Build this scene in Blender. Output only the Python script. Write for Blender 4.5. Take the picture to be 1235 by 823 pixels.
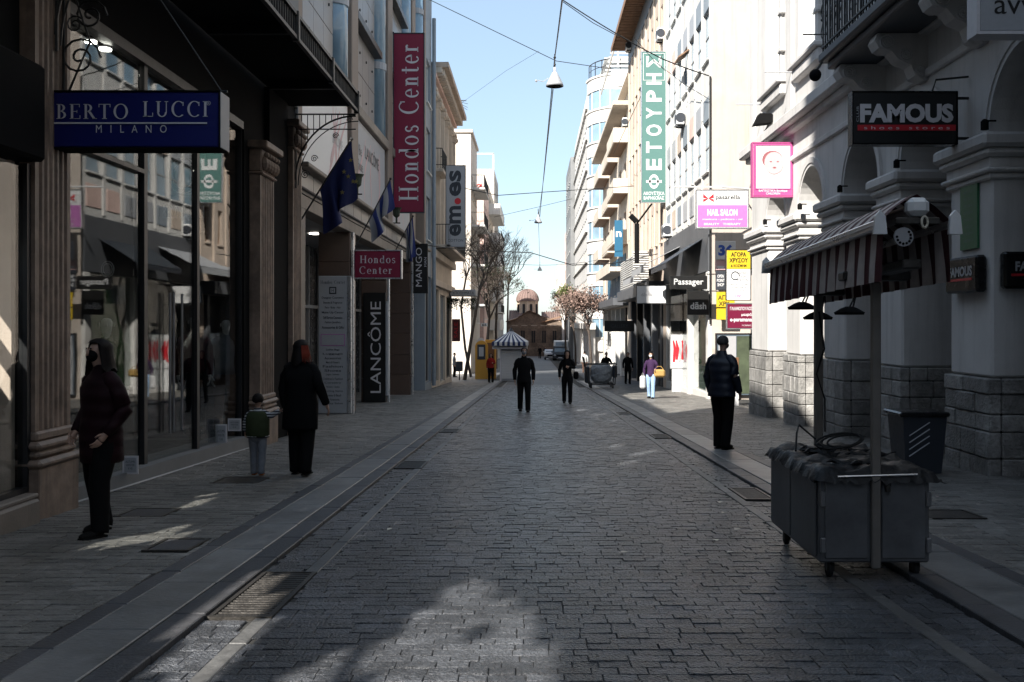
import bpy, math, random
from mathutils import Vector, Matrix
for o in list(bpy.data.objects): bpy.data.objects.remove(o)
sc = bpy.context.scene
COL = sc.collection
R = math.radians
rnd = random.Random(7)

# ------------------------------------------------------------------ camera
cam_d = bpy.data.cameras.new("camera"); cam = bpy.data.objects.new("camera", cam_d); COL.objects.link(cam)
sc.camera = cam
cam_d.sensor_width = 36; cam_d.lens = 35.0
cam.location = (0, 0, 1.5); cam.rotation_euler = (R(90), 0, 0)
cam_d.shift_x = -0.0215; cam_d.shift_y = -0.0166          # a level camera with a shifted lens
cam_d.clip_start = .1; cam_d.clip_end = 4000

# ------------------------------------------------------------------ light: late-morning sun from behind left
SUN_AZ, SUN_EL = 31.0, 36.0      # light travels to the right of the view by AZ, down by EL
world = bpy.data.worlds.new("World"); sc.world = world; world.use_nodes = True
wn = world.node_tree.nodes; wl = world.node_tree.links
sky = wn.new("ShaderNodeTexSky"); sky.sky_type = 'NISHITA'; sky.sun_disc = False
sky.sun_elevation = R(SUN_EL); sky.sun_rotation = R(180 + SUN_AZ)
sky.altitude = 100; sky.air_density = 1.0; sky.dust_density = .8; sky.ozone_density = 1.3
wn["Background"].inputs[1].default_value = 0.095
hz = wn.new('ShaderNodeMixRGB'); hz.inputs[0].default_value = .5; hz.inputs[2].default_value = (2.9, 3.75, 4.5, 1)     # thin high haze: a paler, evener blue
wl.new(sky.outputs[0], hz.inputs[1]); wl.new(hz.outputs[0], wn["Background"].inputs[0])
sun_d = bpy.data.lights.new("sun", 'SUN'); sun_d.energy = 5.0; sun_d.angle = R(.6); sun_d.color = (1, .95, .87)
sun = bpy.data.objects.new("sun", sun_d); COL.objects.link(sun)
sdir = Vector((math.sin(R(SUN_AZ)) * math.cos(R(SUN_EL)), math.cos(R(SUN_AZ)) * math.cos(R(SUN_EL)), -math.sin(R(SUN_EL))))
sun.rotation_euler = sdir.to_track_quat('-Z', 'Y').to_euler(); sun.location = (-30, -50, 60)
sc.view_settings.view_transform = 'Standard'; sc.view_settings.look = 'None'
sc.view_settings.exposure = 1.2; sc.view_settings.gamma = 1.0
sc.render.resolution_x = 1024; sc.render.resolution_y = 682
sc.render.engine = 'CYCLES'

# ------------------------------------------------------------------ helpers
def gz(y):                                   # the street falls away from the camera
    return -.0325 * y if y < 64 else -2.08 - .0172 * (y - 64)
def at(px, py, d):                           # where the thing seen there stands, at distance d
    return ((px - 644) / 1200 * d, d, 1.5 + (391 - py) / 1200 * d)
WL = {}
def wloc(o): return WL.get(o.name, Vector((0, 0, 0))) if o else Vector((0, 0, 0))
def thing(name, label, cat, loc=(0, 0, 0), rotz=0, group=None):
    o = bpy.data.objects.new(name, None); COL.objects.link(o); o.empty_display_size = .2
    o.location = loc; o.rotation_euler = (0, 0, rotz); o['label'] = label; o['category'] = cat
    if group: o['group'] = group
    WL[o.name] = Vector(loc); return o
def tag(o, label, cat, group=None):
    o['label'] = label; o['category'] = cat
    if group: o['group'] = group
    return o
def link(name, me, parent=None, loc=(0, 0, 0), rot=None, world=True):
    o = bpy.data.objects.new(name, me); COL.objects.link(o)
    l = Vector(loc)
    if parent:
        o.parent = parent
        o.location = l - wloc(parent) if world else l
        WL[o.name] = l if world else wloc(parent) + l
    else:
        o.location = l; WL[o.name] = l
    if rot: o.rotation_euler = rot
    return o
class MB:
    def __init__(s): s.v = []; s.f = []; s.mi = []; s.m = 0
    def add(s, vs, fs):
        n = len(s.v); s.v += [tuple(v) for v in vs]
        for f in fs: s.f.append([i + n for i in f]); s.mi.append(s.m)
        return s
    def box(s, x0, x1, y0, y1, z0, z1):
        if x0 > x1: x0, x1 = x1, x0
        if y0 > y1: y0, y1 = y1, y0
        if z0 > z1: z0, z1 = z1, z0
        return s.add([(x0,y0,z0),(x1,y0,z0),(x1,y1,z0),(x0,y1,z0),(x0,y0,z1),(x1,y0,z1),(x1,y1,z1),(x0,y1,z1)],
              [(0,3,2,1),(4,5,6,7),(0,1,5,4),(1,2,6,5),(2,3,7,6),(3,0,4,7)])
    def cbox(s, x0, x1, y0, y1, z0, z1, c=.02):          # chamfered box
        if x0 > x1: x0, x1 = x1, x0
        if y0 > y1: y0, y1 = y1, y0
        if z0 > z1: z0, z1 = z1, z0
        c = min(c, (x1-x0)*.45, (y1-y0)*.45, (z1-z0)*.45)
        P = {}; V = []
        for i, x in enumerate((x0, x1)):
            for j, y in enumerate((y0, y1)):
                for k, z in enumerate((z0, z1)):
                    sx, sy, sz = (1-2*i)*c, (1-2*j)*c, (1-2*k)*c
                    for a, p in enumerate(((x, y+sy, z+sz), (x+sx, y, z+sz), (x+sx, y+sy, z))):
                        P[i, j, k, a] = len(V); V.append(p)
        F = []
        for i in (0, 1):
            F.append([P[i,0,0,0],P[i,1,0,0],P[i,1,1,0],P[i,0,1,0]] if i else [P[i,0,0,0],P[i,0,1,0],P[i,1,1,0],P[i,1,0,0]])
            F.append([P[0,i,0,1],P[1,i,0,1],P[1,i,1,1],P[0,i,1,1]] if not i else [P[0,i,0,1],P[0,i,1,1],P[1,i,1,1],P[1,i,0,1]])
            F.append([P[0,0,i,2],P[1,0,i,2],P[1,1,i,2],P[0,1,i,2]] if i else [P[0,0,i,2],P[0,1,i,2],P[1,1,i,2],P[1,0,i,2]])
        for i in (0, 1):
            for j in (0, 1):
                F.append([P[i,j,0,0],P[i,j,0,1],P[i,j,1,1],P[i,j,1,0]])
                F.append([P[i,0,j,0],P[i,0,j,2],P[i,1,j,2],P[i,1,j,0]])
                F.append([P[0,i,j,1],P[0,i,j,2],P[1,i,j,2],P[1,i,j,1]])
                for k in (0, 1): F.append([P[i,j,k,0],P[i,j,k,1],P[i,j,k,2]])
        return s.add(V, F)
    def tube(s, pts, r, n=6, r1=None, cap=True):
        pts = [Vector(p) for p in pts]; m = len(pts); vs = []; fs = []
        up = Vector((0, 0, 1))
        for i, p in enumerate(pts):
            t = (pts[min(i+1, m-1)] - pts[max(i-1, 0)]).normalized()
            a = t.cross(up if abs(t.z) < .95 else Vector((0, 1, 0))).normalized(); b = t.cross(a)
            rr = r[i] if isinstance(r, (list, tuple)) else (r if r1 is None else r + (r1 - r) * i / max(1, m - 1))
            for k in range(n):
                w = 2 * math.pi * k / n
                vs.append(p + (a * math.cos(w) + b * math.sin(w)) * rr)
        for i in range(m-1):
            for k in range(n): fs.append((i*n+k, i*n+(k+1) % n, (i+1)*n+(k+1) % n, (i+1)*n+k))
        if cap: fs.append(tuple(range(n))[::-1]); fs.append(tuple((m-1)*n+k for k in range(n)))
        return s.add(vs, fs)
    def lathe(s, prof, c, n=16, sx=1, sy=1, axis='z'):
        vs = []; fs = []; m = len(prof)
        for r, z in prof:
            for k in range(n):
                w = 2*math.pi*k/n; a = r*math.cos(w)*sx; b = r*math.sin(w)*sy
                vs.append({'z': (c[0]+a, c[1]+b, c[2]+z), 'x': (c[0]+z, c[1]+a, c[2]+b), 'y': (c[0]+a, c[1]+z, c[2]+b)}[axis])
        for i in range(m-1):
            for k in range(n): fs.append((i*n+k, i*n+(k+1) % n, (i+1)*n+(k+1) % n, (i+1)*n+k))
        fs.append(tuple(range(n))[::-1]); fs.append(tuple((m-1)*n+k for k in range(n)))
        return s.add(vs, fs)
    def ball(s, c, r, n=12, m=8, sx=1, sy=1, sz=1):
        return s.lathe([(max(.001, r*math.sin(math.pi*i/m)), -r*sz*math.cos(math.pi*i/m)) for i in range(m+1)], c, n, sx, sy)
    def prism(s, poly, axis, a0, a1):                    # outline extruded along an axis
        def P(u, v, a): return {'x': (a, u, v), 'y': (u, a, v), 'z': (u, v, a)}[axis]
        n = len(poly)
        return s.add([P(u, v, a0) for u, v in poly] + [P(u, v, a1) for u, v in poly],
              [tuple(range(n))[::-1], tuple(range(n, 2*n))] + [(i, (i+1) % n, n+(i+1) % n, n+i) for i in range(n)])
    def mesh(s, mats, off=(0, 0, 0), smooth=False, name='m'):
        me = bpy.data.meshes.new(name)
        ox, oy, oz = off
        me.from_pydata([(x-ox, y-oy, z-oz) for x, y, z in s.v], [], s.f)
        if not isinstance(mats, (list, tuple)): mats = [mats]
        for m in mats: me.materials.append(m)
        if len(mats) > 1: me.polygons.foreach_set('material_index', s.mi)
        if smooth: me.polygons.foreach_set('use_smooth', [True]*len(me.polygons))
        return me
    def build(s, name, mats, parent=None, smooth=False, label=None, local=False):
        if local: off = (0, 0, 0); o = link(name, s.mesh(mats, off, smooth, name), parent, (0, 0, 0), world=False)
        else:
            off = tuple(wloc(parent)) if parent else tuple(s.v[0])
            o = link(name, s.mesh(mats, off, smooth, name), parent, off)
        if label: o['label'] = label
        return o
def struct(name, mb, m, smooth=False):
    o = link(name, mb.mesh(m, (0, 0, 0), smooth, name)); o['kind'] = 'structure'; return o

# ------------------------------------------------------------------ materials
def mat(name, col, rough=.75, var=.12, scale=3., bump=.15, bscale=30., metal=0., spec=.4, per=0., dirt=0., wave=0., streak=0., wscale=30., wdir='Z', coat=0., fine=.5):
    m = bpy.data.materials.new(name); m.use_nodes = True
    N = m.node_tree.nodes; L = m.node_tree.links; b = N['Principled BSDF']
    b.inputs['Roughness'].default_value = rough; b.inputs['Metallic'].default_value = metal
    b.inputs['Specular IOR Level'].default_value = spec
    if coat: b.inputs['Coat Weight'].default_value = coat
    tc = N.new('ShaderNodeTexCoord'); geo = N.new('ShaderNodeNewGeometry')
    no = N.new('ShaderNodeTexNoise'); no.inputs['Scale'].default_value = scale; no.inputs['Detail'].default_value = 6; no.inputs['Roughness'].default_value = .62
    L.new(geo.outputs['Position'] if per == 0 and not wave else tc.outputs['Object'], no.inputs['Vector'])
    if per: L.new(geo.outputs['Position'], no.inputs['Vector'])
    mr = N.new('ShaderNodeMapRange'); L.new(no.outputs[0], mr.inputs[0])
    mr.inputs[1].default_value = .3; mr.inputs[2].default_value = .7
    mr.inputs[3].default_value = 1 - var; mr.inputs[4].default_value = 1 + var
    fac = mr.outputs[0]
    def mul(a, bb):
        q = N.new('ShaderNodeMath'); q.operation = 'MULTIPLY'; L.new(a, q.inputs[0]); L.new(bb, q.inputs[1]); return q.outputs[0]
    if per:
        oi = N.new('ShaderNodeObjectInfo'); ad = N.new('ShaderNodeMath'); ad.operation = 'ADD'
        L.new(oi.outputs['Random'], ad.inputs[0]); L.new(geo.outputs['Random Per Island'], ad.inputs[1])
        fr = N.new('ShaderNodeMath'); fr.operation = 'FRACT'; L.new(ad.outputs[0], fr.inputs[0])
        m2 = N.new('ShaderNodeMapRange'); L.new(fr.outputs[0], m2.inputs[0]); m2.inputs[3].default_value = 1-per; m2.inputs[4].default_value = 1+per
        fac = mul(fac, m2.outputs[0])
    if dirt:
        n3 = N.new('ShaderNodeTexNoise'); n3.inputs['Scale'].default_value = min(scale*.22, .9); n3.inputs['Detail'].default_value = 8; n3.inputs['Roughness'].default_value = .7
        L.new(geo.outputs['Position'], n3.inputs['Vector'])
        m3 = N.new('ShaderNodeMapRange'); L.new(n3.outputs[0], m3.inputs[0]); m3.inputs[1].default_value = .42; m3.inputs[2].default_value = .62
        m3.inputs[3].default_value = 1-dirt; m3.inputs[4].default_value = 1.
        fac = mul(fac, m3.outputs[0])
    if streak:
        sv = N.new('ShaderNodeVectorMath'); sv.operation = 'MULTIPLY'; L.new(geo.outputs['Position'], sv.inputs[0]); sv.inputs[1].default_value = (5, 5, .3)
        n5 = N.new('ShaderNodeTexNoise'); n5.inputs['Scale'].default_value = 1.2; n5.inputs['Detail'].default_value = 7; n5.inputs['Roughness'].default_value = .65; L.new(sv.outputs[0], n5.inputs['Vector'])
        m5 = N.new('ShaderNodeMapRange'); L.new(n5.outputs[0], m5.inputs[0]); m5.inputs[1].default_value = .5; m5.inputs[2].default_value = .68; m5.inputs[3].default_value = 1.; m5.inputs[4].default_value = 1-streak
        fac = mul(fac, m5.outputs[0])
    vm = N.new('ShaderNodeVectorMath'); vm.operation = 'SCALE'; vm.inputs[0].default_value = col[:3]; L.new(fac, vm.inputs['Scale'])
    L.new(vm.outputs[0], b.inputs['Base Color'])
    if bump or wave:
        n2 = N.new('ShaderNodeTexNoise'); n2.inputs['Scale'].default_value = bscale; n2.inputs['Detail'].default_value = 5
        L.new(geo.outputs['Position'] if not wave else tc.outputs['Object'], n2.inputs['Vector'])
        bp = N.new('ShaderNodeBump'); bp.inputs['Strength'].default_value = bump; bp.inputs['Distance'].default_value = .02*fine
        L.new(n2.outputs[0], bp.inputs['Height']); L.new(bp.outputs[0], b.inputs['Normal'])
        if wave:
            w = N.new('ShaderNodeTexWave'); w.bands_direction = wdir; w.inputs['Scale'].default_value = wscale; w.inputs['Distortion'].default_value = 1.2
            L.new(tc.outputs['Object'], w.inputs['Vector'])
            b2 = N.new('ShaderNodeBump'); b2.inputs['Strength'].default_value = wave; b2.inputs['Distance'].default_value = .03
            L.new(w.outputs['Fac'], b2.inputs['Height']); L.new(bp.outputs[0], b2.inputs['Normal']); L.new(b2.outputs[0], b.inputs['Normal'])
        if rough > .2:
            m4 = N.new('ShaderNodeMapRange'); L.new(no.outputs[0], m4.inputs[0]); m4.inputs[3].default_value = max(.05, rough-.15); m4.inputs[4].default_value = min(1, rough+.15)
            L.new(m4.outputs[0], b.inputs['Roughness'])
    return m
def emit(name, col, s):
    m = bpy.data.materials.new(name); m.use_nodes = True; b = m.node_tree.nodes['Principled BSDF']
    b.inputs['Base Color'].default_value = (*col, 1); b.inputs['Emission Color'].default_value = (*col, 1); b.inputs['Emission Strength'].default_value = s; return m
def flat(name, col, rough=.5):
    return mat(name, col, rough, var=.05, scale=20, bump=.03)
def glass(name, tint=(.7,.73,.73), ior=1.5, rough=.015):
    m = bpy.data.materials.new(name); m.use_nodes = True; N = m.node_tree.nodes; L = m.node_tree.links
    N.remove(N['Principled BSDF']); out = N['Material Output']
    g = N.new('ShaderNodeBsdfGlossy'); g.inputs['Roughness'].default_value = rough
    t = N.new('ShaderNodeBsdfTransparent'); t.inputs[0].default_value = (*tint, 1)
    f = N.new('ShaderNodeFresnel'); geo = N.new('ShaderNodeNewGeometry'); pw = N.new('ShaderNodeMapRange'); L.new(geo.outputs['Backfacing'], pw.inputs[0]); pw.inputs[3].default_value = ior; pw.inputs[4].default_value = 1/ior; L.new(pw.outputs[0], f.inputs[0])
    no = N.new('ShaderNodeTexNoise'); no.inputs['Scale'].default_value = .9; L.new(geo.outputs['Position'], no.inputs['Vector'])
    bp = N.new('ShaderNodeBump'); bp.inputs['Strength'].default_value = .03; bp.inputs['Distance'].default_value = .03; L.new(no.outputs[0], bp.inputs['Height']); L.new(bp.outputs[0], g.inputs['Normal'])
    mx = N.new('ShaderNodeMixShader'); L.new(f.outputs[0], mx.inputs[0]); L.new(t.outputs[0], mx.inputs[1]); L.new(g.outputs[0], mx.inputs[2]); L.new(mx.outputs[0], out.inputs[0])
    return m
M = {}
M['sett'] = mat('sett stone', (.098,.103,.115), .32, .5, 30, 1., 60, per=.35, dirt=.45, spec=.55, fine=1.4)
M['paver'] = mat('pavement stone', (.185,.175,.16), .5, .35, 18, .8, 40, per=.25, dirt=.35, spec=.4, fine=1.2)
M['mortar'] = mat('joint sand', (.04,.039,.037), .95, .3, 20, .5, 80)
M['marble_slab'] = mat('light marble slab', (.215,.213,.21), .42, .18, 5, .35, 30, per=.14, dirt=.4)
M['edge_stone'] = mat('worn edge stone', (.15,.148,.145), .5, .25, 12, .5, 40, per=.2, dirt=.4)
M['dark_slab'] = mat('dark granite slab', (.07,.07,.075), .5, .3, 9, .5, 50, per=.2, dirt=.2)
M['asphalt_far'] = mat('distant paving', (.11,.112,.118), .6, .25, 2, .8, 20, dirt=.3)
M['earth'] = mat('earth', (.12,.115,.1), .9, .3, 1)
M['iron'] = mat('black iron', (.012,.012,.012), .5, .2, 20, .2, 60, spec=.5)
M['castiron'] = mat('cast iron', (.06,.055,.05), .45, .35, 12, .4, 60, metal=.6)
M['steel'] = mat('galvanised steel', (.30,.30,.31), .38, .18, 8, .15, 50, metal=.85)
M['cartsteel'] = mat('painted cart steel', (.19,.195,.205), .42, .16, 5, .12, 30, metal=.5, dirt=.25)
M['alu'] = mat('aluminium', (.62,.63,.65), .3, .08, 10, .05, metal=.9)
M['white_plastic'] = mat('white plastic', (.7,.7,.7), .4, .05, 10, .03)
M['post'] = mat('dull metal post', (.22,.20,.18), .45, .15, 6, .1, metal=.4)
M['black'] = mat('black matt', (.008,.008,.0085), .9, .2, 10, .1, spec=.08)
M['blackgloss'] = mat('black gloss', (.008,.008,.009), .25, .1, 5, .02)
M['plasticbag'] = mat('black plastic sheet', (.008,.008,.009), .55, .2, 8, .9, 22, spec=.4)
M['rubber'] = mat('rubber', (.015,.015,.015), .8)
M['marble_col'] = mat('veined brown marble', (.27,.195,.15), .5, .35, 5, .3, 25, dirt=.35, streak=.3)
M['glass'] = glass('shop glass', (.82,.84,.84), 1.42); M['pane'] = mat('window pane', (.10,.13,.16), .08, .3, .6, .02, 3, spec=.8)
M['paneblue'] = mat('blue curtain glass', (.20,.30,.38), .12, .25, .7, .02, 3, spec=.8)
M['panecurt'] = mat('curtained pane', (.42,.47,.5), .2, .3, 1.2, .05, 5, spec=.6)
M['dark_in'] = mat('dark interior', (.02,.02,.022), .8)
M['shop_in'] = mat('shop interior', (.05,.048,.045), .7, .2, 2)
M['frame_dark'] = mat('dark window frame', (.03,.03,.032), .4, metal=.4)
M['frame_white'] = mat('white window frame', (.62,.62,.6), .5, .08)
M['frame_grey'] = mat('grey window frame', (.3,.3,.3), .5, .08)
M['stucco'] = mat('pale arcade stucco', (.62,.605,.59), .85, .07, 1.2, .3, 60, dirt=.12, streak=.16)
M['plaster'] = mat('warm blank plaster', (.50,.435,.38), .9, .06, 1.5, .2, 40, dirt=.12, streak=.14)
M['white_wall'] = mat('white painted wall', (.62,.56,.50), .85, .05, 1., .15, 40, dirt=.12, streak=.15)
M['white_cool'] = mat('white facade', (.66,.645,.62), .75, .06, 1.2, .1, 40, dirt=.12, streak=.18)
M['cream'] = mat('cream facade', (.62,.545,.46), .85, .08, 1, .2, 40, dirt=.15, streak=.25)
M['beige'] = mat('beige facade', (.56,.46,.38), .85, .08, 1, .2, 40, dirt=.18, streak=.25)
M['tan'] = mat('tan clad panel', (.24,.19,.155), .7, .1, 2, .15)
M['pinkish'] = mat('pinkish facade', (.72,.52,.46), .85, .1, 1, .2, dirt=.15)
M['brownwood'] = mat('brown wood slats', (.22,.13,.08), .7, .25, 4, .3)
M['greywall'] = mat('grey facade', (.2,.205,.21), .7, .1, 1, .2, dirt=.2)
M['darkgrey'] = mat('dark grey cladding', (.09,.095,.105), .5, .1, 2)
M['bluegrey'] = mat('blue grey render', (.26,.30,.34), .7, .1, 1, .15, dirt=.15)
M['travertine'] = mat('travertine', (.26,.22,.185), .6, .12, 4, .25, 40, dirt=.2, streak=.2)
M['hondos_panel'] = mat('grey marble panel', (.22,.21,.205), .35, .12, 3, .08, 20, per=.06)
M['p_magdark'] = flat('dark crimson', (.13,.006,.03), .4)
M['brownmarble'] = mat('brown marble', (.10,.065,.05), .4, .08, 4, .08, per=.1)
M['ashlar'] = mat('grey ashlar block', (.33,.32,.305), .8, .3, 9, .8, 30, per=.22, dirt=.35, fine=1.6)
M['roof_tile'] = mat('red roof tile', (.17,.115,.10), .8, .25, 8, .4, per=.2)
M['church'] = mat('church masonry', (.20,.15,.115), .85, .3, 3, .5, 12, per=.2, dirt=.3)
M['churchdome'] = mat('church drum masonry', (.55,.42,.32), .85, .25, 3, .4, 12)
M['bark'] = mat('bark', (.07,.055,.045), .9, .3, 8, .6, 30)
M['leafdry'] = mat('dry pinkish leaves', (.22,.15,.125), .8, .35, 3, 0, per=.4)
M['leafgreen'] = mat('green leaves', (.10,.12,.035), .7, .35, 3, 0, per=.4)
M['leafdark'] = mat('dark leaves', (.035,.045,.025), .7, .35, 3, 0, per=.4)
for k, c, r in (('p_white',(.6,.6,.6),.4),('p_black',(.01,.01,.01),.4),('p_navy',(.008,.012,.12),.35),('p_magenta',(.2,.007,.036),.5),
     ('p_pink',(.42,.07,.22),.4),('p_lilac',(.42,.15,.38),.4),('p_red',(.5,.02,.03),.4),('p_yellow',(.55,.38,.02),.4),('p_green',(.02,.07,.014),.5),
     ('p_teal',(.075,.165,.15),.5),('p_dgreen',(.03,.14,.06),.5),('p_blue',(.03,.09,.4),.45),('p_skyblue',(.02,.11,.2),.45),('p_grey',(.33,.33,.34),.5),
     ('p_lgrey',(.36,.37,.39),.5),('p_charcoal',(.03,.035,.045),.5),('p_orange',(.55,.28,.04),.5),('p_cream',(.6,.55,.45),.5),('p_lightpink',(.55,.36,.37),.5),
     ('p_silver',(.62,.6,.62),.4),('p_gold',(.22,.18,.05),.4),('p_brown',(.16,.08,.04),.6),('p_wine',(.09,.02,.025),.6),('p_wallpaint',(.25,.09,.10),.8)):
    M[k] = flat(k[2:]+' paint', c, r)

# ------------------------------------------------------------------ lettering
_tc = {}
def font_mesh(s, bold=0.):
    if (s, bold) in _tc: return _tc[s, bold]
    cu = bpy.data.curves.new('t', 'FONT'); cu.body = s; cu.size = 1; cu.offset = bold; cu.resolution_u = 3; cu.space_line = 1.
    cu.align_x = 'CENTER'
    ob = bpy.data.objects.new('t', cu); me = bpy.data.meshes.new_from_object(ob)
    r = ([(v.co.x, v.co.y) for v in me.vertices], [list(p.vertices) for p in me.polygons])
    bpy.data.objects.remove(ob); bpy.data.curves.remove(cu); bpy.data.meshes.remove(me)
    _tc[s, bold] = r; return r
# a small set of serif capitals and lower case built from stems, bars, bowls and serifs
def serif_mesh(s):
    V = []; F = []
    def rect(x0, y0, x1, y1):
        n = len(V); V.extend([(x0,y0),(x1,y0),(x1,y1),(x0,y1)]); F.append([n,n+1,n+2,n+3])
    def quad(*p):
        n = len(V); V.extend(p); F.append([n,n+1,n+2,n+3])
    def bowl(cx, cy, rx, ry, tx, ty, a0=0, a1=360, n=20):
        b = len(V)
        for i in range(n+1):
            a = R(a0+(a1-a0)*i/n); V.append((cx+rx*math.cos(a), cy+ry*math.sin(a))); V.append((cx+(rx-tx)*math.cos(a), cy+(ry-ty)*math.sin(a)))
        for i in range(n): F.append([b+2*i, b+2*i+2, b+2*i+3, b+2*i+1])
    T, t, e = .13, .045, .07      # stem, hairline, serif reach
    def stem(x, y0=0, y1=1, top=True, bot=True):
        rect(x, y0, x+T, y1)
        if bot: rect(x-e, y0, x+T+e, y0+t)
        if top: rect(x-e, y1-t, x+T+e, y1)
    x = 0
    for ch in s:
        o = x
        def S(px): return px
        if ch == ' ': x += .55; continue
        n0 = len(V); w = .6
        if ch == 'B': stem(.07); bowl(.2, .75, .27, .25, T, t, -90, 90); bowl(.2, .27, .32, .27, T, t, -90, 90); rect(.12,.96,.25,1); rect(.12,0,.25,t); rect(.12,.5,.25,.54); w = .62
        elif ch == 'E': stem(.07); rect(.1,1-t,.55,1); rect(.1,0,.58,t); rect(.1,.48,.42,.48+t); rect(.52,.78,.56,1); rect(.55,0,.59,.24); rect(.39,.4,.42,.6); w = .66
        elif ch == 'R': stem(.07); bowl(.2, .74, .28, .26, T, t, -90, 90); rect(.12,.96,.25,1); rect(.12,.48,.25,.52); quad((.25,.5),(.4,.5),(.68,0),(.53,0)); rect(.5,0,.74,t); w = .74
        elif ch == 'T': stem(.26, top=False); rect(0,1-t,.65,1); rect(0,.78,.04,1); rect(.61,.78,.65,1); w = .7
        elif ch == 'O': bowl(.42,.5,.40,.52,T,t); w = .88
        elif ch == 'L': stem(.07); rect(.1,0,.55,t); rect(.52,0,.56,.26); w = .62
        elif ch == 'U': rect(.07,.3,.2,1); rect(0,1-t,.28,1); rect(.55,.3,.6,1); rect(.48,1-t,.68,1); bowl(.335,.3,.265,.32,.1,.06,180,360); w = .74
        elif ch == 'C': bowl(.42,.5,.40,.52,T,t,48,312); rect(.64,.7,.69,.95); w = .78
        elif ch == 'I': stem(.07); w = .32
        elif ch == 'H': stem(.07); stem(.55); rect(.2,.48,.55,.48+t); w = .8
        elif ch == 'Φ': bowl(.5,.5,.5,.40,.2,.16,0,360,28); rect(.41,-.12,.59,1.12); w = 1.
        elif ch == 'o': bowl(.27,.33,.25,.35,.11,t); w = .58
        elif ch == 'n': stem(.05,0,.66,False); rect(-.01,.66-t,.1,.66); bowl(.27,.44,.16,.23,.1,.08,0,150); rect(.31,0,.43,.46); rect(.26,0,.48,t); w = .56
        elif ch == 'd': bowl(.25,.33,.23,.35,.11,t); rect(.37,0,.49,1); rect(.3,1-t,.4,1); rect(.45,0,.54,t); w = .6
        elif ch == 's': bowl(.2,.5,.17,.18,.09,.06,20,250); bowl(.2,.17,.18,.19,.09,.06,-160,90); rect(.12,.3,.28,.38); w = .46
        elif ch == 'e': bowl(.26,.33,.24,.35,.11,t,0,315); rect(.1,.34,.5,.34+t); w = .56
        elif ch == 't': rect(.12,.08,.24,.86); rect(0,.62,.36,.66); bowl(.25,.1,.13,.12,.1,.05,180,330); w = .42
        elif ch == 'r': stem(.05,0,.66,False); rect(-.01,.66-t,.1,.66); bowl(.26,.48,.14,.19,.09,.1,30,140); w = .42
        for i in range(n0, len(V)): V[i] = (V[i][0]+o, V[i][1])
        x += w + .1
    return V, F
def letter(s, parent, c, w, h, m, face='cam', name='lettering', style='sans', bold=0., rot=0, keep=False, local=False, out=.004):
    """print the text s, fitted to w x h, centred at c on a face that looks towards face; rot=90 reads upwards"""
    V, F = serif_mesh(s) if style == 'serif' else font_mesh(s, bold)
    if not V: return None
    x0 = min(v[0] for v in V); x1 = max(v[0] for v in V); y0 = min(v[1] for v in V); y1 = max(v[1] for v in V)
    tw, th = (h, w) if rot == 90 else (w, h)
    sx = tw/max(1e-6, x1-x0); sy = th/max(1e-6, y1-y0)
    if keep: sx = sy = min(sx, sy)
    ux, n = {'cam': (Vector((1,0,0)), Vector((0,-1,0))), 'left': (Vector((0,-1,0)), Vector((-1,0,0))), 'right': (Vector((0,1,0)), Vector((1,0,0)))}[face]
    uz = Vector((0, 0, 1))
    if rot == 90: ux, uz = uz, -ux
    b = MB(); cc = Vector(c) + n*out
    vs = [cc + ux*((x-(x0+x1)/2)*sx) + uz*((y-(y0+y1)/2)*sy) for x, y in V]
    nv = len(vs); b.add(vs, F)
    return b.build(name, m, parent, local=local)
# ------------------------------------------------------------------ ground, street and pavements
def sheet(x0, x1, ys, dz, mb=None):
    b = mb or MB()
    for a, c in zip(ys[:-1], ys[1:]):
        b.add([(x0,a,gz(a)+dz),(x1,a,gz(a)+dz),(x1,c,gz(c)+dz),(x0,c,gz(c)+dz)], [(0,1,2,3)])
    return b
ground = MB()
ground.add([(-900,-120,3.6),(900,-120,3.6),(900,64,-2.3),(-900,64,-2.3),(900,2500,-44),(-900,2500,-44)], [(0,1,2,3),(3,2,4,5)])
struct('ground', ground, M['earth'])
road = struct('road', sheet(-1.5, 2.1, [-30, 64, 64.01, 230], -.009), M['mortar'])
YS = [-30, 0, 64, 230]
pav_l = struct('pavement_left', sheet(-9.5, -2.55, [-30, 64, 230], .03-.008), M['mortar'])
pav_r = struct('pavement_right', sheet(3.28, 20, [-30, 64, 230], .03-.008), M['mortar'])
kerb_l = struct('kerb_left', sheet(-2.55, -1.5, [-30, 64, 230], -.016), M['mortar'])
kerb_r = struct('kerb_right', sheet(2.1, 3.28, [-30, 64, 230], -.016), M['mortar'])
far = sheet(-1.5, 2.1, [50, 64, 230], .0); sheet(-9.5, -2.55, [50, 64, 230], .034, far); sheet(3.28, 20, [50, 64, 230], .034, far)
struct('distant_paving', far, M['asphalt_far'])

def sett_shape(b, x0, x1, y0, y1, z, slope, c=.008, h=.03, j=None):
    """a dressed stone: sloping sides, worn rounded top with uneven corners"""
    r = j or rnd
    q = lambda a=.0025: r.uniform(-a, a)
    zz = lambda y: z - slope*(y)
    P = [(x0+q(),y0+q()),(x1+q(),y0+q()),(x1+q(),y1+q()),(x0+q(),y1+q())]
    T = [(x0+c,y0+c),(x1-c,y0+c),(x1-c,y1-c),(x0+c,y1-c)]
    vs = [(x, y, zz(y)-h) for x, y in P] + [(x, y, zz(y)-c*.7) for x, y in P] + [(x, y, zz(y)+q(.002)) for x, y in T]
    b.add(vs, [(8,9,10,11),(4,5,9,8),(5,6,10,9),(6,7,11,10),(7,4,8,11),(0,1,5,4),(1,2,6,5),(2,3,7,6),(3,0,4,7)])
HOLES = []     # covers and gratings set into the paving: (x0, x1, y0, y1)
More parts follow.
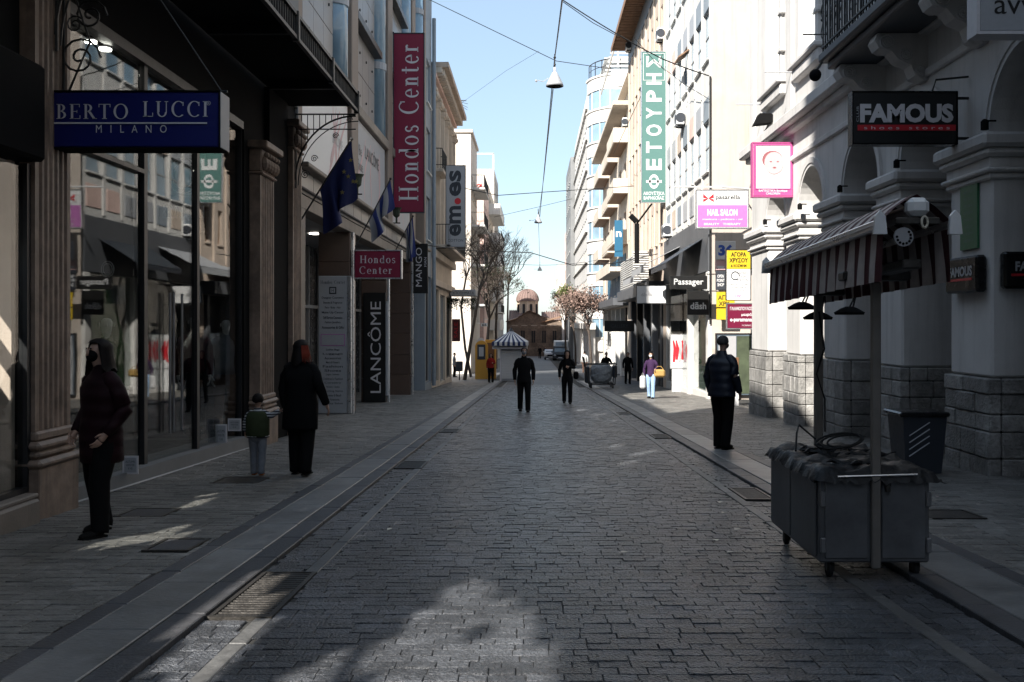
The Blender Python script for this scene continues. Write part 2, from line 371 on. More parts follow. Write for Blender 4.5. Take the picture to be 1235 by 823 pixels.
def covered(x0, x1, y0, y1):
    return any(x0 < h[1]-.02 and x1 > h[0]+.02 and y0 < h[3]-.02 and y1 > h[2]+.02 for h in HOLES)
def lay(surface, name, stuffname, m, x0, x1, ya, yb, w, l, lift, gap=.004, tilt=.0025, singles=300, wvar=.25, mods=None, c=.004):
    """courses of stones across the street; the nearest ones are single objects"""
    rr = random.Random(len(name)*7+int(x0*10)); bulk = MB(); n = 0; protos = []
    for i in range(10):
        b = MB(); sett_shape(b, 0, 1*w, 0, l-gap, 0, .0325, c, .03, rr); protos.append(b.mesh(m, name=name))
    y = ya; row = 0
    while y < yb:
        x = x0 - rr.uniform(0, w)
        while x < x1:
            ww = w*rr.uniform(1-wvar, 1+wvar)
            a, e = max(x, x0), min(x+ww-gap, x1-.004)
            for h in HOLES:
                if y < h[3]-.03 and y+l > h[2]+.03 and a < h[1] and e > h[0]:
                    if h[0]-a > e-h[1]: e = h[0]-.004
                    else: a = h[1]+.004
            if e - a > .03:
                z = gz(y) + lift + rr.uniform(-tilt, tilt)
                vis = n < singles and abs(a+.06) < .54*y + .3 and y > 3.9
                if vis:
                    o = link(name, rr.choice(protos), surface, (a, y, z)); o.scale = ((e-a)/w, 1, 1); n += 1
                    o.rotation_euler = (rr.uniform(-.01,.01), rr.uniform(-.008,.008), rr.uniform(-.006,.006))
                else:
                    k = .0325 if y < 64 else .0172
                    b0 = len(bulk.v); sett_shape(bulk, a, e, y+rr.uniform(-.002,.002), y+l-gap, z + k*y, k, c, .03, rr)
            x += ww
        y += l
    o = link(stuffname, bulk.mesh(m), surface); o['kind'] = 'stuff'
def slabs(surface, name, m, x0, x1, ya, yb, l, lift, gap=.008, th=.05, zmin=None):
    rr = random.Random(int(x0*100)); b = MB(); b.cbox(0, x1-x0-.004, 0, l-gap, -th, 0, .006)
    me = b.mesh(m, name=name); y = ya + .001
    while y < yb:
        ya_, yb_ = y, y+l
        for h in HOLES:
            if h[0] < x1-.02 and h[1] > x0+.02 and ya_ < h[3] and yb_ > h[2]:
                if h[2]-ya_ > yb_-h[3]: yb_ = h[2]-.004
                else: ya_ = h[3]+.004
        if yb_-ya_ > .06:
            o = link(name, me, surface, (x0+.002, ya_, gz(ya_)+lift+rr.uniform(-.002,.002))); o.scale = (1, (yb_-ya_)/l, 1); o.rotation_euler = (-math.atan(.0325 if y < 63 else .0172)+rr.uniform(-.002,.002), rr.uniform(-.003,.003), 0)
        y += l
def cover(name, label, x0, x1, y0, y1, kind, lift):
    HOLES.append((x0, x1, y0, y1))
    t = thing(name, label, 'drain grate' if kind == 'grate' else 'manhole cover', ((x0+x1)/2, y0, gz(y0)+lift), 0, 'covers and gratings set in the paving')
    t.rotation_euler = (-.0325, 0, 0); hw = (x1-x0)/2; L = y1-y0
    f = MB(); e = .03
    f.box(-hw, hw, 0, e, -.05, .004); f.box(-hw, hw, L-e, L, -.05, .004); f.box(-hw, -hw+e, e, L-e, -.05, .004); f.box(hw-e, hw, e, L-e, -.05, .004)
    f.build('frame', M['castiron'], t, local=True)
    if kind == 'grate':
        b = MB(); b.box(-hw+e, hw-e, e, L-e, -.06, -.05); b.build('pit', M['dark_in'], t, local=True)
        n = int((L-2*e)/.055); b = MB(); b.cbox(-hw+e, hw-e, 0, .03, -.03, 0, .005); me = b.mesh(M['castiron'])
        for i in range(n): link('bar', me, t, (0, e+.015+i*(L-2*e)/n, 0), world=False)
    else:
        b = MB(); b.cbox(-hw+e+.004, hw-e-.004, e+.004, L-e-.004, -.03, 0, .004); b.build('plate', M['castiron'] if kind == 'iron' else M['dark_slab'], t, local=True)
cover('drain_grate', 'large rusty slatted drain grate nearest the camera in the left gutter', -1.875, -1.502, 5.7, 6.9, 'grate', .006)
cover('drain_grate', 'second slatted drain grate along the left gutter, beside the white kerb', -1.875, -1.502, 13.3, 14.2, 'grate', .006)
cover('drain_grate', 'third and farthest slatted drain grate in the left gutter', -1.875, -1.502, 19.6, 20.5, 'grate', .006)
cover('drain_grate', 'slatted drain grate in the right gutter left of the vendor cart', 2.205, 2.525, 10.4, 11.3, 'grate', .006)
cover('drain_grate', 'slatted drain grate in the right gutter left of the standing man in navy', 2.205, 2.525, 18.2, 19.1, 'grate', .006)
cover('drain_grate', 'farthest slatted drain grate in the right gutter', 2.205, 2.525, 25.8, 26.7, 'grate', .006)
cover('manhole_cover', 'dark rectangular cover at the edge of the left pavement near the kerb', -2.96, -2.6, 7.5, 8.0, 'stone', .036)
cover('manhole_cover', 'dark rectangular cover on the left pavement beside the woman in the puffer jacket', -3.85, -3.4, 9.1, 9.6, 'stone', .036)
cover('manhole_cover', 'dark rectangular cover on the left pavement at the child\'s feet', -3.75, -3.2, 11.5, 12.1, 'iron', .036)
cover('manhole_cover', 'dark rectangular cover on the right pavement behind the vendor cart', 3.6, 4.1, 9.0, 9.5, 'iron', .036)
lay(road, 'sett', 'distant_setts', M['sett'], -1.5, 2.1, 3.2, 52, .168, .1, 0)
lay(pav_l, 'paver', 'distant_pavers', M['paver'], -4.62, -2.55, 3.6, 52, .21, .12, .034)
lay(pav_l, 'paver', 'porch_pavers', M['paver'], -7.2, -4.62, 18, 44, .24, .135, .034, singles=0)
lay(pav_r, 'paver', 'distant_pavers', M['paver'], 3.28, 6.2, 5, 52, .21, .12, .034)
lay(kerb_l, 'gutter_stone', 'distant_gutter_stones', M['sett'], -1.88, -1.6, 3.6, 48, .14, .115, -.004, wvar=.06, singles=120)
lay(kerb_r, 'gutter_stone', 'distant_gutter_stones', M['sett'], 2.2, 2.53, 4, 48, .14, .115, -.004, wvar=.06, singles=120)
slabs(kerb_l, 'dark_slab', M['dark_slab'], -2.55, -2.41, 3.2, 60, .9, .036)
slabs(kerb_l, 'kerb_slab', M['marble_slab'], -2.41, -2.06, 3.1, 60, 1.12, .036)
slabs(kerb_l, 'dark_slab', M['dark_slab'], -2.06, -1.88, 3.3, 60, .8, .03)
slabs(kerb_l, 'edge_slab', M['edge_stone'], -1.6, -1.5, 3.3, 60, .95, .002)
slabs(kerb_r, 'edge_slab', M['edge_stone'], 2.1, 2.2, 4.3, 60, .95, .002)
slabs(kerb_r, 'dark_slab', M['dark_slab'], 2.53, 2.72, 4.3, 60, .8, .03)
slabs(kerb_r, 'kerb_slab', M['marble_slab'], 2.72, 3.12, 4.1, 60, 1.12, .036)
slabs(kerb_r, 'dark_slab', M['dark_slab'], 3.12, 3.28, 4.2, 60, .9, .036)

# ------------------------------------------------------------------ building kit
def wallgrid(b, X, s, y0, y1, z0, z1, ops, th=.3):
    """a wall in the plane x=X (street side) with real openings; s=+1 body to the right, -1 to the left"""
    ys = sorted({y0, y1} | {min(max(v, y0), y1) for o in ops for v in o[:2]}); zs = sorted({z0, z1} | {min(max(v, z0), z1) for o in ops for v in o[2:4]})
    for a, c in zip(ys[:-1], ys[1:]):
        st = None
        cells = list(zip(zs[:-1], zs[1:])) + [None]
        for q in cells:
            hole = q is None or any(o[0] < (a+c)/2 < o[1] and o[2] < (q[0]+q[1])/2 < o[3] for o in ops)
            if hole:
                if st is not None: b.box(X, X+s*th, a, c, st, zt); st = None
            else:
                if st is None: st = q[0]
                zt = q[1]
_wc = {}
def window(parent, s, X, y0, y1, z0, z1, rec=.14, nm=1, nt=0, fm='frame_white', gm='pane', sill=True, shutters=False, face='x', fw=.06):
    """window set in an opening: frame with bars, a pane each, a sill. face 'x': street wall, 'y': wall facing the camera"""
    w, h = y1-y0, z1-z0; key = (s, round(w,2), round(h,2), rec, nm, nt, fm, gm, face, fw)
    if key not in _wc:
        f = MB(); a = s*rec
        def bx(b, u0, u1, d0, d1, v0, v1):
            if face == 'x': b.box(a+s*d0, a+s*d1, u0, u1, v0, v1)
            else: b.box(u0, u1, rec+d0, rec+d1, v0, v1)
        bx(f,.0,fw,-.03,.05,0,h); bx(f,w-fw,w,-.03,.05,0,h); bx(f,fw,w-fw,-.03,.05,h-fw,h); bx(f,fw,w-fw,-.03,.05,0,fw)
        for i in range(nm): c = w*(i+1)/(nm+1); bx(f,c-.025,c+.025,-.02,.04,fw,h-fw)
        for i in range(nt): c = h*(i+1)/(nt+1); bx(f,fw,w-fw,-.015,.035,c-.02,c+.02)
        g = MB(); bx(g,fw*.5,w-fw*.5,.01,.02,fw*.5,h-fw*.5)
        q = MB(); (q.cbox(-s*.09, s*rec, -.06, w+.06, -.07, 0.0, .01) if face == 'x' else q.cbox(-.06, w+.06, -.09, rec, -.07, 0, .01))
        _wc[key] = (f.mesh(M[fm]), g.mesh(M[gm]), q)
    fme, gme, q = _wc[key]
    loc = (X, y0, z0) if face == 'x' else (y0, X, z0)
    o = link('window', fme, parent, loc); link('pane', gme, o, loc)
    if sill:
        k = ('sill', key, id(M))
        if k not in _wc: _wc[k] = q.mesh(M[sill if isinstance(sill, str) else 'frame_white'])
        link('sill', _wc[k], o, loc)
    return o
def block(name, label, s, X, y0, y1, ztop, m, ops, depth=9, zb=None, group=None, win=None, core='dark_in', cat='building', roofm=None):
    zb = min(gz(y0), gz(y1)) - .1 if zb is None else zb
    t = thing(name, label, cat, (X, y0, gz(y0)), 0, group)
    b = MB(); wallgrid(b, X, s, y0, y1, zb, ztop, ops, .3)
    b.box(X+s*.303, X+s*depth, y0, y0+.3, zb, ztop); b.box(X+s*.303, X+s*depth, y1-.3, y1, zb, ztop)
    b.box(X+s*.303, X+s*depth, y0+.303, y1-.303, ztop-.3, ztop)
    b.build('wall', M[m], t)
    c = MB(); c.box(X+s*.6, X+s*(depth-.1), y0+.31, y1-.31, zb, ztop-.31); c.build('interior', M[core], t)
    for o in ops:
        kw = dict(win or {})
        if len(o) > 4: kw.update(o[4])
        if kw.pop('skip', False): continue
        window(t, s, X, o[0], o[1], o[2], o[3], **kw)
    return t
def cols_rows(y0, y1, n, w, rows):
    p = (y1-y0)/n
    return [(y0+p*(i+.5)-w/2, y0+p*(i+.5)+w/2, a, c) for i in range(n) for a, c in rows]
def awning(parent, name, s, X, y0, y1, zt, out, drop, m, val=.25):
    b = MB(); o = -s*out
    b.add([(X,y0,zt),(X,y1,zt),(X+o,y1,zt-drop),(X+o,y0,zt-drop),(X,y0,zt-.02),(X,y1,zt-.02),(X+o,y1,zt-drop-.02),(X+o,y0,zt-drop-.02)],
          [(0,1,2,3),(7,6,5,4),(0,3,7,4),(1,5,6,2)])
    b.box(X+o, X+o+s*.012, y0, y1, zt-drop-val, zt-drop-.021)
    return b.build(name, M[m], parent)
def signboard(name, label, px0, px1, py0, py1, d, th, m, cat='sign', group=None, frame=None, fm='alu', armz=None, side=None, armx=None):
    """a box sign that faces along the street, at distance d"""
    x0, _, z1 = at(px0, py0, d); x1, _, z0 = at(px1, py1, d)
    t = thing(name, label, cat, ((x0+x1)/2, d, z0), 0, group)
    b = MB(); b.cbox(x0, x1, d, d+th, z0, z1, .012); b.build('panel', M[m], t)
    if frame:
        f = MB(); e = frame
        f.box(x0-e, x1+e, d-.012, d+th+.01, z1+.001, z1+e); f.box(x0-e, x1+e, d-.012, d+th+.01, z0-e, z0-.001)
        f.box(x0-e, x0-.001, d-.012, d+th+.01, z0, z1); f.box(x1+.001, x1+e, d-.012, d+th+.01, z0, z1); f.build('frame', M[fm], t)
    if armx is not None:
        for k, z in enumerate((z1+.06, z0-.06) if armz is None else armz):
            a = MB(); a.tube([(min(x0,x1), d+th/2, z), (armx, d+th/2, z)] if side == 'far' else [((x1 if armx > x0 else x0), d+th/2, z), (armx, d+th/2, z)], .02, 6); a.build('bracket', M['iron'], t)
    return t, x0, x1, z0, z1
def printed(t, mname, x0, x1, z0, z1, d, name='print', out=.006):
    b = MB(); b.box(x0, x1, d-out, d-.0005, z0, z1); return b.build(name, M[mname], t)

# ================================================================== LEFT SIDE
# --- the far-left shop
s = -1; X = -4.6
t = thing('shop', 'dark shop at the left edge with pale reflecting window and black fascia', 'shop', (X, 3, 0))
W0 = t
b = MB(); kx_ = math.tan(R(SUN_EL))/math.sin(R(SUN_AZ)); ky_ = 1/math.tan(R(SUN_AZ))
wallgrid(b, X, s, 3.0, 8.9, -.5, 6.0, [(3.4, 8.89, -.02, 2.95)] + [(yy-(xx+4.6)*ky_-l/2, yy-(xx+4.6)*ky_+l/2, (xx+4.6)*kx_-.28-w, (xx+4.6)*kx_-.28+w) for xx, yy, w, l in ((-1.62,9.3,.10,.4),(-1.5,8.6,.14,.35),(-1.4,8.2,.1,.5),(-1.2,9.0,.07,.3))], .06); b.build('wall', M['black'], t)  # slots above the fascia are added to drop sun streaks on the street
b = MB(); b.cbox(-4.36, -4.62, 3.0, 8.8, -.45, -.04, .02); b.cbox(-4.40, -4.62, 3.0, 8.85, -.039, .0, .01); b.build('plinth', M['travertine'], t)
b = MB(); b.box(X+.04, X+.05, 3.42, 8.86, .051, 2.9); b.build('pane', M['glass'], t)
b = MB(); b.box(X+.09, X+.002, 8.86, 8.92, .002, 2.93); b.box(X+.09, X+.002, 3.4, 8.859, .002, .05); b.box(X+.07,X+.002,5,5.06,.051,2.9); b.build('window_frame', M['frame_dark'], t)
ps_ = []
for xx, ya, yb in ((-3.35,9.6,10.3),(-3.75,10.2,11.0),(-3.6,10.0,11.4),(-3.45,10.4,11.2),(-3.3,7.7,8.1),(-3.15,7.7,8.3),(-3.0,7.9,8.7),(-2.85,7.9,8.4),(-3.1,6.2,6.8),(-2.95,6.2,7.0)):
    k_ = (xx+5.2)*kx_+gz(9); y_ = (ya+yb)/2-(xx+5.2)*ky_; ps_.append((y_-(yb-ya)/2, y_+(yb-ya)/2, k_-.13, k_+.13))
ps_ = [q for q in ps_ if q[0] > 3.35 and q[1] < 8.65]
b = MB(); wallgrid(b, X-.6, s, 3.3, 8.7, -.3, 5.6, ps_, .04); b.box(X-.08, X-.65, 3.26, 3.32, -.5, 5.9); b.box(X-.65, X-.69, 2.9, 3.3, -.5, 5.9); b.box(X-.02, X-.6, 8.80, 8.86, -.3, 3.2); b.box(X-.3,X-.6,3.3,8.7,-.3,-.02); b.build('sun_slot_wall', M['beige'], t)  # slots added to throw sun patches on the pavement; end pieces block stray sun
b = MB(); b.cbox(-4.32, -4.6, 3.0, 8.82, 2.93, 3.78, .03); b.build('fascia', M['black'], t)
# --- clothing shop with the long canopy
zc = 5.45
t = thing('shop_building', 'dark clothing shop building with fluted marble pilasters and a long iron canopy', 'building', (X, 8.9, gz(9)))
A = t
holes = []
def lit(x, y, w, l):      # an unseen opening, placed so a sun patch falls at x, y
    kx = math.tan(R(SUN_EL))/math.sin(R(SUN_AZ)); k = (x+4.6)*kx+gz(y); yy = y-(x+4.6)/math.tan(R(SUN_AZ))
    holes.append((yy-l/2, yy+l/2, k-w*kx/2, k+w*kx/2))
for q in ((.45,20.7,.4,.7),(.5,17.8,.35,.6),(1.16,19.4,.36,.6),(1.3,16.5,.5,.5),(1.75,15.5,.55,.5),(1.33,14.0,.45,.45),(1.8,12.9,.55,.5),(2.3,14.6,.2,.4),(1.0,22.4,.3,.6),
          (1.75,25.8,.4,.7),(1.35,27.8,.4,.8),(.9,24.5,.3,.6),(1.9,23.2,.2,.5),(.75,26.6,.3,.6)): lit(*q)
ops = [h for h in holes if h[0] > 3.1 and h[1] < 18.5]
b = MB(); wallgrid(b, X, s, 3.0, 12.2, 6.0, 14.2, ops, .06); wallgrid(b, X, s, 12.2, 19.4, 6.0, 10.6, ops, .06)  # unseen storey: openings and stepped top shaped to let sun onto the street
b.box(X-.001, X-9, 8.91, 19.4, 5.72, 5.99); b.build('upper_wall', M['greywall'], t)
b = MB(); wallgrid(b, X-.06, s, 8.9, 19.4, gz(19.4)-.1, 5.7, [(9.65,16.0,-.05-.28,4.72)], .3); b.build('wall', M['black'], t)
b = MB(); b.box(X+.0, X-9, 19.402, 19.449, -1, 10.6); b.build('sun_gap_filler', M['greywall'], t)  # unseen filler added to stop sun leaking between the two buildings
# sills, plinth strip
b = MB()
b.add([(X+.02,9.65,gz(9.65)-.02),(X+.02,16,gz(16)-.02),(X+.02,16,-.30),(X+.02,9.65,-.13),(X-.5,9.65,gz(9.65)-.02),(X-.5,16,gz(16)-.02),(X-.5,16,-.30),(X-.5,9.65,-.13)],
      [(0,1,2,3),(3,2,6,7)]); b.build('plinth', M['greywall'], t)
b = MB(); b.tube([(X+.03,9.65,-.27),(X+.03,16,-.49)], .012, 6); b.build('metal_strip', M['p_lgrey'], t)
for y0, y1, nm in ((9.66, 11.95, 'w'), (12.12, 13.85, 'd'), (13.98, 15.98, 'w')):
    b = MB(); b.box(X-.13, X-.145, y0, y1, -.4, 4.68); b.build('pane', M['glass'], t)
for y, w in ((12.035,.05),(13.915,.05),(15.99,.03),(9.66,.03)):
    b = MB(); b.box(X-.09, X-.17, y-w, y+w, -.5, 4.7); b.build('mullion', M['frame_dark'], t)
b = MB(); b.box(X-.05, X-.19, 9.7, 15.95, 4.62, 4.74); b.box(X-.06, X-.18, 9.7, 11.95, 3.3, 3.35); b.build('head_frame', M['frame_dark'], t)
for y in (12.75, 12.88, 13.18):
    b = MB(); b.tube([(X-.06, y, .1), (X-.06, y, 1.9)], .016, 8); b.build('door_handle', M['steel'], t)
for y in (12.14, 13.0, 13.82):
    b = MB(); b.box(X-.1, X-.17, y-.05, y+.05, -.38, -.28); b.build('door_hinge', M['alu'], t)
# interior
b = MB(); b.box(X-2.6,X-2.7,9,18,-.6,4.9); b.build('back_wall', M['shop_in'], t)
b = MB(); b.box(X-.35,X-2.6,9,18,4.75,4.85); b.build('ceiling', M['dark_in'], t)
b = MB(); b.box(X-.3,X-2.6,9,18,-.65,-.55); b.box(X-.2,X-1.2,9.7,11.9,-.55,-.38); b.box(X-.2,X-1.2,14,16,-.6,-.42); b.build('floor', M['shop_in'], t)
b = MB(); b.box(X-.3,X-2.6,8.98,9.05,-.6,4.8); b.box(X-.3,X-2.6,17.9,18,-.6,4.8); b.build('side_wall', M['dark_in'], t)
lamp_m = emit('spot lamp', (1,.95,.85), 8)
for i, (px, py) in enumerate(((110,52),(127,61),(103,150))):
    x, y, z = at(px, py, 11.2 if i < 2 else 12); b = MB(); b.lathe([(.07,0),(.07,.02)], (x,y,z), 12); l = b.build('spot_lamp', lamp_m, None); tag(l, ['round spot lamp glowing inside the shop, nearer the left pilaster','round spot lamp glowing inside the shop, right of its twin','small spot lamp glowing low in the shop behind the blue sign'][i], 'lamp', 'spot lamps in the clothing shop'); 
    b = MB(); b.lathe([(.085,.012),(.085,.2),(.02,.2),(.02,z and 4.75-z)], (x,y,z+.02), 12); b.build('housing', M['black'], l)
# pilasters
def pilaster(y0, y1, zbase, ztop, capital=True):
    o = MB(); w = y1-y0; Xp = X+.12; n = max(4, int(w/.11)); pts = [(X-.1, y0)]
    pts.append((Xp, y0)); e = .05; fw = (w-2*e)/n
    for i in range(n):
        a = y0+e+i*fw; pts += [(Xp, a+.015), (Xp-.022, a+.03), (Xp-.022, a+fw-.03), (Xp, a+fw-.015)]
    pts += [(Xp, y1), (X-.1, y1)]
    o.prism(pts, 'z', zbase+.95, ztop-.55 if capital else ztop); p = o.build('pilaster', M['marble_col'], A)
    b = MB()
    b.cbox(X-.1, Xp+.06, y0-.05, y1+.05, zbase, zbase+.62, .01)
    b.cbox(X-.1, Xp+.09, y0-.08, y1+.08, zbase+.621, zbase+.70, .03); b.cbox(X-.1, Xp+.05, y0-.04, y1+.04, zbase+.701, zbase+.78, .03)
    b.cbox(X-.1, Xp+.07, y0-.06, y1+.06, zbase+.781, zbase+.86, .03); b.cbox(X-.1, Xp+.03, y0-.02, y1+.02, zbase+.861, zbase+.949, .02)
    b.build('column_base', M['marble_col'], p)
    if capital:
        b = MB(); b.cbox(X-.1, Xp+.05, y0-.04, y1+.04, ztop-.549, ztop-.5, .02)
        for k in range(5):
            yy = y0+(k+.5)*w/5
            b.ball((Xp+.04, yy, ztop-.36), .085, 8, 6, 1, .8, 1.4); b.ball((Xp+.08, yy, ztop-.22), .05, 8, 6)
        b.cbox(X-.1, Xp+.02, y0, y1, ztop-.499, ztop-.12, .02); b.cbox(X-.1, Xp+.14, y0-.1, y1+.1, ztop-.119, ztop, .02); b.build('capital', M['marble_col'], p)
pilaster(8.94, 9.62, -.42, 5.3); pilaster(16.3, 17.15, -.62, 4.5); pilaster(18.5, 19.2, -.65, 5.3)
b = MB(); b.cbox(-4.32, -4.7, 8.6, 9.75, -.5, -.4, .01); b.build('step', M['travertine'], A)
b = MB(); wallgrid(b, X+.03, s, 17.2, 18.5, -.7, 5.6, [], .09); b.build('wall_panel', M['black'], A)
# canopy
b = MB(); b.box(X+.001, -3.34, 2.5, 18.7, zc+.14, zc+.2); b.build('canopy_deck', M['black'], A)
b = MB(); b.box(-3.34, -3.28, 2.5, 18.7, zc, zc+.05); b.box(-3.34, -3.28, 2.5, 18.7, zc+.33, zc+.38); b.box(X+.1, -3.34, 18.64, 18.7, zc+.33, zc+.38); b.build('canopy_rail', M['iron'], A)
bm_ = MB(); bm_.box(-.02, .01, 0, .018, .05, .33); sl = bm_.mesh(M['iron'])
y = 6.0
while y < 18.65: link('rail_bar', sl, A, (-3.32, y, zc)); y += .125
for y in (9, 11.4, 13.8, 16.2, 18.55):
    b = MB(); b.cbox(-3.36,-3.26,y,y+.09,zc-.02,zc+.4,.01); b.build('canopy_post', M['castiron'], A)
for y in (7.2, 10.4, 13.6, 16.8):
    b = MB(); b.box(X+.13, -3.34, y, y+.08, zc+.02, zc+.139); b.build('canopy_beam', M['iron'], A)
def bracket(y, up=True):
    b = MB(); x0, x1 = X+.13, -3.34; n = 14
    arc = [(x0+(x1-x0)*(1-math.cos(i/n*math.pi/2)), y, zc-1.25+1.2*math.sin(i/n*math.pi/2)) for i in range(n+1)]
    b.tube(arc, .018, 5); b.tube([(p[0]+.05,p[1],p[2]-.1) for p in arc], .01, 5)
    b.tube([(x0,y,zc-.02),(x1,y,zc-.02)], .016, 5); b.tube([(x0,y,zc-.3),(x1,y,zc-.3)], .012, 5); b.tube([(x0+.01,y,zc-1.4),(x0+.01,y,zc)], .016, 5)
    for i in range(1, 10):
        u = i/10; xx = x0+(x1-x0)*u; zz = zc-1.25+1.2*math.sin(math.acos(1-u)); b.tube([(xx,y,max(zz, zc-1.2)),(xx,y,zc-.02)], .008, 4)
    for cx, cz, r in ((x0+.18, zc-1.15, .09), (x0+.35, zc-.85, .07), (x1-.12, zc-.12, .06), (x0+.75, zc-.42, .06)):
        b.tube([(cx+r*(1-i/22)*math.cos(i*.6), y, cz+r*(1-i/22)*math.sin(i*.6)) for i in range(20)], .008, 4)
    b.build('canopy_bracket', M['iron'], A)
for y in (9.3, 18.66): bracket(y)
# projecting blue sign
t, x0, x1, z0, z1 = signboard('shop_sign', 'dark blue box sign lettered BERTO LUCCI MILANO on the left pilaster', 50, 264, 111, 178, 9.3, .25, 'p_navy', frame=.012, fm='black')
b = MB(); b.box(x1+.013, x1+.02, 9.3, 9.56, z0, z1); b.build('end_cap', M['p_grey'], t)
xc = (x0+x1)/2
letter('BERTO', t, at(112,135,9.3), at(152,0,9.3)[0]-at(66,0,9.3)[0], .145, M['p_silver'], style='serif', out=.008)
letter('LUCCI', t, at(212,132,9.3), at(250,0,9.3)[0]-at(172,0,9.3)[0], .15, M['p_silver'], style='serif', out=.008)
letter('M   I   L   A   N   O', t, at(159,156,9.3), .66, .072, M['p_silver'], out=.008)
b = MB(); xa, _, za = at(65,149,9.3); xb, _, _ = at(250,149,9.3); b.box(xa, xb, 9.288, 9.299, za-.007, za+.007); b.build('underline', M['p_silver'], t)
letter('®', t, at(252,125,9.3), .04, .04, M['p_silver'], out=.008)
b = MB(); b.tube([(-4.45,9.42,z1+.02),(-4.45,9.42,z1+1.1)], .015, 6); b.tube([(-4.4,9.42,z1+.03),(-2.9,9.42,z1+.03)], .012, 6)
for cx, cz, r in ((-4.3,z1+.35,.2),(-4.2,z1+.75,.16),(-4.35,z1+1.0,.12)): b.tube([(cx+r*(1-i/26)*math.cos(i*.5), 9.42, cz+r*(1-i/26)*math.sin(i*.5)) for i in range(24)], .011, 5)
b.tube([(-4.4,9.42,z1+.03),(-4.2,9.42,z1+.5),(-4.4,9.42,z1+1.1),(-3.9,9.42,z1+1.6)], .012, 5); b.build('bracket', M['iron'], t)
b = MB(); b.tube([(-2.95,9.42,z1+.02),(-4.1,9.5,5.4)], .006, 5); b.build('stay_wire', M['iron'], t)
# hanging sign and emblem inside
X_in = -5.0
t = thing('window_sign', 'small black hanging sign reading BERTO LUCCI inside the shop window', 'sign', at(222, 270, 15))
b = MB(); x0, _, z1 = at(192,236,15); x1, _, z0 = at(251,282,15); b.cbox(x0, x1, 15, 15.06, z0, z1, .01); b.build('panel', M['blackgloss'], t)
letter('BERTO LUCCI', t, at(222,256,15), .62, .19, M['p_silver'], style='serif', out=.006)
for xx in (x0+.05, x1-.05):
    b = MB(); b.tube([(xx,15.03,z1),(xx,15.03,4.75)], .006, 4); b.build('hanger', M['iron'], t)
for i, (px, py, r, d) in enumerate(((221,212,.22,15.3),(130,325,.08,12.6))):
    x, y, z = at(px, py, d); b = MB()
    for q in (1, .72): b.tube([(x+r*q*math.cos(k*math.pi/12), y, z+1.25*r*q*math.sin(k*math.pi/12)) for k in range(25)], .008*(1 if i == 0 else .6), 4)
    o = b.build('emblem', M['p_silver']); tag(o, ['large oval ring emblem hanging above the inner BERTO LUCCI sign','small oval ring emblem in the shop window near the mannequin'][i], 'emblem')
# price cards on the window floor
for i, (px0, px1, py0, py1, d, lab) in enumerate(((148,167,550,572,11.2,'white framed price card leaning in the window behind the woman in the puffer jacket'),(260,274,512,538,14.9,'tall white price card on the shop window floor'),(275,291,505,520,15.2,'framed grey price card at the right end of the shop window'))):
    x0, _, z1 = at(px0, py0, d); x1, _, z0 = at(px1, py1, d); b = MB(); b.box(x0, x1, d, d+.01, z0, z1)
    o = b.build('price_card', M['p_silver']); tag(o, lab, 'price card', 'price cards in the shop window')
    b = MB(); b.box(x0+.02, x1-.02, d-.004, d-.001, z0+.02, z1-.02); b.build('print', M['p_lgrey'], o)
    letter('AUTUMN\nWINTER\n\u20ac 45', o, ((x0+x1)/2, d-.004, (z0+z1)/2), (x1-x0)*.6, (z1-z0)*.5, M['p_charcoal'], out=.002)
# --- unseen left facade added behind the camera for shade, openings cut for sun patches
t = thing('building', 'unseen tall facade added on the left beside and behind the camera to shape the sunlight', 'building', (-4.6, -30, gz(-30)))
holes = []
for xx, ya, yb in ((-.76,4.7,5.3),(-.64,4.3,5.9),(-.52,4.1,6.5),(-.40,4.1,6.7),(-.28,4.1,5.3),(-.28,5.5,6.6),(-.16,4.1,6.2),(-.04,4.2,5.9),(.08,4.5,5.2),(-1.98,5.7,6.6),(-1.86,5.2,6.9),(-1.74,4.7,6.8),(-1.62,4.5,6.3),(-1.50,4.5,5.7),(-1.1,4.2,4.8),(-.98,4.3,5.1)): lit(xx, (ya+yb)/2, .15, yb-ya)
b = MB(); wallgrid(b, -4.6, -1, -32, 2.99, 3.6, 24, [h for h in holes if h[1] < 2.95], .06); wallgrid(b, -4.6, -1, -32, 2.99, -.5, 3.59, [], .28); b.build('wall', M['greywall'], t)
print('holes', len(holes), [tuple(round(v,2) for v in h) for h in holes])

# --- cosmetics store
XH = -4.7
H = thing('department_store', 'cosmetics store with marble clad upper floors, tan fins and brown marble porch pillars', 'building', (XH, 19.5, gz(19.5)))
zf0, zf1 = 3.86, 4.68
b = MB()
b.cbox(XH+.1, XH-.5, 19.45, 42.7, zf0+.36, zf1-.1, .02); b.build('fascia', M['hondos_panel'], H)
b = MB(); b.cbox(XH+.3, XH-.5, 19.45, 42.7, zf1-.099, zf1, .02); b.build('ledge', M['travertine'], H)
b = MB(); b.cbox(XH+.02, XH-.5, 19.45, 42.7, zf0+.28, zf0+.359, .01); b.build('shadow_gap', M['frame_dark'], H)
b = MB(); b.cbox(XH, XH-.4, 19.45, 42.7, zf0, zf0+.279, .01); b.build('soffit_beam', M['travertine'], H)
b = MB(); b.box(XH-.4, -9.5, 19.45, 42.7, zf0+.15, zf0+.3); b.build('porch_ceiling', M['p_grey'], H)
bb = MB(); bb.box(0,-.012,0,.02,0,.4)
for k in range(40):
    if k % 2 == 0:
        q = MB(); q.box(XH+.104, XH+.101, 19.6+k*.575, 19.6+k*.575+.012, zf0+.37, zf1-.11); q.build('panel_joint', M['frame_dark'], H)
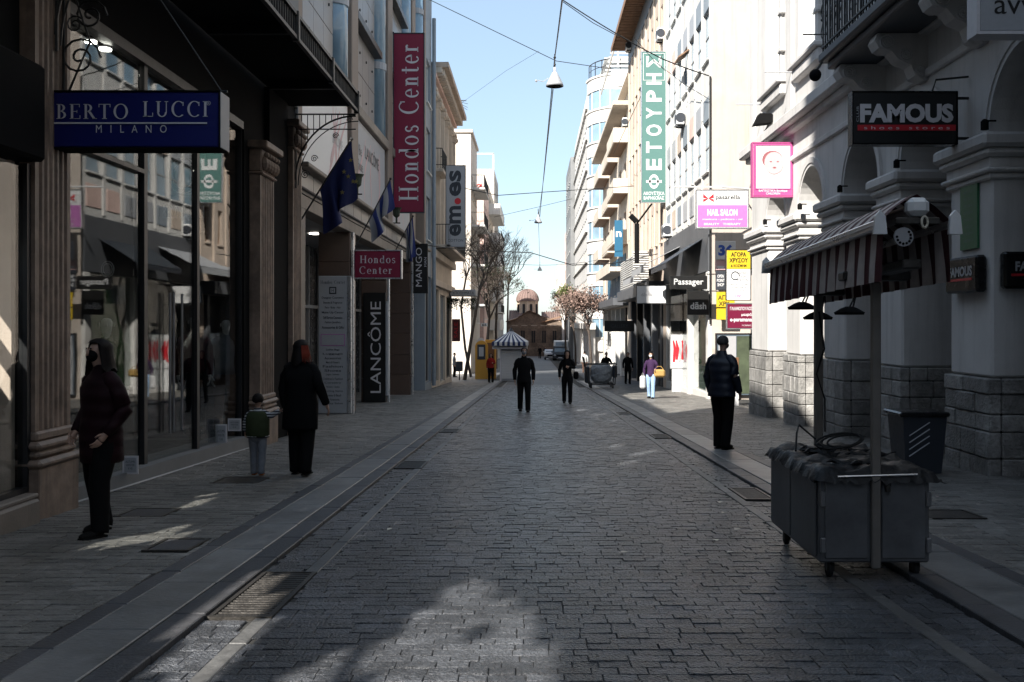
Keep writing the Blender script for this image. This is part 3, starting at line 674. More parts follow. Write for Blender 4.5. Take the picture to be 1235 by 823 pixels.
# fins and bays above
fins = [(19.5,19.95),(25.4,26.3),(31.7,32.7),(38.0,39.0),(42.2,42.7)]
for a, c in fins:
    top = 10.9 if a < 25 else 17
    b = MB(); b.cbox(XH+.06, XH-.4, a, c, zf1+.002, top, .02); b.build('fin', M['tan'], H)
b = MB(); b.box(XH-.36, -9, 19.6, 26.0, zf1-.3, 10.7); b.box(XH-.36, -9, 26.001, 42.6, zf1-.3, 16.8); b.build('core', M['greywall'], H)
pan = {}
for i in range(4):
    y0 = fins[i][1]+.01; y1 = fins[i+1][0]-.01; top = 10.7 if i == 0 else 16.7
    if i < 3:      # billboard between ledge and the next band
        b = MB(); b.cbox(XH-.02, XH-.35, y0, y1-.2, zf1+.1, 7.0, .02); bd = b.build('billboard', M['p_lgrey'] if i else M['p_white'], H)
        rr = random.Random(5+i); b = MB()
        for k in range(5):
            yy = y0+.4+rr.random()*(y1-y0-1.5)
            b.tube([(XH-.012, yy+q*.1+math.sin(q*.5+k)*.35, 4.9+q*.22) for q in range(9)], [.02+.05*math.sin(q/8*math.pi) for q in range(9)], 5)
        b.v = [(XH-.016 + (x-XH+.012)*.05, y, z) for x, y, z in b.v]
        b.build('print', M['p_lightpink'], bd)
        if i == 0: letter('LANCÔME', bd, (XH-.02, y1-1.5, 5.9), 1.2, .3, M['p_grey'], face='right', out=.012)
        else: letter('LANCÔME', bd, (XH-.02, (y0+y1)/2, 6.35), 2.4, .45, M['p_charcoal'], face='right', out=.012)
        if i == 1: letter('Be\nRose', bd, (XH-.02, y0+.7, 6.0), .8, .7, M['p_charcoal'], face='right', out=.012)
    b = MB(); b.cbox(XH+.1, XH-.3, y0, y1, 7.02, 7.3, .02); b.build('band', M['travertine'], H)
    z = 7.32; n = 4; w = (y1-y0-1.2)/n
    while z < top-1.2:
        for k in range(n):
            key = round(w,3)
            if key not in pan: q = MB(); q.cbox(0, -.16, .004, w-.004, .004, 1.19, .008); pan[key] = q.mesh(M['hondos_panel'])
            link('panel', pan[key], H, (XH-.19, y0+k*w, z))
            if i < 2 or k % 2:
                key2 = 'stud'
                if key2 not in pan: q = MB(); q.box(.0,.03,0,.05,0,.06); pan[key2] = q.mesh(M['iron'])
                link('stud', pan[key2], H, (XH-.19, y0+(k+.5)*w, z+.55))
        z += 1.2
    for q in range(2):   # rounded glass bay beside each fin
        b = MB(); cy = y1-.32-.58*q*0
    b = MB(); b.lathe([(.36, 7.31), (.36, top-.1)], (XH-.3, y1-.58, 0), 20, 1, 1); b.build('glass_bay', M['paneblue'], H, smooth=True)
    b = MB()
    for zz in (9.4, 11.9, 14.4):
        if zz < top-.5: b = MB(); b.lathe([(.39, zz), (.39, zz+.22)], (XH-.3, y1-.58, 0), 20); b.build('bay_band', M['p_lgrey'], H)
    if i > 0:
        for zq in (9.6, 12.4): b = MB(); b.cbox(XH+.06, XH-.3, y0, y1-1.2, zq, zq+.2, .01); b.build('string_course', M['frame_dark'], H)
# porch pillars
for i, y in enumerate((25.5, 31.8, 38.0)):
    g = gz(y)+.02
    z = g; k = 0
    while z < zf0-.05:
        z2 = min(z+.78, zf0-.005)
        b = MB(); b.cbox(XH-.02, XH-.82, y, y+.85, z+.003, z2-.003, .008); b.build('pillar_block', M['brownmarble'], H); z = z2
    b = MB(); b.cbox(XH+.0, XH+.07, y+.05, y+.2, g, zf0, .01); b.build('steel_strip', M['alu'], H)
b = MB(); b.cbox(XH+.02, XH-.22, 19.46, 20.4, -.7, zf0, .02); b.build('end_pier', M['travertine'], H)
# recessed shopfront
b = MB(); b.box(-7.2, -7.3, 19.5, 42.6, -1.5, zf0+.14); b.build('shopfront', M['blackgloss'], H)
for k in range(14):
    y = 20.2+k*1.6; b = MB(); b.box(-7.1, -7.19, y, y+.09, -1.4, zf0+.1); b.build('shopfront_post', M['frame_grey'], H)
b = MB(); b.box(-7.05, -7.13, 20.3, 42.4, 2.0, 2.1); b.build('transom', M['frame_grey'], H)
for px, py, d in ((361, 277, 23), (379, 317, 27.5)):
    x, y, z = at(px, py, d); b = MB(); b.lathe([(.13,0),(.13,.02)], (x, y, zf0+.12), 14); tag(b.build('ceiling_lamp', lamp_m), 'round lamp glowing in the store porch ceiling, ' + ('nearer the street corner' if d < 25 else 'deeper in the porch'), 'lamp', 'porch ceiling lamps')
b = MB(); b.box(-6.4, -6.0, 22.5, 22.6, -.7, 1.4); b.build('display_panel', M['p_charcoal'], H)
# floodlights on the ledge
for px, py, d in ((382,190,24.5),(445,240,31.5)):
    x, y, z = at(px, py+8, d); x = XH+.35; t = thing('floodlight', 'green floodlight cup standing on the store ledge, ' + ('nearer one by the blue flag' if d < 26 else 'farther one by the second flag'), 'lamp', (x, y, zf1), 0, 'floodlights on the store ledge')
    b = MB(); b.lathe([(.03,.0),(.03,.18),(.10,.24),(.12,.42),(.17,.5)], (0,0,0), 12); b.build('shade', M['leafdark'], t, local=True)
    b = MB(); b.box(-.12, .12, -.02, .02, 0, .03); b.build('bracket', M['iron'], t, local=True)

# --- grey-blue slim block and neoclassical building
blk = block('building', 'slim blue grey building between the cosmetics store and the columned facade', -1, -4.68, 42.72, 45.5, 16.5, 'bluegrey',
   [(43.3,44.9,z,z+1.9) for z in (5.2,8.2,11.2)] + [(43.0,45.2,-1.1,3.6,dict(gm='dark_in',nm=0,fm='frame_grey',sill=False))], depth=6)
b = MB(); b.tube([(-4.55,45.3,-1.3),(-4.55,45.3,15.4)], .09, 8); b.build('downpipe', M['bluegrey'], blk)
N_ = block('building', 'old cream building with tall fluted pilasters and a heavy overhanging cornice', -1, -4.75, 45.52, 57.5, 13.4, 'cream',
   [(45.52+12*(i+.5)/5-.55, 45.52+12*(i+.5)/5+.55, z, z+2.6, dict(nm=1,nt=1,fm='frame_grey')) for i in range(5) for z in (5.4, 9.0)] +
   [(46.2,49.6,-1.3,3.2,dict(gm='dark_in',nm=1,sill=False,fm='frame_dark')),(50.4,53.2,-1.5,3.0,dict(gm='paneblue',nm=1,sill=False,fm='frame_grey')),(54,56.8,-1.5,3.0,dict(gm='dark_in',nm=1,sill=False,fm='frame_dark'))], depth=7)
for i in range(6):
    y = 45.7+i*2.3; b = MB(); n = 8; pts = [(-4.8, y)]
    for k in range(n): pts += [(-4.55, y+.03+k*.055), (-4.575, y+.04+k*.055), (-4.575, y+.07+k*.055)]
    pts += [(-4.55, y+.5), (-4.8, y+.5)]; b.prism(pts, 'z', 5.0, 11.9); p = b.build('column', M['cream'], N_)
    b = MB(); b.cbox(-4.75,-4.45,y-.06,y+.56,12.25,12.4,.02)
    for k in range(3): b.ball((-4.5, y+.08+k*.17, 12.08), .13, 6, 5)
    b.cbox(-4.75,-4.5,y-.02,y+.5,11.9,12.24,.03); b.build('capital', M['cream'], p)
for z0, z1, o, m in ((12.41,12.8,.12,'cream'),(12.8,13.0,.3,'pinkish'),(13.0,13.25,.55,'cream'),(13.25,13.5,.85,'beige'),(4.6,4.95,.25,'cream'),(3.3,3.6,.2,'cream')):
    b = MB(); b.cbox(-4.75+o, -4.9, 45.53, 57.6, z0, z1-.002, .02); b.build('cornice', M[m], N_)
cb = MB(); cb.cbox(-4.1,-4.6,0,.14,12.9,13.2,.02); cme = cb.mesh(M['cream'])
for k in range(26): link('dentil', cme, N_, (0, 45.7+k*.46, 0))
def balcony(parent, s, X, y0, y1, z, out, m='white_cool', rail='iron', h=.95, solid=False, dy=.14):
    b = MB(); b.cbox(X, X-s*out, y0, y1, z-.16, z, .02); o = b.build('balcony', M[m], parent)
    if solid:
        b = MB(); b.cbox(X-s*(out-.08), X-s*out, y0, y1, z+.002, z+h, .015); b.cbox(X, X-s*(out-.081), y0, y0+.08, z+.002, z+h, .015); b.cbox(X, X-s*(out-.081), y1-.08, y1, z+.002, z+h, .015)
        b.build('parapet', M[m], o); return o
    b = MB(); xo = X-s*(out-.05)
    b.box(xo-.02, xo+.02, y0, y1, z+h-.04, z+h); b.box(xo-.01, xo+.01, y0, y1, z+.08, z+.1)
    for yy in (y0, y1): b.box(min(X, xo), max(X, xo), yy-.015, yy+.015, z+h-.04, z+h)
    n = int((y1-y0)/dy)
    for i in range(n+1): yy = y0+(y1-y0)*i/n; b.box(xo-.008, xo+.008, yy-.008, yy+.008, z, z+h-.04)
    n = int(out/dy)
    for yy in (y0, y1):
        for i in range(1, n+1): xx = X-s*out*i/(n+1); b.box(xx-.008, xx+.008, yy-.008, yy+.008, z, z+h-.04)
    b.build('railing', M[rail], o); return o
balcony(N_, -1, -4.75, 46.2, 56.5, 5.2, .9, 'cream'); balcony(N_, -1, -4.75, 46.6, 49, 8.8, .5, 'cream')
b = MB(); b.cbox(-4.7, -3.25, 55.5, 57.3, 3.42-.35, 3.42-.0, .03); cn = b.build('entrance_canopy', M['p_lgrey'], N_)
letter('YΠOΔHMATA', cn, (-3.95, 55.5, 3.24), 1.2, .16, M['p_charcoal'])
b = MB(); rr = random.Random(3)
for k in range(700):
    x, y, z = rr.uniform(-4.9,-3.3), rr.uniform(55.2,57.4), 2.95-abs(rr.gauss(0,.28)); q = .07
    a = Vector((rr.uniform(-1,1),rr.uniform(-1,1),rr.uniform(-1,1)))*q; c = Vector((rr.uniform(-1,1),rr.uniform(-1,1),rr.uniform(-1,1)))*q
    p = Vector((x,y,z)); b.add([p, p+a, p+a+c, p+c], [(0,1,2,3)])
hp_ = thing('hanging_plant', 'dark hanging foliage under the canopy of the old cream building', 'plant', (-4.1, 56.2, 2.95)); b.build('foliage', M['leafdark'], hp_)['kind'] = 'stuff'
# --- farther left row
L = block('building', 'white building with a blank sunlit side wall rising above the grey vertical sign', -1, -4.7, 74, 82, 15.7, 'white_wall', cols_rows(74.5,81.5,3,1.2,[(z,z+1.7) for z in (2,5,8,11)]), depth=8)
b = MB(); b.cbox(-4.55,-12.8,73.85,82.1,15.71,15.95,.02); b.build('parapet', M['white_wall'], L)
for z in (11.8, 9.0, 6.0, 3.0): balcony(L, -1, -4.7, 75, 81.5, z, 1.0, 'white_cool', solid=False, dy=.3)
L = block('building', 'low pale building with a brown cornice behind the bare tree on the left', -1, -4.9, 82.2, 90, 9.2, 'white_wall', cols_rows(82.5,89.5,3,1.1,[(z,z+1.8) for z in (1.6,5)]), depth=6)
b = MB(); b.cbox(-4.5,-10.9,82.1,90.1,9.21,9.6,.05); b.build('cornice', M['brownwood'], L)
L = block('building', 'pinkish building with red graffiti on its upper side wall', -1, -4.6, 91, 101, 15.2, 'pinkish', cols_rows(91.5,100.5,4,1.1,[(z,z+1.7) for z in (2,5,8,11)]), depth=8)
for k, (px, py) in enumerate(((571,231),(577,226),(574,237),(579,233))):
    x, y, z = at(px, py, 90.9); b = MB(); b.tube([(x+.3*math.cos(i*.8+k), y+.06, z+.3*math.sin(i*1.1+k)) for i in range(9)], .035, 4); b.build('graffiti', M['p_red'], L)
L = block('building', 'tall cream apartment building with stacked dark balconies on the left, behind the trees', -1, -4.7, 102, 116, 15.8, 'cream', cols_rows(102.5,115.5,4,1.5,[(z,z+1.9) for z in (1,4,7,10,13)]), depth=9)
for z in (1,4,7,10,13): balcony(L, -1, -4.7, 103, 115.5, z, 1.2, 'white_cool', solid=True)
L = block('building', 'white tower block with rooftop frame, farthest tall one on the left', -1, -4.9, 122, 136, 20.5, 'white_wall', cols_rows(122.5,135.5,4,1.5,[(z,z+1.9) for z in (3,6,9,12,15,17.8)]), depth=9)
for z in (3,6,9,12,15): balcony(L, -1, -4.9, 122.5, 135.5, z, .9, 'white_cool', solid=False, dy=.4)
b = MB(); b.box(-4.9,-5.1,122,122.15,20.5,22.4); b.box(-7.5,-7.4,122,122.15,20.5,22.4); b.box(-7.5,-4.9,122,122.15,22.3,22.45); b.build('roof_frame', M['frame_white'], L)
block('building', 'grey apartment building at the far left end beside the church square', -1, -4.6, 140, 150, 14, 'white_cool', cols_rows(140.5,149.5,3,1.5,[(z,z+1.8) for z in (0,3,6,9,11.7)]), depth=9)
block('building', 'hidden grey building added left of the church square to shade the church front', -1, -6.2, 151, 163.5, 15, 'greywall', cols_rows(151.5,163,4,1.4,[(z,z+1.8) for z in (0,3,6,9,12)]), depth=9)  # out of sight, put in so the church front falls in shade
block('building', 'cream apartment building behind the left of the church', -1, -7.5, 176, 190, 15, 'cream', cols_rows(176.5,189.5,3,1.5,[(z,z+1.8) for z in (0,3,6,9,12)]), depth=20)

# ================================================================== RIGHT SIDE
# --- arcade
XA = 5.62
ARC = thing('arcade_building', 'pale stucco building with a ground floor arcade on grey stone bases', 'building', (XA, 12.2, gz(12.2)))
piers = [(-6.0,-4.8),(-3,-1.8),(0,1.2),(3.2,4.4),(6.2,7.4),(9.2,10.4),(12.23,13.43),(15.2,16.2),(18.0,19.3),(21.0,22.2),(23.9,25.7)]
sp = 3.84
rr = random.Random(11)
for i, (a, c) in enumerate(piers):
    g = gz(c)-.02; near = 5 < i
    b = MB(); b.cbox(XA+.0, XA+1.0, a, c, .84, 3.33, .03)
    p = b.build('pier', M['stucco'], ARC)
    b = MB(); b.cbox(XA-.05, XA+1.05, a-.05, c+.05, 3.28, 3.36, .02); b.cbox(XA-.10, XA+1.1, a-.1, c+.1, 3.361, 3.42, .02)
    b.cbox(XA-.04, XA+1.04, a-.04, c+.04, 3.421, 3.55, .01); b.cbox(XA-.12, XA+1.12, a-.12, c+.12, 3.551, 3.66, .04); b.cbox(XA-.18, XA+1.18, a-.18, c+.18, 3.661, sp-.001, .04)
    b.build('impost', M['stucco'], p)
    b = MB(); b.box(XA-.02, XA+1.02, a-.02, c+.02, g, .83); b.build('base_core', M['mortar'], p)
    if i < 6:
        b = MB(); b.cbox(XA-.06,XA+1.04,a-.06,c+.04,g,.838,.02); b.build('stone_base', M['ashlar'], p); continue
    z = g
    hs = [rr.uniform(.2,.36) for _ in range(8)]; tot = 0; rows = []
    while z < .82:
        h = min(rr.uniform(.2,.36), .835-z)
        if .835-z-h < .12: h = .835-z
        rows.append((z, z+h)); z += h
    for z0, z1 in rows:      # street face then camera face
        y = a-.06
        while y < c+.05:
            y2 = y+rr.uniform(.3,.6)
            if c+.06-y2 < .2: y2 = c+.06
            q = MB(); q.cbox(XA-.06+rr.uniform(-.012,.01), XA+.1, y+.004, y2-.004, z0+.004, z1-.004, .016); q.build('stone_block', M['ashlar'], p); y = y2
        x = XA+.105
        while x < XA+1.03:
            x2 = x+rr.uniform(.25,.5)
            if XA+1.04-x2 < .2: x2 = XA+1.04
            q = MB(); q.cbox(x+.004, x2-.004, a-.06+rr.uniform(-.012,.01), a+.1, z0+.004, z1-.004, .016); q.build('stone_block', M['ashlar'], p); x = x2
# arches
arch = MB(); n = 20
for (a0, a1), (b0, b1) in zip(piers[:-1], piers[1:]):
    yc = (a1+b0)/2; r = (b0-a1)/2; ring = MB()
    pts = [(yc-r*math.cos(math.pi*k/n), sp+r*math.sin(math.pi*k/n)) for k in range(n+1)]
    for k in range(n):
        (ya, za), (yb, zb) = pts[k], pts[k+1]
        arch.add([(XA,ya,za),(XA,yb,zb),(XA,yb,5.5),(XA,ya,5.5),(XA+1,ya,za),(XA+1,yb,zb),(XA+1,yb,5.5),(XA+1,ya,5.5)], [(0,3,2,1),(4,5,6,7),(0,1,5,4)])
    for k in range(n):
        A0 = math.pi*k/n; A1 = math.pi*(k+1)/n
        P = lambda w, q, x: (x, yc-q*math.cos(w), sp+q*math.sin(w))
        for qa, qb, x in ((r+.001, r+.07, XA-.03), (r+.07, r+.18, XA-.05)):
            ring.add([P(A0,qa,x),P(A1,qa,x),P(A1,qb,x),P(A0,qb,x),P(A0,qa,XA+.01),P(A1,qa,XA+.01),P(A1,qb,XA+.01),P(A0,qb,XA+.01)], [(0,3,2,1),(0,1,5,4),(3,7,6,2)])
    ring.build('archivolt', M['stucco'], ARC)
for a, c in piers: arch.box(XA, XA+1.0, a, c, sp, 5.5)
arch.build('arcade_wall', M['stucco'], ARC)
b = MB(); b.cbox(XA-.06, XA+.3, -6, 25.75, 5.02, 5.14, .02); b.build('lower_string', M['stucco'], ARC)
b = MB(); b.cbox(XA-.14, XA+.4, -6, 25.8, 5.62, 5.74, .02); b.cbox(XA-.3, XA+.4, -6, 25.9, 5.741, 5.98, .03); b.build('string_cornice', M['stucco'], ARC)
wy = [(22.1,24.2),(19.2,21.3),(16.1,18.2),(13.2,15.3),(10.2,12.3),(7.2,9.3),(4.2,6.3),(1.2,3.3)]
ops = [(a+.45,c-.45,7.05,9.9) for a, c in wy] + [(a+.45,c-.45,11.3,14) for a, c in wy]
ops = [o if not 12.5 < o[0] < 17 or o[2] > 10 else (o[0], o[1], 5.99, 8.9) for o in ops]
b = MB(); wallgrid(b, XA, 1, -6, 25.7, 5.5, 15.5, ops, .35); b.box(XA+.36, 15, 25.4, 25.7, -1, 15.5); b.box(XA+.36, 15, -6, 25.4, 15.2, 15.5); b.build('upper_wall', M['stucco'], ARC)
b = MB(); b.box(XA+1.0, 15, -6, 25.4, 5.3, 5.5); b.box(XA+.6, 15, -6, 25.4, 5.6, 15.1); b.build('interior', M['dark_in'], ARC)
b = MB(); b.box(XA+3.2, XA+3.4, -6, 25.4, -1, 5.3); b.box(XA+1, XA+3.2, 25.41, 25.5, -1, 5.3); b.build('arcade_back_wall', M['darkgrey'], ARC)
for o in ops:
    window(ARC, 1, XA, *o[:4], nm=1, nt=2, rec=.2, gm='panecurt', sill=False)
    if o[2] > 6.5:
        b = MB(); b.cbox(XA-.22, XA+.05, o[0]-.42, o[1]+.42, o[2]-.16, o[2]-.06, .02); b.cbox(XA-.14, XA+.05, o[0]-.36, o[1]+.36, o[2]-.42, o[2]-.161, .03)
        for z in (.55, 1.4): b.cbox(XA-.12, XA+.02, o[0]-.3, o[0]-.02, o[2]+z, o[2]+z+.12, .02); 
        b.cbox(XA-.08, XA+.02, o[0]-.2, o[0]-.01, o[2]-.05, o[3]+.1, .01); b.cbox(XA-.08, XA+.02, o[1]+.01, o[1]+.2, o[2]-.05, o[3]+.1, .01); b.cbox(XA-.14, XA+.02, o[0]-.3, o[1]+.3, o[3]+.101, o[3]+.3, .03)
        b.build('window_surround', M['stucco'], ARC)
for y in (25.2, 21.5, 18.5):
    b = MB(); b.cbox(XA-.07, XA+.02, y, y+.45, 5.99, 15.2, .01); b.build('pilaster', M['stucco'], ARC)
# big balcony
by0, by1 = 9.6, 16.4
b = MB(); b.cbox(4.68, XA, by0, by1, 5.78, 5.94, .03); b.cbox(4.8, XA, by0+.1, by1-.1, 5.66, 5.779, .02); bal = b.build('balcony', M['darkgrey'], ARC)
b = MB()
for x0, x1, y0, y1 in ((4.72,4.76,by0+.05,by1-.05),): b.box(x0, x1, y0, y1, 6.92, 6.96); b.box(x0, x1, y0, y1, 6.02, 6.05)
b.box(4.74, XA, by1-.09, by1-.05, 6.92, 6.96); b.box(4.74, XA, by1-.09, by1-.05, 6.02, 6.05); b.build('rail', M['iron'], bal)
q = MB(); q.box(-.011,.011,-.011,.011,5.94,6.93); bme = q.mesh(M['iron'])
q2 = MB(); q2.tube([(0,.05*math.sin(k*.9),6.2+k*.05) for k in range(12)], .009, 4); q2.ball((0,0,6.5),.025,6,5); sme = q2.mesh(M['iron'])
for i in range(54):
    link('baluster', bme, bal, (4.74, by0+.1+i*.125, 0))
    if i % 2: link('scroll_bar', sme, bal, (4.74, by0+.1+i*.125+.06, 0))
for i in range(6): link('baluster', bme, bal, (4.86+i*.13, by1-.07, 0))
for y in (10.6, 12.3, 14.2, 15.9):
    b = MB()
    prof = [(XA+.01,5.65),(4.9,5.65),(4.86,5.55),(4.92,5.44),(5.1,5.4),(5.2,5.28),(5.38,5.2),(5.44,5.05),(5.56,4.98),(XA+.01,4.98)]
    b.prism(prof, 'y', y, y+.3)
    for cx, cz, r in ((5.03,5.52,.1),(5.3,5.34,.085),(5.5,5.1,.07)):
        for yy in (y-.025, y+.325):
            for k in (1, .62, .3): b.tube([(cx+r*k*math.cos(w*.5), yy, cz+r*k*math.sin(w*.5)) for w in range(14)], .014, 4)
    b.build('console', M['stucco'], bal)

# --- white corner building with window strips
XR = 6.1
op = []
for i in range(7):
    y = 34.6+i*1.62
    for z in (6.85, 10.75, 14.65, 18.55): op.append((y, y+1.15, z, z+1.78))
W_ = block('building', 'tall white corner building with a blank sunlit side wall and narrow window strips', 1, XR, 34.2, 46.0, 22, 'white_cool',
   op + [(34.7,38.6,-.95,3.3,dict(skip=True)),(39,45.6,-1.1,3.3,dict(skip=True))], depth=12, win=dict(nm=0,nt=1,gm='paneblue',fm='frame_grey',rec=.07,fw=.05), cat='building')
rr = random.Random(2)
for i in range(7):
    for z in (8.62, 12.5, 16.4, 5.6):
        y = 34.6+i*1.62; b = MB(); b.cbox(XR-.03, XR+.05, y, y+1.15, z+.02, z+.82, .01); b.build('spandrel_panel', M[rr.choice(['bluegrey','p_lgrey','pinkish','beige','p_lgrey','bluegrey'])], W_)
for i in range(8):
    y = 34.6+i*1.62-.36; b = MB(); b.cbox(XR-.05, XR+.02, y, y+.2, 5.4, 21.9, .01); b.build('mullion_strip', M['white_cool'], W_)
b = MB(); b.tube([(XR-.05,34.15,1.5),(XR-.05,34.15,10)], .035, 6); b.build('cable_pipe', M['iron'], W_)
# ground floor shop, corner
b = MB(); b.box(XR+.31, XR+3.5, 34.5, 34.7, -1.2, 3.3); b.box(XR+1.8, XR+1.9, 34.5, 45.8, -1.4, 3.3); b.build('shop_back', M['shop_in'], W_)
b = MB(); b.box(XR+.08, XR+.09, 34.72, 38.58, -.9, 3.28); b.box(XR+.08, XR+.09, 39.02, 45.5, -1, 3.28); b.build('pane', M['glass'], W_)
b = MB(); b.box(XR+.3, XR+.34, 35, 38.5, -1.0, 3.2); b.build('green_display', M['p_green'], W_)
b = MB(); b.cbox(XR-.1, XR+.2, 34.25, 46, 3.32, 5.3, .02); b.build('fascia', M['darkgrey'], W_)
b = MB(); b.cbox(XR-.12, XR+.3, 34.21, 34.68, -1.3, 3.31, .02); b.build('white_post', M['white_cool'], W_); b = MB(); b.cbox(XR-.12, XR+.3, 38.62, 38.98, -1.4, 3.31, .02); b.build('white_post', M['white_cool'], W_)
for px0, px1, py0, py1, m, lab in ((860,905,403,500,'darkgrey','w'),):
    pass
b = MB(); b.box(6.101, 17.5, 34.186, 34.199, gz(34)-.1, 21.99); b.build('blank_plaster', M['plaster'], W_)
b = MB()      # window in the side wall with green and mannequin backdrop
x0, _, z1 = at(862,402,34.2); x1, _, z0 = at(908,478,34.2)
b.cbox(x0, x1, 34.08, 34.19, z0, z1, .01); b.build('side_window_frame', M['frame_dark'], W_)
b = MB(); b.box(x0+.06, x1-.06, 34.06, 34.075, z0+.06, z1-.06); b.build('side_window', M['pane'], W_)
b = MB(); xm = x0+.72; b.box(xm, x1-.1, 34.045, 34.055, z0+.1, z1-.1); b.build('green_backdrop', M['leafdark'], W_)
b = MB(); b.box(x0+.1, xm-.02, 34.045, 34.055, z0+.08, z1-.1); b.build('grey_panel', M['p_grey'], W_)
# --- beige louvred building under a wide eave
op = cols_rows(46.5, 63.5, 9, .75, [(z, z+1.7) for z in (5.4, 8.6, 11.8, 15.0)])
B_ = block('building', 'beige building with dark louvred openings under a wide brown slatted eave', 1, XR, 46.02, 64, 18.0, 'beige', op + [(47,63,-1.9,2.9,dict(skip=True))], depth=12, win=dict(nm=0,nt=2,gm='dark_in',fm='brownwood',rec=.2,sill='beige'))
for i in range(10):
    y = 46.3+i*1.9; b = MB(); b.cbox(XR-.08, XR+.02, y, y+.3, 4.0, 18, .01); b.build('rib', M['beige'], B_)
b = MB(); b.cbox(5.0, 7, 46, 64.4, 19.15, 19.3, .02); b.cbox(4.96,5.0,46,64.4,19.0,19.35,.01); ev = b.build('eave', M['brownwood'], B_)
b = MB(); b.box(XR-.05, XR+11, 46.05, 63.95, 18.001, 19.15); b.build('attic', M['darkgrey'], B_)
q = MB(); q.cbox(5.02, 6.1, 0, .12, 19.05, 19.149, .01); me_ = q.mesh(M['brownwood'])
for i in range(60): link('eave_slat', me_, ev, (0, 46.1+i*.3, 0))
def ac(parent_thing, label, x, y, z, s=1.):
    t = thing('air_conditioner', label, 'air conditioner', (x, y, z), 0, 'air conditioning units on the right facades')
    b = MB(); b.cbox(-.35*s, 0, 0, .85*s, 0, .6*s, .03); b.build('casing', M['white_plastic'], t, local=True)
    b = MB(); b.lathe([(.22*s,0),(.22*s,-.015)], (-.02*s-.18*s+.02, -.001, .3*s), 16, axis='y'); b.lathe([(.22*s,0),(.22*s,-.012)], (-.351*s, .42*s, .3*s), 16, axis='x'); b.build('fan_grille', M['p_charcoal'], t, local=True)
    b = MB(); b.box(-.3*s, 0, .1, .14, -.06, 0); b.box(-.3*s, 0, .6*s, .6*s+.04, -.06, 0); b.build('bracket', M['iron'], t, local=True)
for k, (px, py, d, lab) in enumerate(((804,47,46.3,'white air conditioner high on the corner above the green vertical sign'),(739,60,62,'air conditioner under the slatted eave'),
      (748,152,64.5,'tan shaded air conditioner on the cream facade above the balcony'),(814,285,44,'white air conditioner above the awnings right of the green sign'),(824,150,40,'grey air conditioner beneath the small brown hood on the white building'))):
    x, y, z = at(px, py, d); ac(None, lab, XR-.05, y, z, .9)
b = MB(); b.add([(6.08,39,12.3),(6.08,40.2,12.3),(5.65,40.2,12.0),(5.65,39,12.0),(6.08,39,12.24),(6.08,40.2,12.24),(5.65,40.2,11.94),(5.65,39,11.94)], [(0,1,2,3),(7,6,5,4),(0,3,7,4),(1,5,6,2),(3,2,6,7)]); b.build('hood', M['brownwood'], W_)
# --- cream apartment block with deep balconies
op = cols_rows(64.8, 87, 6, 1.5, [(z, z+2.1) for z in (3.6, 6.9, 10.2, 13.5)])
C_ = block('building', 'cream apartment block with deep stepped balconies and brown undersides', 1, XR, 64.02, 88, 15.6, 'cream', op + [(65,87,-2.3,2.6,dict(skip=True))], depth=12, win=dict(nm=1,gm='dark_in',fm='brownwood'))
for k, z in enumerate((6.9, 10.2, 13.5)):
    for y0, y1, o in ((64.6,70.5,.95),(72.5,79,.75),(80.5,87.5,.9)):
        bb_ = balcony(C_, 1, XR, y0, y1, z-.05, o, 'cream', solid=True, h=.8)
        b = MB(); b.box(XR-.02, XR-o+.1, y0+.1, y1-.1, z-.05-.18, z-.05-.161); b.build('underside', M['brownwood'], bb_)
b = MB(); b.cbox(XR-1.0, XR+11, 64.1, 88, 15.6, 15.9, .03); b.build('roof_edge', M['cream'], C_)
b = MB(); b.cbox(XR+.8, XR+11, 66, 88, 15.91, 18.6, .03); b.cbox(XR+.3, XR+11, 66, 88, 18.61, 18.8, .03); b.build('setback_storey', M['cream'], C_)
b = MB()
for i in range(14): b.box(XR-.6, XR+1.5, 67+i*1.2, 67.15+i*1.2, 21+.0, 21.12)
b.box(XR-.5, XR-.4, 67, 84, 20.8, 21.0); b.box(XR-.5,XR-.4,67,67.1,18.8,20.8); b.build('pergola', M['frame_white'], C_)
# --- curved white building
D_ = thing('building', 'tall white modern building with rounded glazed corner bays and a roof terrace', 'building', (6.1, 90, gz(90)))
cx, cy, r = 9.2, 94.0, 4.2
tops = 24.2
def arcband(b, r0, r1, z0, z1, a0=180, a1=292, n=16):
    v = []
    for k in range(n+1):
        w = R(a0+(a1-a0)*k/n)
        for q, z in ((r0,z0),(r1,z0),(r1,z1),(r0,z1)): v.append((cx+q*math.cos(w), cy+q*math.sin(w), z))
    f = []
    for k in range(n):
        for j in range(4): f.append((k*4+j, k*4+(j+1) % 4, k*4+4+(j+1) % 4, k*4+4+j))
    b.add(v, f)
b = MB(); b.lathe([(r-.25,-3),(r-.25,tops)], (cx,cy,0), 40); b.box(5.25, 16, 94.2, 128, -3.2, tops); b.build('core', M['white_cool'], D_)
for z in range(-1, 24, 3):
    b = MB(); arcband(b, r-.2, r, z+.0, z+1.15); b.build('parapet_band', M['white_cool'], D_)
    b = MB(); arcband(b, r-.2, r+.12, z+1.151, z+1.3); b.build('ledge', M['white_cool'], D_)
    if z < 23:
        b = MB(); arcband(b, r-.24, r-.1, z+1.31, z+2.95, 186, 288); b.build('ribbon_window', M['paneblue'], D_)
        for k in range(7):
            w = R(186+17*k); b = MB(); b.tube([(cx+(r-.08)*math.cos(w), cy+(r-.08)*math.sin(w), z+1.3), (cx+(r-.08)*math.cos(w), cy+(r-.08)*math.sin(w), z+2.99)], .05, 4); b.build('mullion', M['frame_white'], D_)
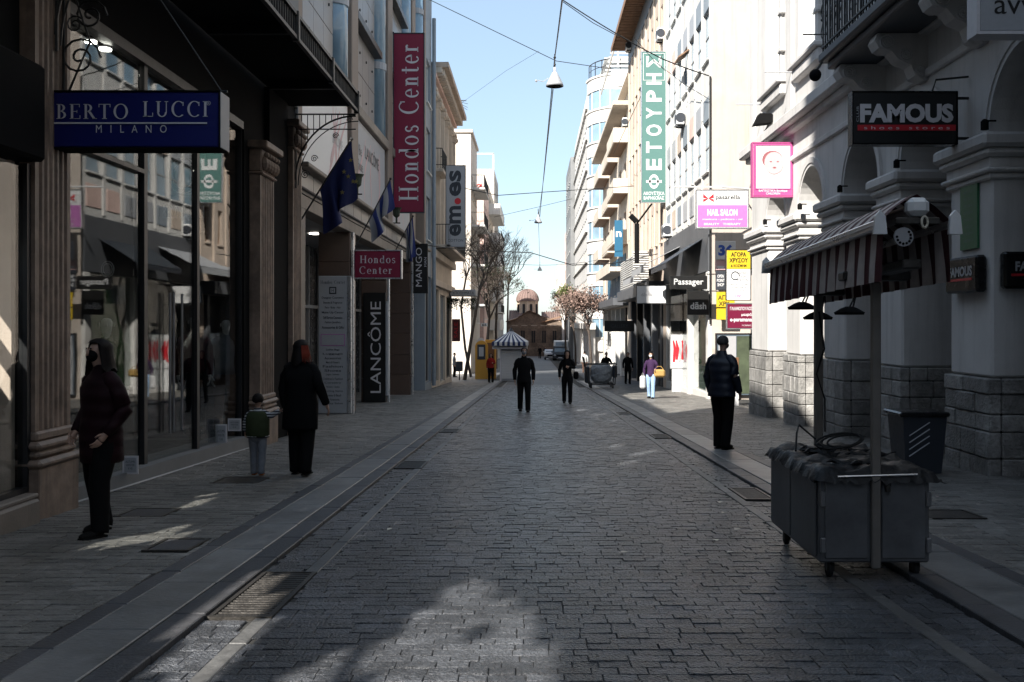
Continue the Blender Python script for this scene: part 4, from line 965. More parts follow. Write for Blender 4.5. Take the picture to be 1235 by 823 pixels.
for z in range(2, 23, 3):
    for i in range(11):
        window(D_, 1, 5.24, 98+i*2.7, 99.5+i*2.7, z+.9, z+2.4, rec=-.02, nm=1, nt=0, fm='frame_grey', gm='dark_in', sill=False)
    b = MB(); b.cbox(5.02, 5.25, 97, 128, z+2.5, z+2.62, .01); b.build('shade_fin', M['white_cool'], D_)
b = MB()
for k in range(9):
    w = R(180+14*k); b.tube([(cx+(r-.2)*math.cos(w), cy+(r-.2)*math.sin(w), tops), (cx+(r-.2)*math.cos(w), cy+(r-.2)*math.sin(w), tops+1.5)], .04, 4)
b.tube([(cx+(r-.2)*math.cos(R(180+7*k)), cy+(r-.2)*math.sin(R(180+7*k)), tops+1.5) for k in range(17)], .05, 4); b.tube([(cx+(r-.2)*math.cos(R(180+7*k)), cy+(r-.2)*math.sin(R(180+7*k)), tops+.9) for k in range(17)], .03, 4)
b.build('terrace_rail', M['frame_dark'], D_)
b = MB(); b.box(7.2, 11, 94, 99, tops, tops+2.0); b.build('penthouse', M['panecurt'], D_)
b = MB(); b.box(6.6, 11.5, 93, 99.4, tops+2.01, tops+2.2); b.build('penthouse_roof', M['frame_white'], D_)
block('building', 'slim grey tower behind the curved white building', 1, 4.7, 128.1, 146, 23, 'greywall', cols_rows(129,145,6,1.3,[(z,z+1.8) for z in (8,11,14,17,20)]), depth=9)
T_ = block('building', 'pink and white chequered building at the far right end of the street', 1, 5.0, 150, 162, 16, 'pinkish', cols_rows(150.5,161.5,4,1.2,[(z,z+1.8) for z in (1,4,7,10,13)]), depth=10)
for i in range(7):
    for j in range(13):
        if (i+j) % 2:
            b = MB(); b.box(5.0+i*.25, 5.22+i*.25, 149.9, 149.99, j*1.1, j*1.1+.95); b.build('white_tile', M['frame_white'], T_)
block('building', 'pale apartment building with planted terraces, half hidden by the green tree on the right', 1, 4.2, 176, 188, 12, 'white_wall', cols_rows(176.5,187.5,4,1.5,[(z,z+1.8) for z in (1,4,7,9.7)]), depth=16)
block('building', 'low white shop building beyond the pink chequered one', 1, 4.6, 163, 173, 5.2, 'white_cool', cols_rows(163.5,172.5,4,1.3,[(z,z+1.8) for z in (-2,2)]), depth=10)
# ground floors of the right row
g0 = MB()
b = MB(); b.box(XR+.9, XR+1.0, 46.3, 87.9, -3, 3.4); b.build('shopfront_back', M['dark_in'], B_)
for i, y in enumerate((47.5, 51.2, 55, 58.6, 62.2)):
    b = MB(); b.cbox(XR-.02, XR+.3, y, y+.35, -2.2, 2.9, .01); b.build('shop_post', M[['darkgrey','p_lgrey','darkgrey','p_black','darkgrey'][i]], B_)
for i, y in enumerate((66, 70, 74, 78, 82, 86)):
    b = MB(); b.cbox(XR-.02, XR+.3, y, y+.5, -2.6, 2.6, .01); b.build('shop_post', M[['p_black','white_cool','white_cool','white_cool','white_cool','white_cool'][i]], C_)
for i in range(5):
    y = 48+i*3.3; b = MB(); b.box(XR+.25, XR+.28, y, y+2.2, gz(y)+.3, gz(y)+2.6); b.build('shop_window', M['pane'], B_)
b = MB(); b.cbox(5.3, XR, 46.1, 63.5, 2.9, 3.5, .02); b.build('dark_fascia', M['darkgrey'], B_)
# corrugated screen: ribs and sheet
b = MB(); b.box(5.6, 5.62, 53, 63.8, 3.5, 5.4); b.build('screen_sheet', M['p_lgrey'], B_)
q = MB(); q.cbox(5.52, 5.59, 0, 10.8, 0, .06, .01); me_ = q.mesh(M['white_cool'])
for k in range(15): link('screen_rib', me_, B_, (0, 53, 3.52+k*.125))
q = MB(); q.cbox(0, .95, 52.9, 52.97, 0, .06, .01); me_ = q.mesh(M['white_cool'])
b = MB(); b.box(5.3, 6.1, 52.98, 53.0, 3.5, 5.4); b.build('screen_sheet', M['p_lgrey'], B_)
for k in range(15): link('screen_rib', me_, B_, (5.25, 0, 3.52+k*.125))
awning(W_, 'awning', 1, XR-.1, 35.5, 40, 4.55, 1.3, .85, 'p_charcoal', .2); awning(W_, 'awning', 1, XR-.1, 41, 46, 4.7, 1.5, .75, 'p_lgrey', .3)
awning(B_, 'awning', 1, XR, 47, 52.5, 4.4, 1.4, .6, 'p_lgrey', .3)
b = MB(); b.cbox(4.9, XR, 64.3, 78, 4.9, 5.2, .02); b.cbox(4.85, 4.9, 64.3, 78, 4.8, 5.5, .01); b.build('porch_slab', M['cream'], C_)
b = MB(); b.cbox(5.1, XR, 64.2, 88, 2.7, 3.2, .02); b.build('dark_fascia', M['darkgrey'], C_)
for i, (px0, px1, py0, py1, d) in enumerate(((741,751,266,310,64.1),)):
    x0, _, z1 = at(px0, py0, d); x1, _, z0 = at(px1, py1, d); b = MB(); b.box(x0, x1, d-.05, d, z0, z1); o = b.build('poster', M['p_skyblue']); tag(o, 'narrow blue poster with a white n facing the camera beside the balcony', 'poster'); letter('n', o, ((x0+x1)/2, d-.05, z0+(z1-z0)*.62), .36, .36, M['p_white'], bold=.03)
    x0, _, z1 = at(738,266,d); x1, _, z0 = at(757,312,d)
for i in range(6):
    y = 66+i*2.6; o = MB(); o.box(XR-.06, XR-.02, y, y+2.5, 3.3+.0, 6.2); o = o.build('poster', M['p_skyblue']); tag(o, ['nearest','second','third','fourth','fifth','farthest'][i]+' of the six blue posters in a row on the cream facade', 'poster', 'blue posters along the cream facade')
    if i % 2 == 0: letter('n', o, (XR-.06, y+1.25, 4.9), 1.0, .6, M['p_white'], face='left', bold=.03, out=.01)
for i in range(9):
    y = 91+i*4.2; xx = 5.25 if y > 95 else 5.6
    b = MB(); b.cbox(4.95, xx, y, y+.5, gz(y)-.1, 1.0, .02); b.build('portico_post', M['white_cool'], D_)
b = MB(); b.cbox(4.9, 5.6, 90, 128, 1.0, 1.6, .02); b.build('portico_beam', M['white_cool'], D_)

# --- unseen buildings behind the camera, put in for street darkness and reflections
block('building', 'plain unseen building across the street behind the camera, added to darken the street canyon', 1, 5.9, -32, -6.2, 13, 'greywall', cols_rows(-31,-7,6,1.2,[(z,z+2) for z in (5,8.5)]), depth=8)
t = thing('building', 'unseen building added to close the street far behind the camera', 'building', (0, -36, gz(-36)))
b = MB(); b.box(-12, 14, -38, -34, -.5, 12); b.build('wall', M['greywall'], t)

# ================================================================== CHURCH
CH = thing('church', 'small byzantine church of brown stone with a red tiled dome closing the street', 'church', (0, 165, gz(165)))
g = gz(165)
b = MB(); b.prism([(-4.4,g),(4.6,g),(4.6,1.8),(-.4+1.2,3.0),(-.8,3.7),(-2.6,2.6),(-4.4,1.9)], 'y', 165, 171); b.build('front_hall', M['church'], CH)
def tilequad(parent, p, n, m='roof_tile'):
    b = MB(); P = [Vector(q) for q in p]
    for i in range(n):
        a = P[0].lerp(P[1], i/n); c = P[0].lerp(P[1], (i+.8)/n); d = P[3].lerp(P[2], (i+.8)/n); e = P[3].lerp(P[2], i/n); h = Vector((0,0,.14))
        b.add([a, c, d, e, (a+c)/2+h, (d+e)/2+h], [(0,4,5,3),(4,1,2,5),(0,1,4),(3,5,2)])
    b.add(P, [(0,1,2,3)]); return b.build('roof', M[m], parent)
tilequad(CH, [(-2.7,164.6,2.55),(-.8,164.6,3.75),(-.8,172,3.75),(-2.7,172,2.55)], 3, 'brownwood'); tilequad(CH, [(-.8,164.6,3.75),(1.2,164.6,2.85),(1.2,172,2.85),(-.8,172,3.75)], 3, 'brownwood')
for x0, x1, z0, z1 in ((-4.7,-2.7,1.9,2.5),(1.2,4.9,1.85,2.8)):
    b = MB(); b.add([(x0,164.5,z0),(x1,164.5,z1),(x1,171,z1+.2),(x0,171,z0+.2),(x0,164.5,z0-.12),(x1,164.5,z1-.12)], [(0,1,2,3),(0,4,5,1)]); b.build('eave', M['brownwood'], CH)
for i in range(5):
    x = -3.6+i*1.75; b = MB(); b.box(x-.32, x+.32, 164.93, 164.99, -1.6, .4); w = b.build('window', M['dark_in'], CH)
    q = MB(); q.box(x-.03, x+.03, 164.86, 164.92, -1.6, .4)
    for sx in (-1, 1): q.box(x+sx*.36-.04, x+sx*.36+.04, 164.85, 164.92, -1.6, .5)
    q.box(x-.4, x+.4, 164.85, 164.92, .41, .6); q.build('frame', M['church'], w)
rr = random.Random(4)
for j in range(9):
    z = g+.3+j*.62; x = -4.4
    while x < 4.5:
        x2 = min(x+rr.uniform(.6,1.2), 4.58)
        if not (-1.7 < z < .5 and any(abs((x+x2)/2-(-3.6+i*1.75)) < .75 for i in range(5))) and z+.6 < 2.0:
            q = MB(); q.cbox(x+.02, x2-.02, 164.95, 165.02, z+.02, z+.6, .02); q.build('stone_block', M['church'], CH)
        x = x2
for x in (-3.2,-1.6,0,1.6,3.2): 
    q = MB(); q.box(x-.5, x+.5, 164.9, 164.94, 1.2, 1.27); q.build('brick_band', M['cream'], CH)
b = MB(); b.box(-4.0, 7.0, 172, 184, g, 2.2); b.build('nave', M['churchdome'], CH)
tilequad(CH, [(-4.4,171.8,2.2),(-.9,171.8,2.2),(-.9,176,3.9),(-4.4,176,3.9)], 10); tilequad(CH, [(1.3,171.8,2.2),(7.2,171.8,2.2),(7.2,176,3.6),(1.3,176,3.6)], 16)
dx, dy = -1.15, 176
b = MB(); b.lathe([(1.75,2),(1.75,5.5)], (dx,dy,0), 8); b.build('drum', M['churchdome'], CH)
for k in range(8):
    w = 2*math.pi*k/8; c = MB(); c.tube([(dx+1.76*math.cos(w), dy+1.76*math.sin(w), 2.2), (dx+1.76*math.cos(w), dy+1.76*math.sin(w), 5.6)], .13, 8); c.build('colonnette', M['churchdome'], CH)
    w += math.pi/8; c = MB(); X0 = dx+1.68*math.cos(w); Y0 = dy+1.68*math.sin(w); c.tube([(X0,Y0,3.1),(X0,Y0,5.0)], .24, 6); c.build('drum_window', M['dark_in'], CH)
b = MB(); prof = [(2.0, 5.5), (2.02, 5.62)] + [(1.98*math.cos(R(q)), 5.65+2.0*math.sin(R(q))) for q in range(0, 90, 9)] + [(.05, 7.66)]
b.lathe(prof, (dx,dy,0), 32); b.build('dome', M['roof_tile'], CH)
q = MB()
for k in range(24):
    w = 2*math.pi*k/24; q.tube([(dx+1.99*math.cos(R(e))*math.cos(w), dy+1.99*math.cos(R(e))*math.sin(w), 5.66+2.01*math.sin(R(e))) for e in range(0, 85, 12)], .06, 4)
q.build('dome_ribs', M['roof_tile'], CH)
q = MB(); q.box(dx-.04,dx+.04,dy-.04,dy+.04,7.6,8.5); q.box(dx-.3,dx+.3,dy-.03,dy+.03,8.15,8.23); q.build('cross', M['p_grey'], CH)
# ================================================================== SIGNS
# vertical banner of the cosmetics store
t, x0, x1, z0, z1 = signboard('vertical_banner', 'tall crimson vertical banner lettered Hondos Center', 475, 511, 41, 256, 33, .12, 'p_magenta', frame=.03, fm='p_charcoal', armx=-4.7)
letter('Hondos', t, ((x0+x1)/2+.0, 33, z0+1.62), .66, 2.5, M['p_silver'], style='serif', rot=90, out=.008)
letter('Center', t, ((x0+x1)/2+.0, 33, z0+4.4), .66, 2.3, M['p_silver'], style='serif', rot=90, out=.008)
t, x0, x1, z0, z1 = signboard('store_sign', 'small rounded crimson box sign reading Hondos Center above the information board', 428, 483, 303, 335, 26, .22, 'p_magenta', frame=.03, fm='alu', armx=-4.75)
letter('Hondos', t, ((x0+x1)/2, 26, z1-.22), .92, .2, M['p_silver'], style='serif', out=.008); letter('Center', t, ((x0+x1)/2-.05, 26, z1-.50), .85, .2, M['p_silver'], style='serif', out=.008)
t, x0, x1, z0, z1 = signboard('information_board', 'tall white information board listing store departments on the first brown pillar', 384, 419, 333, 499, 25.3, .1, 'p_lgrey')
b = MB(); b.cbox(x1+.002, x1+.1, 25.28, 25.44, z0, z1, .01); b.build('side_strip', M['alu'], t)
xc = (x0+x1)/2
letter('Hondos Center', t, (xc, 25.3, z1-.16), .62, .085, M['p_charcoal'], style='serif')
b = MB(); b.box(xc-.09, xc+.09, 25.292, 25.299, z1-.46, z1-.28); b.build('logo_square', M['p_charcoal'], t)
b = MB(); b.box(xc-.06, xc+.06, 25.285, 25.291, z1-.43, z1-.31); b.build('logo_square', M['p_lgrey'], t); letter('H', t, (xc, 25.286, z1-.37), .06, .08, M['p_charcoal'])
for i, s_ in enumerate(["Designer Cosmetics","Beauty & Fragrance","Face - Body - Hair","Make Up Center","Self-Service Cosmetics","Fashion Jewellery","Accessories & Gifts"]): letter(s_, t, (xc, 25.3, z1-.56-i*.125), .56-.08*(i % 3), .07, M['p_charcoal'], bold=.01)
b = MB(); b.box(x0+.06, x1-.06, 25.292, 25.299, z0+1.72, z0+2.02); b.build('notice', M['p_lilac'], t); b = MB(); b.box(x0+.08, x1-.08, 25.288, 25.2915, z0+1.74, z0+2.0); b.build('notice', M['p_lgrey'], t)
for i, s_ in enumerate(["Ladies Bags","Luggage","Accessories","Men's & Women's","Fashion","Shoes","Lingerie - Swimwear","Children's Fashion","Corsetry","Hosiery - Socks","Sporting Items","Swimwear & Beach","Hair Accessories","Beauty Salon"]): letter(s_, t, (xc, 25.3, z0+1.62-i*.105), .34+.17*((i*5) % 3)/2, .06, M['p_charcoal'], bold=.01)
t, x0, x1, z0, z1 = signboard('brand_board', 'tall black board lettered LANCÔME standing against the second brown pillar', 438, 465, 353, 485, 31.6, .12, 'p_black')
letter('LANCÔME', t, ((x0+x1)/2, 31.6, (z0+z1)/2), .42, 2.9, M['p_silver'], rot=90, out=.006)
b = MB(); b.cbox(x1+.002, x1+.08, 31.58, 31.74, z0+.2, z0+3.2, .01); b.build('side_strip', M['p_lgrey'], t)
t, x0, x1, z0, z1 = signboard('vertical_sign', 'black vertical sign lettered MANGO MAN below the striped flag', 498, 516, 294, 354, 38.5, .1, 'p_black', armx=-4.75)
letter('MANGO', t, ((x0+x1)/2-.06, 38.5, (z0+z1)/2+.05), .24, 1.5, M['p_silver'], rot=90); letter('MAN', t, ((x0+x1)/2+.19, 38.5, (z0+z1)/2+.25), .09, .36, M['p_silver'], rot=90)
t, x0, x1, z0, z1 = signboard('vertical_sign', 'light grey vertical sign lettered em.es with a red dot', 538, 561, 200, 298, 46.2, .15, 'p_lgrey', armx=-4.8, frame=.02, fm='p_charcoal')
zc_ = (z0+z1)/2
letter('em', t, ((x0+x1)/2-.02, 46.2, z0+1.2), .56, 1.4, M['p_charcoal'], rot=90, bold=.03); letter('es', t, ((x0+x1)/2-.02, 46.2, z0+2.95), .56, 1.2, M['p_charcoal'], rot=90, bold=.03)
b = MB(); b.lathe([(.15,0),(.15,.01)], ((x0+x1)/2+.1, 46.185, z0+2.12), 14, axis='y'); b.build('red_dot', M['p_red'], t); letter('COTTON', t, ((x0+x1)/2, 46.2, z0+.3), .7, .12, M['p_charcoal'])
t, x0, x1, z0, z1 = signboard('hanging_sign', 'dark red vertical sign by the entrance under the canopy plant', 545, 555, 385, 412, 57.6, .08, 'p_wine', armx=-4.8)
letter('SALE', t, ((x0+x1)/2, 57.6, (z0+z1)/2), .2, .9, M['p_red'], rot=90)
t, x0, x1, z0, z1 = signboard('street_sign', 'small white sign numbered 65 hanging below the trees left of the kiosk', 580, 588, 390, 394, 66, .08, 'p_white'); letter('65', t, ((x0+x1)/2, 66, (z0+z1)/2), .3, .17, M['p_black'], bold=.03)
b = MB(); b.tube([(x0+.2,66.04,z1),(x0+.2,66.04,z1+1.9)], .015, 4); b.build('hanger', M['iron'], t)
# green vertical sign
t, x0, x1, z0, z1 = signboard('vertical_sign', 'tall green vertical sign lettered ΦΕΤΟΥΡΗΣ on the bright right facades', 774, 803, 63, 244, 46, .2, 'p_teal', frame=.03, fm='alu', armx=6.1)
xc = (x0+x1)/2; zz = z0+.95
for ch in 'ΦETOYPHΣ':
    letter(ch, t, (xc, 46, zz), .72, .52 if ch != 'Φ' else .66, M['p_white'], rot=90, bold=.03, out=.008, style='serif' if ch == 'Φ' else 'sans'); zz += .79
letter('AKOYΣTIKA\nBAPHKOΪAΣ', t, (xc, 46, z0+.3), .98, .38, M['p_white'], bold=.02)
b = MB(); b.box(x0+.06,x1-.06,45.99,45.998,z1-1.32,z1-1.3); b.box(x0+.06,x1-.06,45.99,45.998,z1-.08,z1-.06); b.box(x0+.06,x0+.08,45.99,45.998,z1-1.3,z1-.08); b.box(x1-.08,x1-.06,45.99,45.998,z1-1.3,z1-.08); b.build('border', M['p_white'], t)
# pink nail salon sign
t, x0, x1, z0, z1 = signboard('salon_sign', 'white and lilac sign reading pasarella NAIL SALON with a red butterfly', 840, 902, 230, 275, 32.5, .12, 'p_white', frame=.03, fm='alu')
b = MB(); b.box(x0+.03, x1-.03, 32.488, 32.499, z0+.03, z0+.74); b.build('lilac_field', M['p_lilac'], t)
letter('pasarella', t, (x0+1.02, 32.5, z1-.24), .8, .19, M['p_black'], bold=.015)
for sx in (-1, 1):
    for sz, h in ((1, .15), (-1, .11)):
        b = MB(); b.box(0,0,0,0,0,0); b = MB(); c = (x0+.38, z1-.26); b.add([(c[0],32.48,c[1]),(c[0]+sx*.17,32.48,c[1]+sz*h),(c[0]+sx*.17,32.48,c[1]+sz*.03),], [(0,1,2)]); b.build('butterfly_wing', M['p_red'], t)
letter('NAIL SALON', t, ((x0+x1)/2, 32.488, z0+.5), .98, .22, M['p_white'], bold=.04); letter('manicure - pedicure - gel', t, ((x0+x1)/2, 32.488, z0+.27), 1.3, .07, M['p_white'], bold=.02); letter('BEAUTY   THERAPY', t, ((x0+x1)/2, 32.488, z0+.12), 1.2, .07, M['p_white'], bold=.02)
b = MB(); b.tube([(4.6,32.56,z1+.12),(6.15,32.56,z1+.12),(7.1,33,z1+.12),(7.1,34.2,z1+.12)], .03, 6); b.tube([(5.5,32.56,z1),(5.5,32.56,z1+.12)], .02, 4); b.build('bracket', M['p_white'], t)
# baby sign on the arcade
t, x0, x1, z0, z1 = signboard('shop_sign', 'pink framed sign with a baby portrait hanging beside the arcade', 908, 956, 173, 237, 21.6, .16, 'p_white', frame=.02, fm='p_pink', armx=5.62)
b = MB(); e = .045
b.box(x0+e,x1-e,21.588,21.599,z0+.14,z0+.15+.0); 
for q in ((x0+.01,x0+.06,z0+.01,z1-.01),(x1-.06,x1-.01,z0+.01,z1-.01),(x0+.06,x1-.06,z1-.05,z1-.01),(x0+.06,x1-.06,z0+.01,z0+.17)): b.box(q[0],q[1],21.588,21.599,q[2],q[3])
b.build('pink_border', M['p_pink'], t)
xc = (x0+x1)/2+.02; zc2 = z0+.72
b = MB(); b.lathe([(.21,0),(.21,-.008)], (xc,21.595,zc2), 20, 1, 1.15, 'y'); b.build('baby_face', M['p_lightpink'], t)
b = MB(); b.lathe([(.21,0),(.21,-.004)], (xc-.03,21.596,zc2+.07), 20, 1.08, .95, 'y'); b.build('baby_hair', M['p_wallpaint'], t)
b = MB(); 
for dx_, dz_, r_ in ((-.07,.03,.02),(.08,.03,.02),(.01,-.1,.03)): b.lathe([(r_,0),(r_,-.006)], (xc+dx_,21.586,zc2+dz_), 8, 1.3, .6, 'y')
b.build('face_features', M['p_wallpaint'], t)
letter('BAΠTIΣTIKA Boutique\nCHILDREN', t, ((x0+x1)/2, 21.588, z0+.09), .62, .11, M['p_white'], bold=.02)
# posters on the corner
def corner_sign(name, lab, px0, px1, py0, py1, d, m, cat='sign', **k):
    return signboard(name, lab, px0, px1, py0, py1, d, .06, m, cat, 'advertising panels on the white corner', **k)
t, x0, x1, z0, z1 = corner_sign('gold_sign', 'yellow topped sign ΑΓΟΡΑ ΧΡΥΣΟΥ on the white corner, larger and nearer one', 876, 905, 302, 362, 32, 'p_white', frame=.02, fm='p_black')
b = MB(); b.box(x0+.01,x1-.01,31.988,31.999,z1-.6,z1-.01); b.build('yellow_field', M['p_yellow'], t)
letter('AΓOPA\nXPYΣOY', t, ((x0+x1)/2, 31.988, z1-.23), .6, .34, M['p_black'], bold=.03); letter('& KOΣMHM', t, ((x0+x1)/2, 31.988, z1-.5), .5, .09, M['p_black'], bold=.02)
b = MB(); b.tube([(x0+.28+.13*math.cos(k*.5), 31.99, z1-.82+.13*math.sin(k*.5)) for k in range(12)], .015, 4); b.build('ring_logo', M['p_charcoal'], t)
letter('ANTIKES\nCASH\nSTATION', t, (x1-.26, 32, z1-.85), .36, .3, M['p_charcoal']); letter('XPYΣA - AΣHMI\nNOMIΣMATA\nPOΛOΓIA', t, ((x0+x1)/2, 32, z1-1.2), .6, .24, M['p_charcoal']); letter('1ος', t, ((x0+x1)/2, 32, z0+.12), .2, .12, M['p_pink'], bold=.03)
t, x0, x1, z0, z1 = corner_sign('lightbox_sign', 'crimson sign reading e-paramana below the yellow gold sign', 877, 910, 367, 396, 31.8, 'p_magdark', frame=.035, fm='alu')
letter('ΓΑΛΑΝΟΠΟΥΛΟΣ', t, ((x0+x1)/2, 31.8, z1-.14), .7, .11, M['p_white'], bold=.02); letter('μωρά', t, (x0+.62, 31.8, z1-.34), .34, .12, M['p_white'], bold=.03); letter('e-paramana', t, ((x0+x1)/2, 31.8, z0+.24), .7, .13, M['p_white'], bold=.03); letter('1ος όροφος', t, (x0+.62, 31.8, z0+.09), .3, .07, M['p_white'])
t, x0, x1, z0, z1 = corner_sign('poster', 'white poster with a big blue 36 on the white corner', 863, 887, 291, 313, 33.8, 'p_white'); letter('36', t, ((x0+x1)/2, 33.8, (z0+z1)/2), .5, .38, M['p_blue'], bold=.05)
t, x0, x1, z0, z1 = corner_sign('poster', 'dark poster with small white writing left of the gold sign', 863, 875, 327, 350, 33.9, 'p_charcoal'); letter('OPEN\nPOINT\nSHOP', t, ((x0+x1)/2, 33.9, (z0+z1)/2), .26, .4, M['p_white'], bold=.02)
t, x0, x1, z0, z1 = corner_sign('poster', 'yellow poster ΑΓΟΡΑ partly behind the crimson sign', 864, 886, 352, 386, 33.7, 'p_yellow'); letter('AΓO\nXPY', t, (x0+.25, 33.7, z1-.3), .4, .36, M['p_black'], bold=.02)
t, x0, x1, z0, z1 = corner_sign('poster', 'pale poster with a small picture between the 36 and the dark poster', 863, 875, 314, 326, 33.95, 'p_lightpink'); printed(t, 'p_white', x0+.05, x1-.05, z0+.05, z0+.14, 33.95)
t = thing('pylon_sign', 'white freestanding pylon on the sunlit pavement beside the dark shop window', 'sign', (6.0, 29.7, gz(29.7)))
b = MB(); x0,_,_ = at(881,0,29.7); x1,_,_ = at(891,0,29.7); b.cbox(x0, x1, 29.7, 29.85, gz(29.7), .1, .01); b.build('panel', M['p_white'], t); b = MB(); b.cbox(at(866,0,29.7)[0], x1, 29.69, 29.86, .101, .5, .01); b.build('header', M['p_brown'], t)
# shop name boards on the awnings row
t, x0, x1, z0, z1 = signboard('shop_sign', 'black sign board reading Passager', 808, 853, 333, 349, 33, .12, 'p_black', armx=6.1); letter('Passager', t, ((x0+x1)/2, 33, (z0+z1)/2), .98, .26, M['p_white'], bold=.01)
t, x0, x1, z0, z1 = signboard('shop_sign', 'black square sign reading dash beneath the Passager sign', 829, 855, 351, 380, 34.0, .1, 'p_black'); letter('dāsh', t, ((x0+x1)/2, 34.0, (z0+z1)/2-.1), .55, .24, M['p_white'], bold=.03)
t, x0, x1, z0, z1 = signboard('shop_sign', 'white illuminated sign box reading dash & dots', 768, 803, 345, 366, 41, .15, 'p_white', frame=.02, fm='p_charcoal', armx=6.1); letter('dāsh&dots.', t, ((x0+x1)/2, 41, (z0+z1)/2), .85, .14, M['p_grey'])
t, x0, x1, z0, z1 = signboard('shop_sign', 'dark box sign with grey figures under the dark shop canopy', 729, 765, 387, 400, 52, .12, 'p_black'); letter('GALLERY', t, ((x0+x1)/2, 52, (z0+z1)/2), .9, .2, M['p_charcoal'])
t, x0, x1, z0, z1 = signboard('poster_stand', 'white poster with red figures in the lit shopfront right of the walking woman', 809, 830, 404, 444, 41.5, .1, 'p_white', frame=.03, fm='p_grey')
for k in range(5):
    b = MB(); xx = x0+.12+k*.12; b.tube([(xx,41.49,z0+.25+.1*(k%2)),(xx+.05,41.49,z0+.8),(xx-.02,41.49,z0+1.15)], [.05,.07,.03], 5); b.v = [(x,41.485+(y-41.49)*.05,z) for x,y,z in b.v]; b.build('print', M['p_red' if k != 2 else 'p_grey'], t)
b = MB(); b.cbox(x0+.05, x1-.05, 41.52, 41.6, gz(41), z0-.04, .01); b.build('stand', M['p_white'], t)
# club shoe stores
t, x0, x1, z0, z1 = signboard('shop_sign', 'black box sign reading FAMOUS shoes stores on two iron brackets', 1028, 1154, 111, 174, 12.8, .16, 'p_black', frame=.008, fm='blackgloss', armx=5.62, armz=(4.42, 3.9))
letter('FAMOUS', t, at(1093,137,12.8), 1.2, .245, M['p_silver'], bold=.05, out=.008)
b = MB(); xa,_,za = at(1034,151,12.8); xb,_,zb_ = at(1152,158,12.8); b.box(xa,xb,12.79,12.799,zb_,za); b.build('red_band', M['p_red'], t)
letter('s h o e s   s t o r e s', t, at(1093,154.6,12.8), 1.1, .042, M['p_silver'], out=.013); letter('CLUB', t, at(1034,138,12.8), .03, .2, M['p_lgrey'], rot=90)
b = MB(); b.tube([(5.62,12.88,4.7),(5.2,12.88,4.66),(5.15,12.88,4.5)], .015, 5); b.build('bracket', M['iron'], t)
t = thing('lightbox_sign', 'small black square FAMOUS lightbox on the street side of the nearest pier', 'sign', (5.6, 12.55, 1.93), 0, 'small square lightboxes on the nearest pier')
b = MB(); b.cbox(5.47, 5.61, 12.32, 13.25, 1.9, 2.36, .03); b.build('box', M['blackgloss'], t); letter('FAMOUS', t, (5.47,12.78,2.17), .7, .13, M['p_lgrey'], face='left', bold=.04)
b = MB(); b.box(5.462,5.469,12.44,13.12,2.05,2.08); b.build('red_band', M['p_red'], t)
t = thing('lightbox_sign', 'small black FAMOUS lightbox cut by the right edge of the photo', 'sign', (6.0, 12.1, 1.93), 0, 'small square lightboxes on the nearest pier')
b = MB(); b.cbox(5.70, 6.35, 12.06, 12.2, 1.93, 2.38, .03); b.build('box', M['blackgloss'], t); letter('FAMOUS', t, (6.08,12.06,2.2), .5, .12, M['p_lgrey'], bold=.04); b = MB(); b.box(5.78,6.3,12.05,12.059,2.08,2.11); b.build('red_band', M['p_red'], t)
t = thing('plaque', 'narrow green notice plaque on the nearest pier', 'plaque', (5.6, 12.6, 2.5))
b = MB(); b.box(5.585, 5.615, 12.55, 13.05, 2.46, 3.28); b.build('panel', M['p_dgreen'], t)
for i in range(8): letter(['ΑΚΡΟΠΟΛΗ','ΜΟΥΣΕΙΟ','ΠΛΑΚΑ','ΑΓΟΡΑ','ΣΥΝΤΑΓΜΑ','ΘΗΣΕΙΟ','ΨΥΡΡΗ','ΜΕΤΡΟ'][i], t, (5.585,12.8,3.2-i*.09), .3-.04*(i % 3), .035, M['p_teal'], face='left')
t, x0, x1, z0, z1 = signboard('shop_sign', 'white box sign reading avv at the top right corner', 1181, 1300, -40, 38, 9.6, .2, 'p_lgrey', frame=.03, fm='p_silver', armx=5.62)
letter('avv', t, (at(1223,12,9.6)[0], 9.6, at(0,9,9.6)[2]), .39, .135, M['p_black'], bold=.0); 

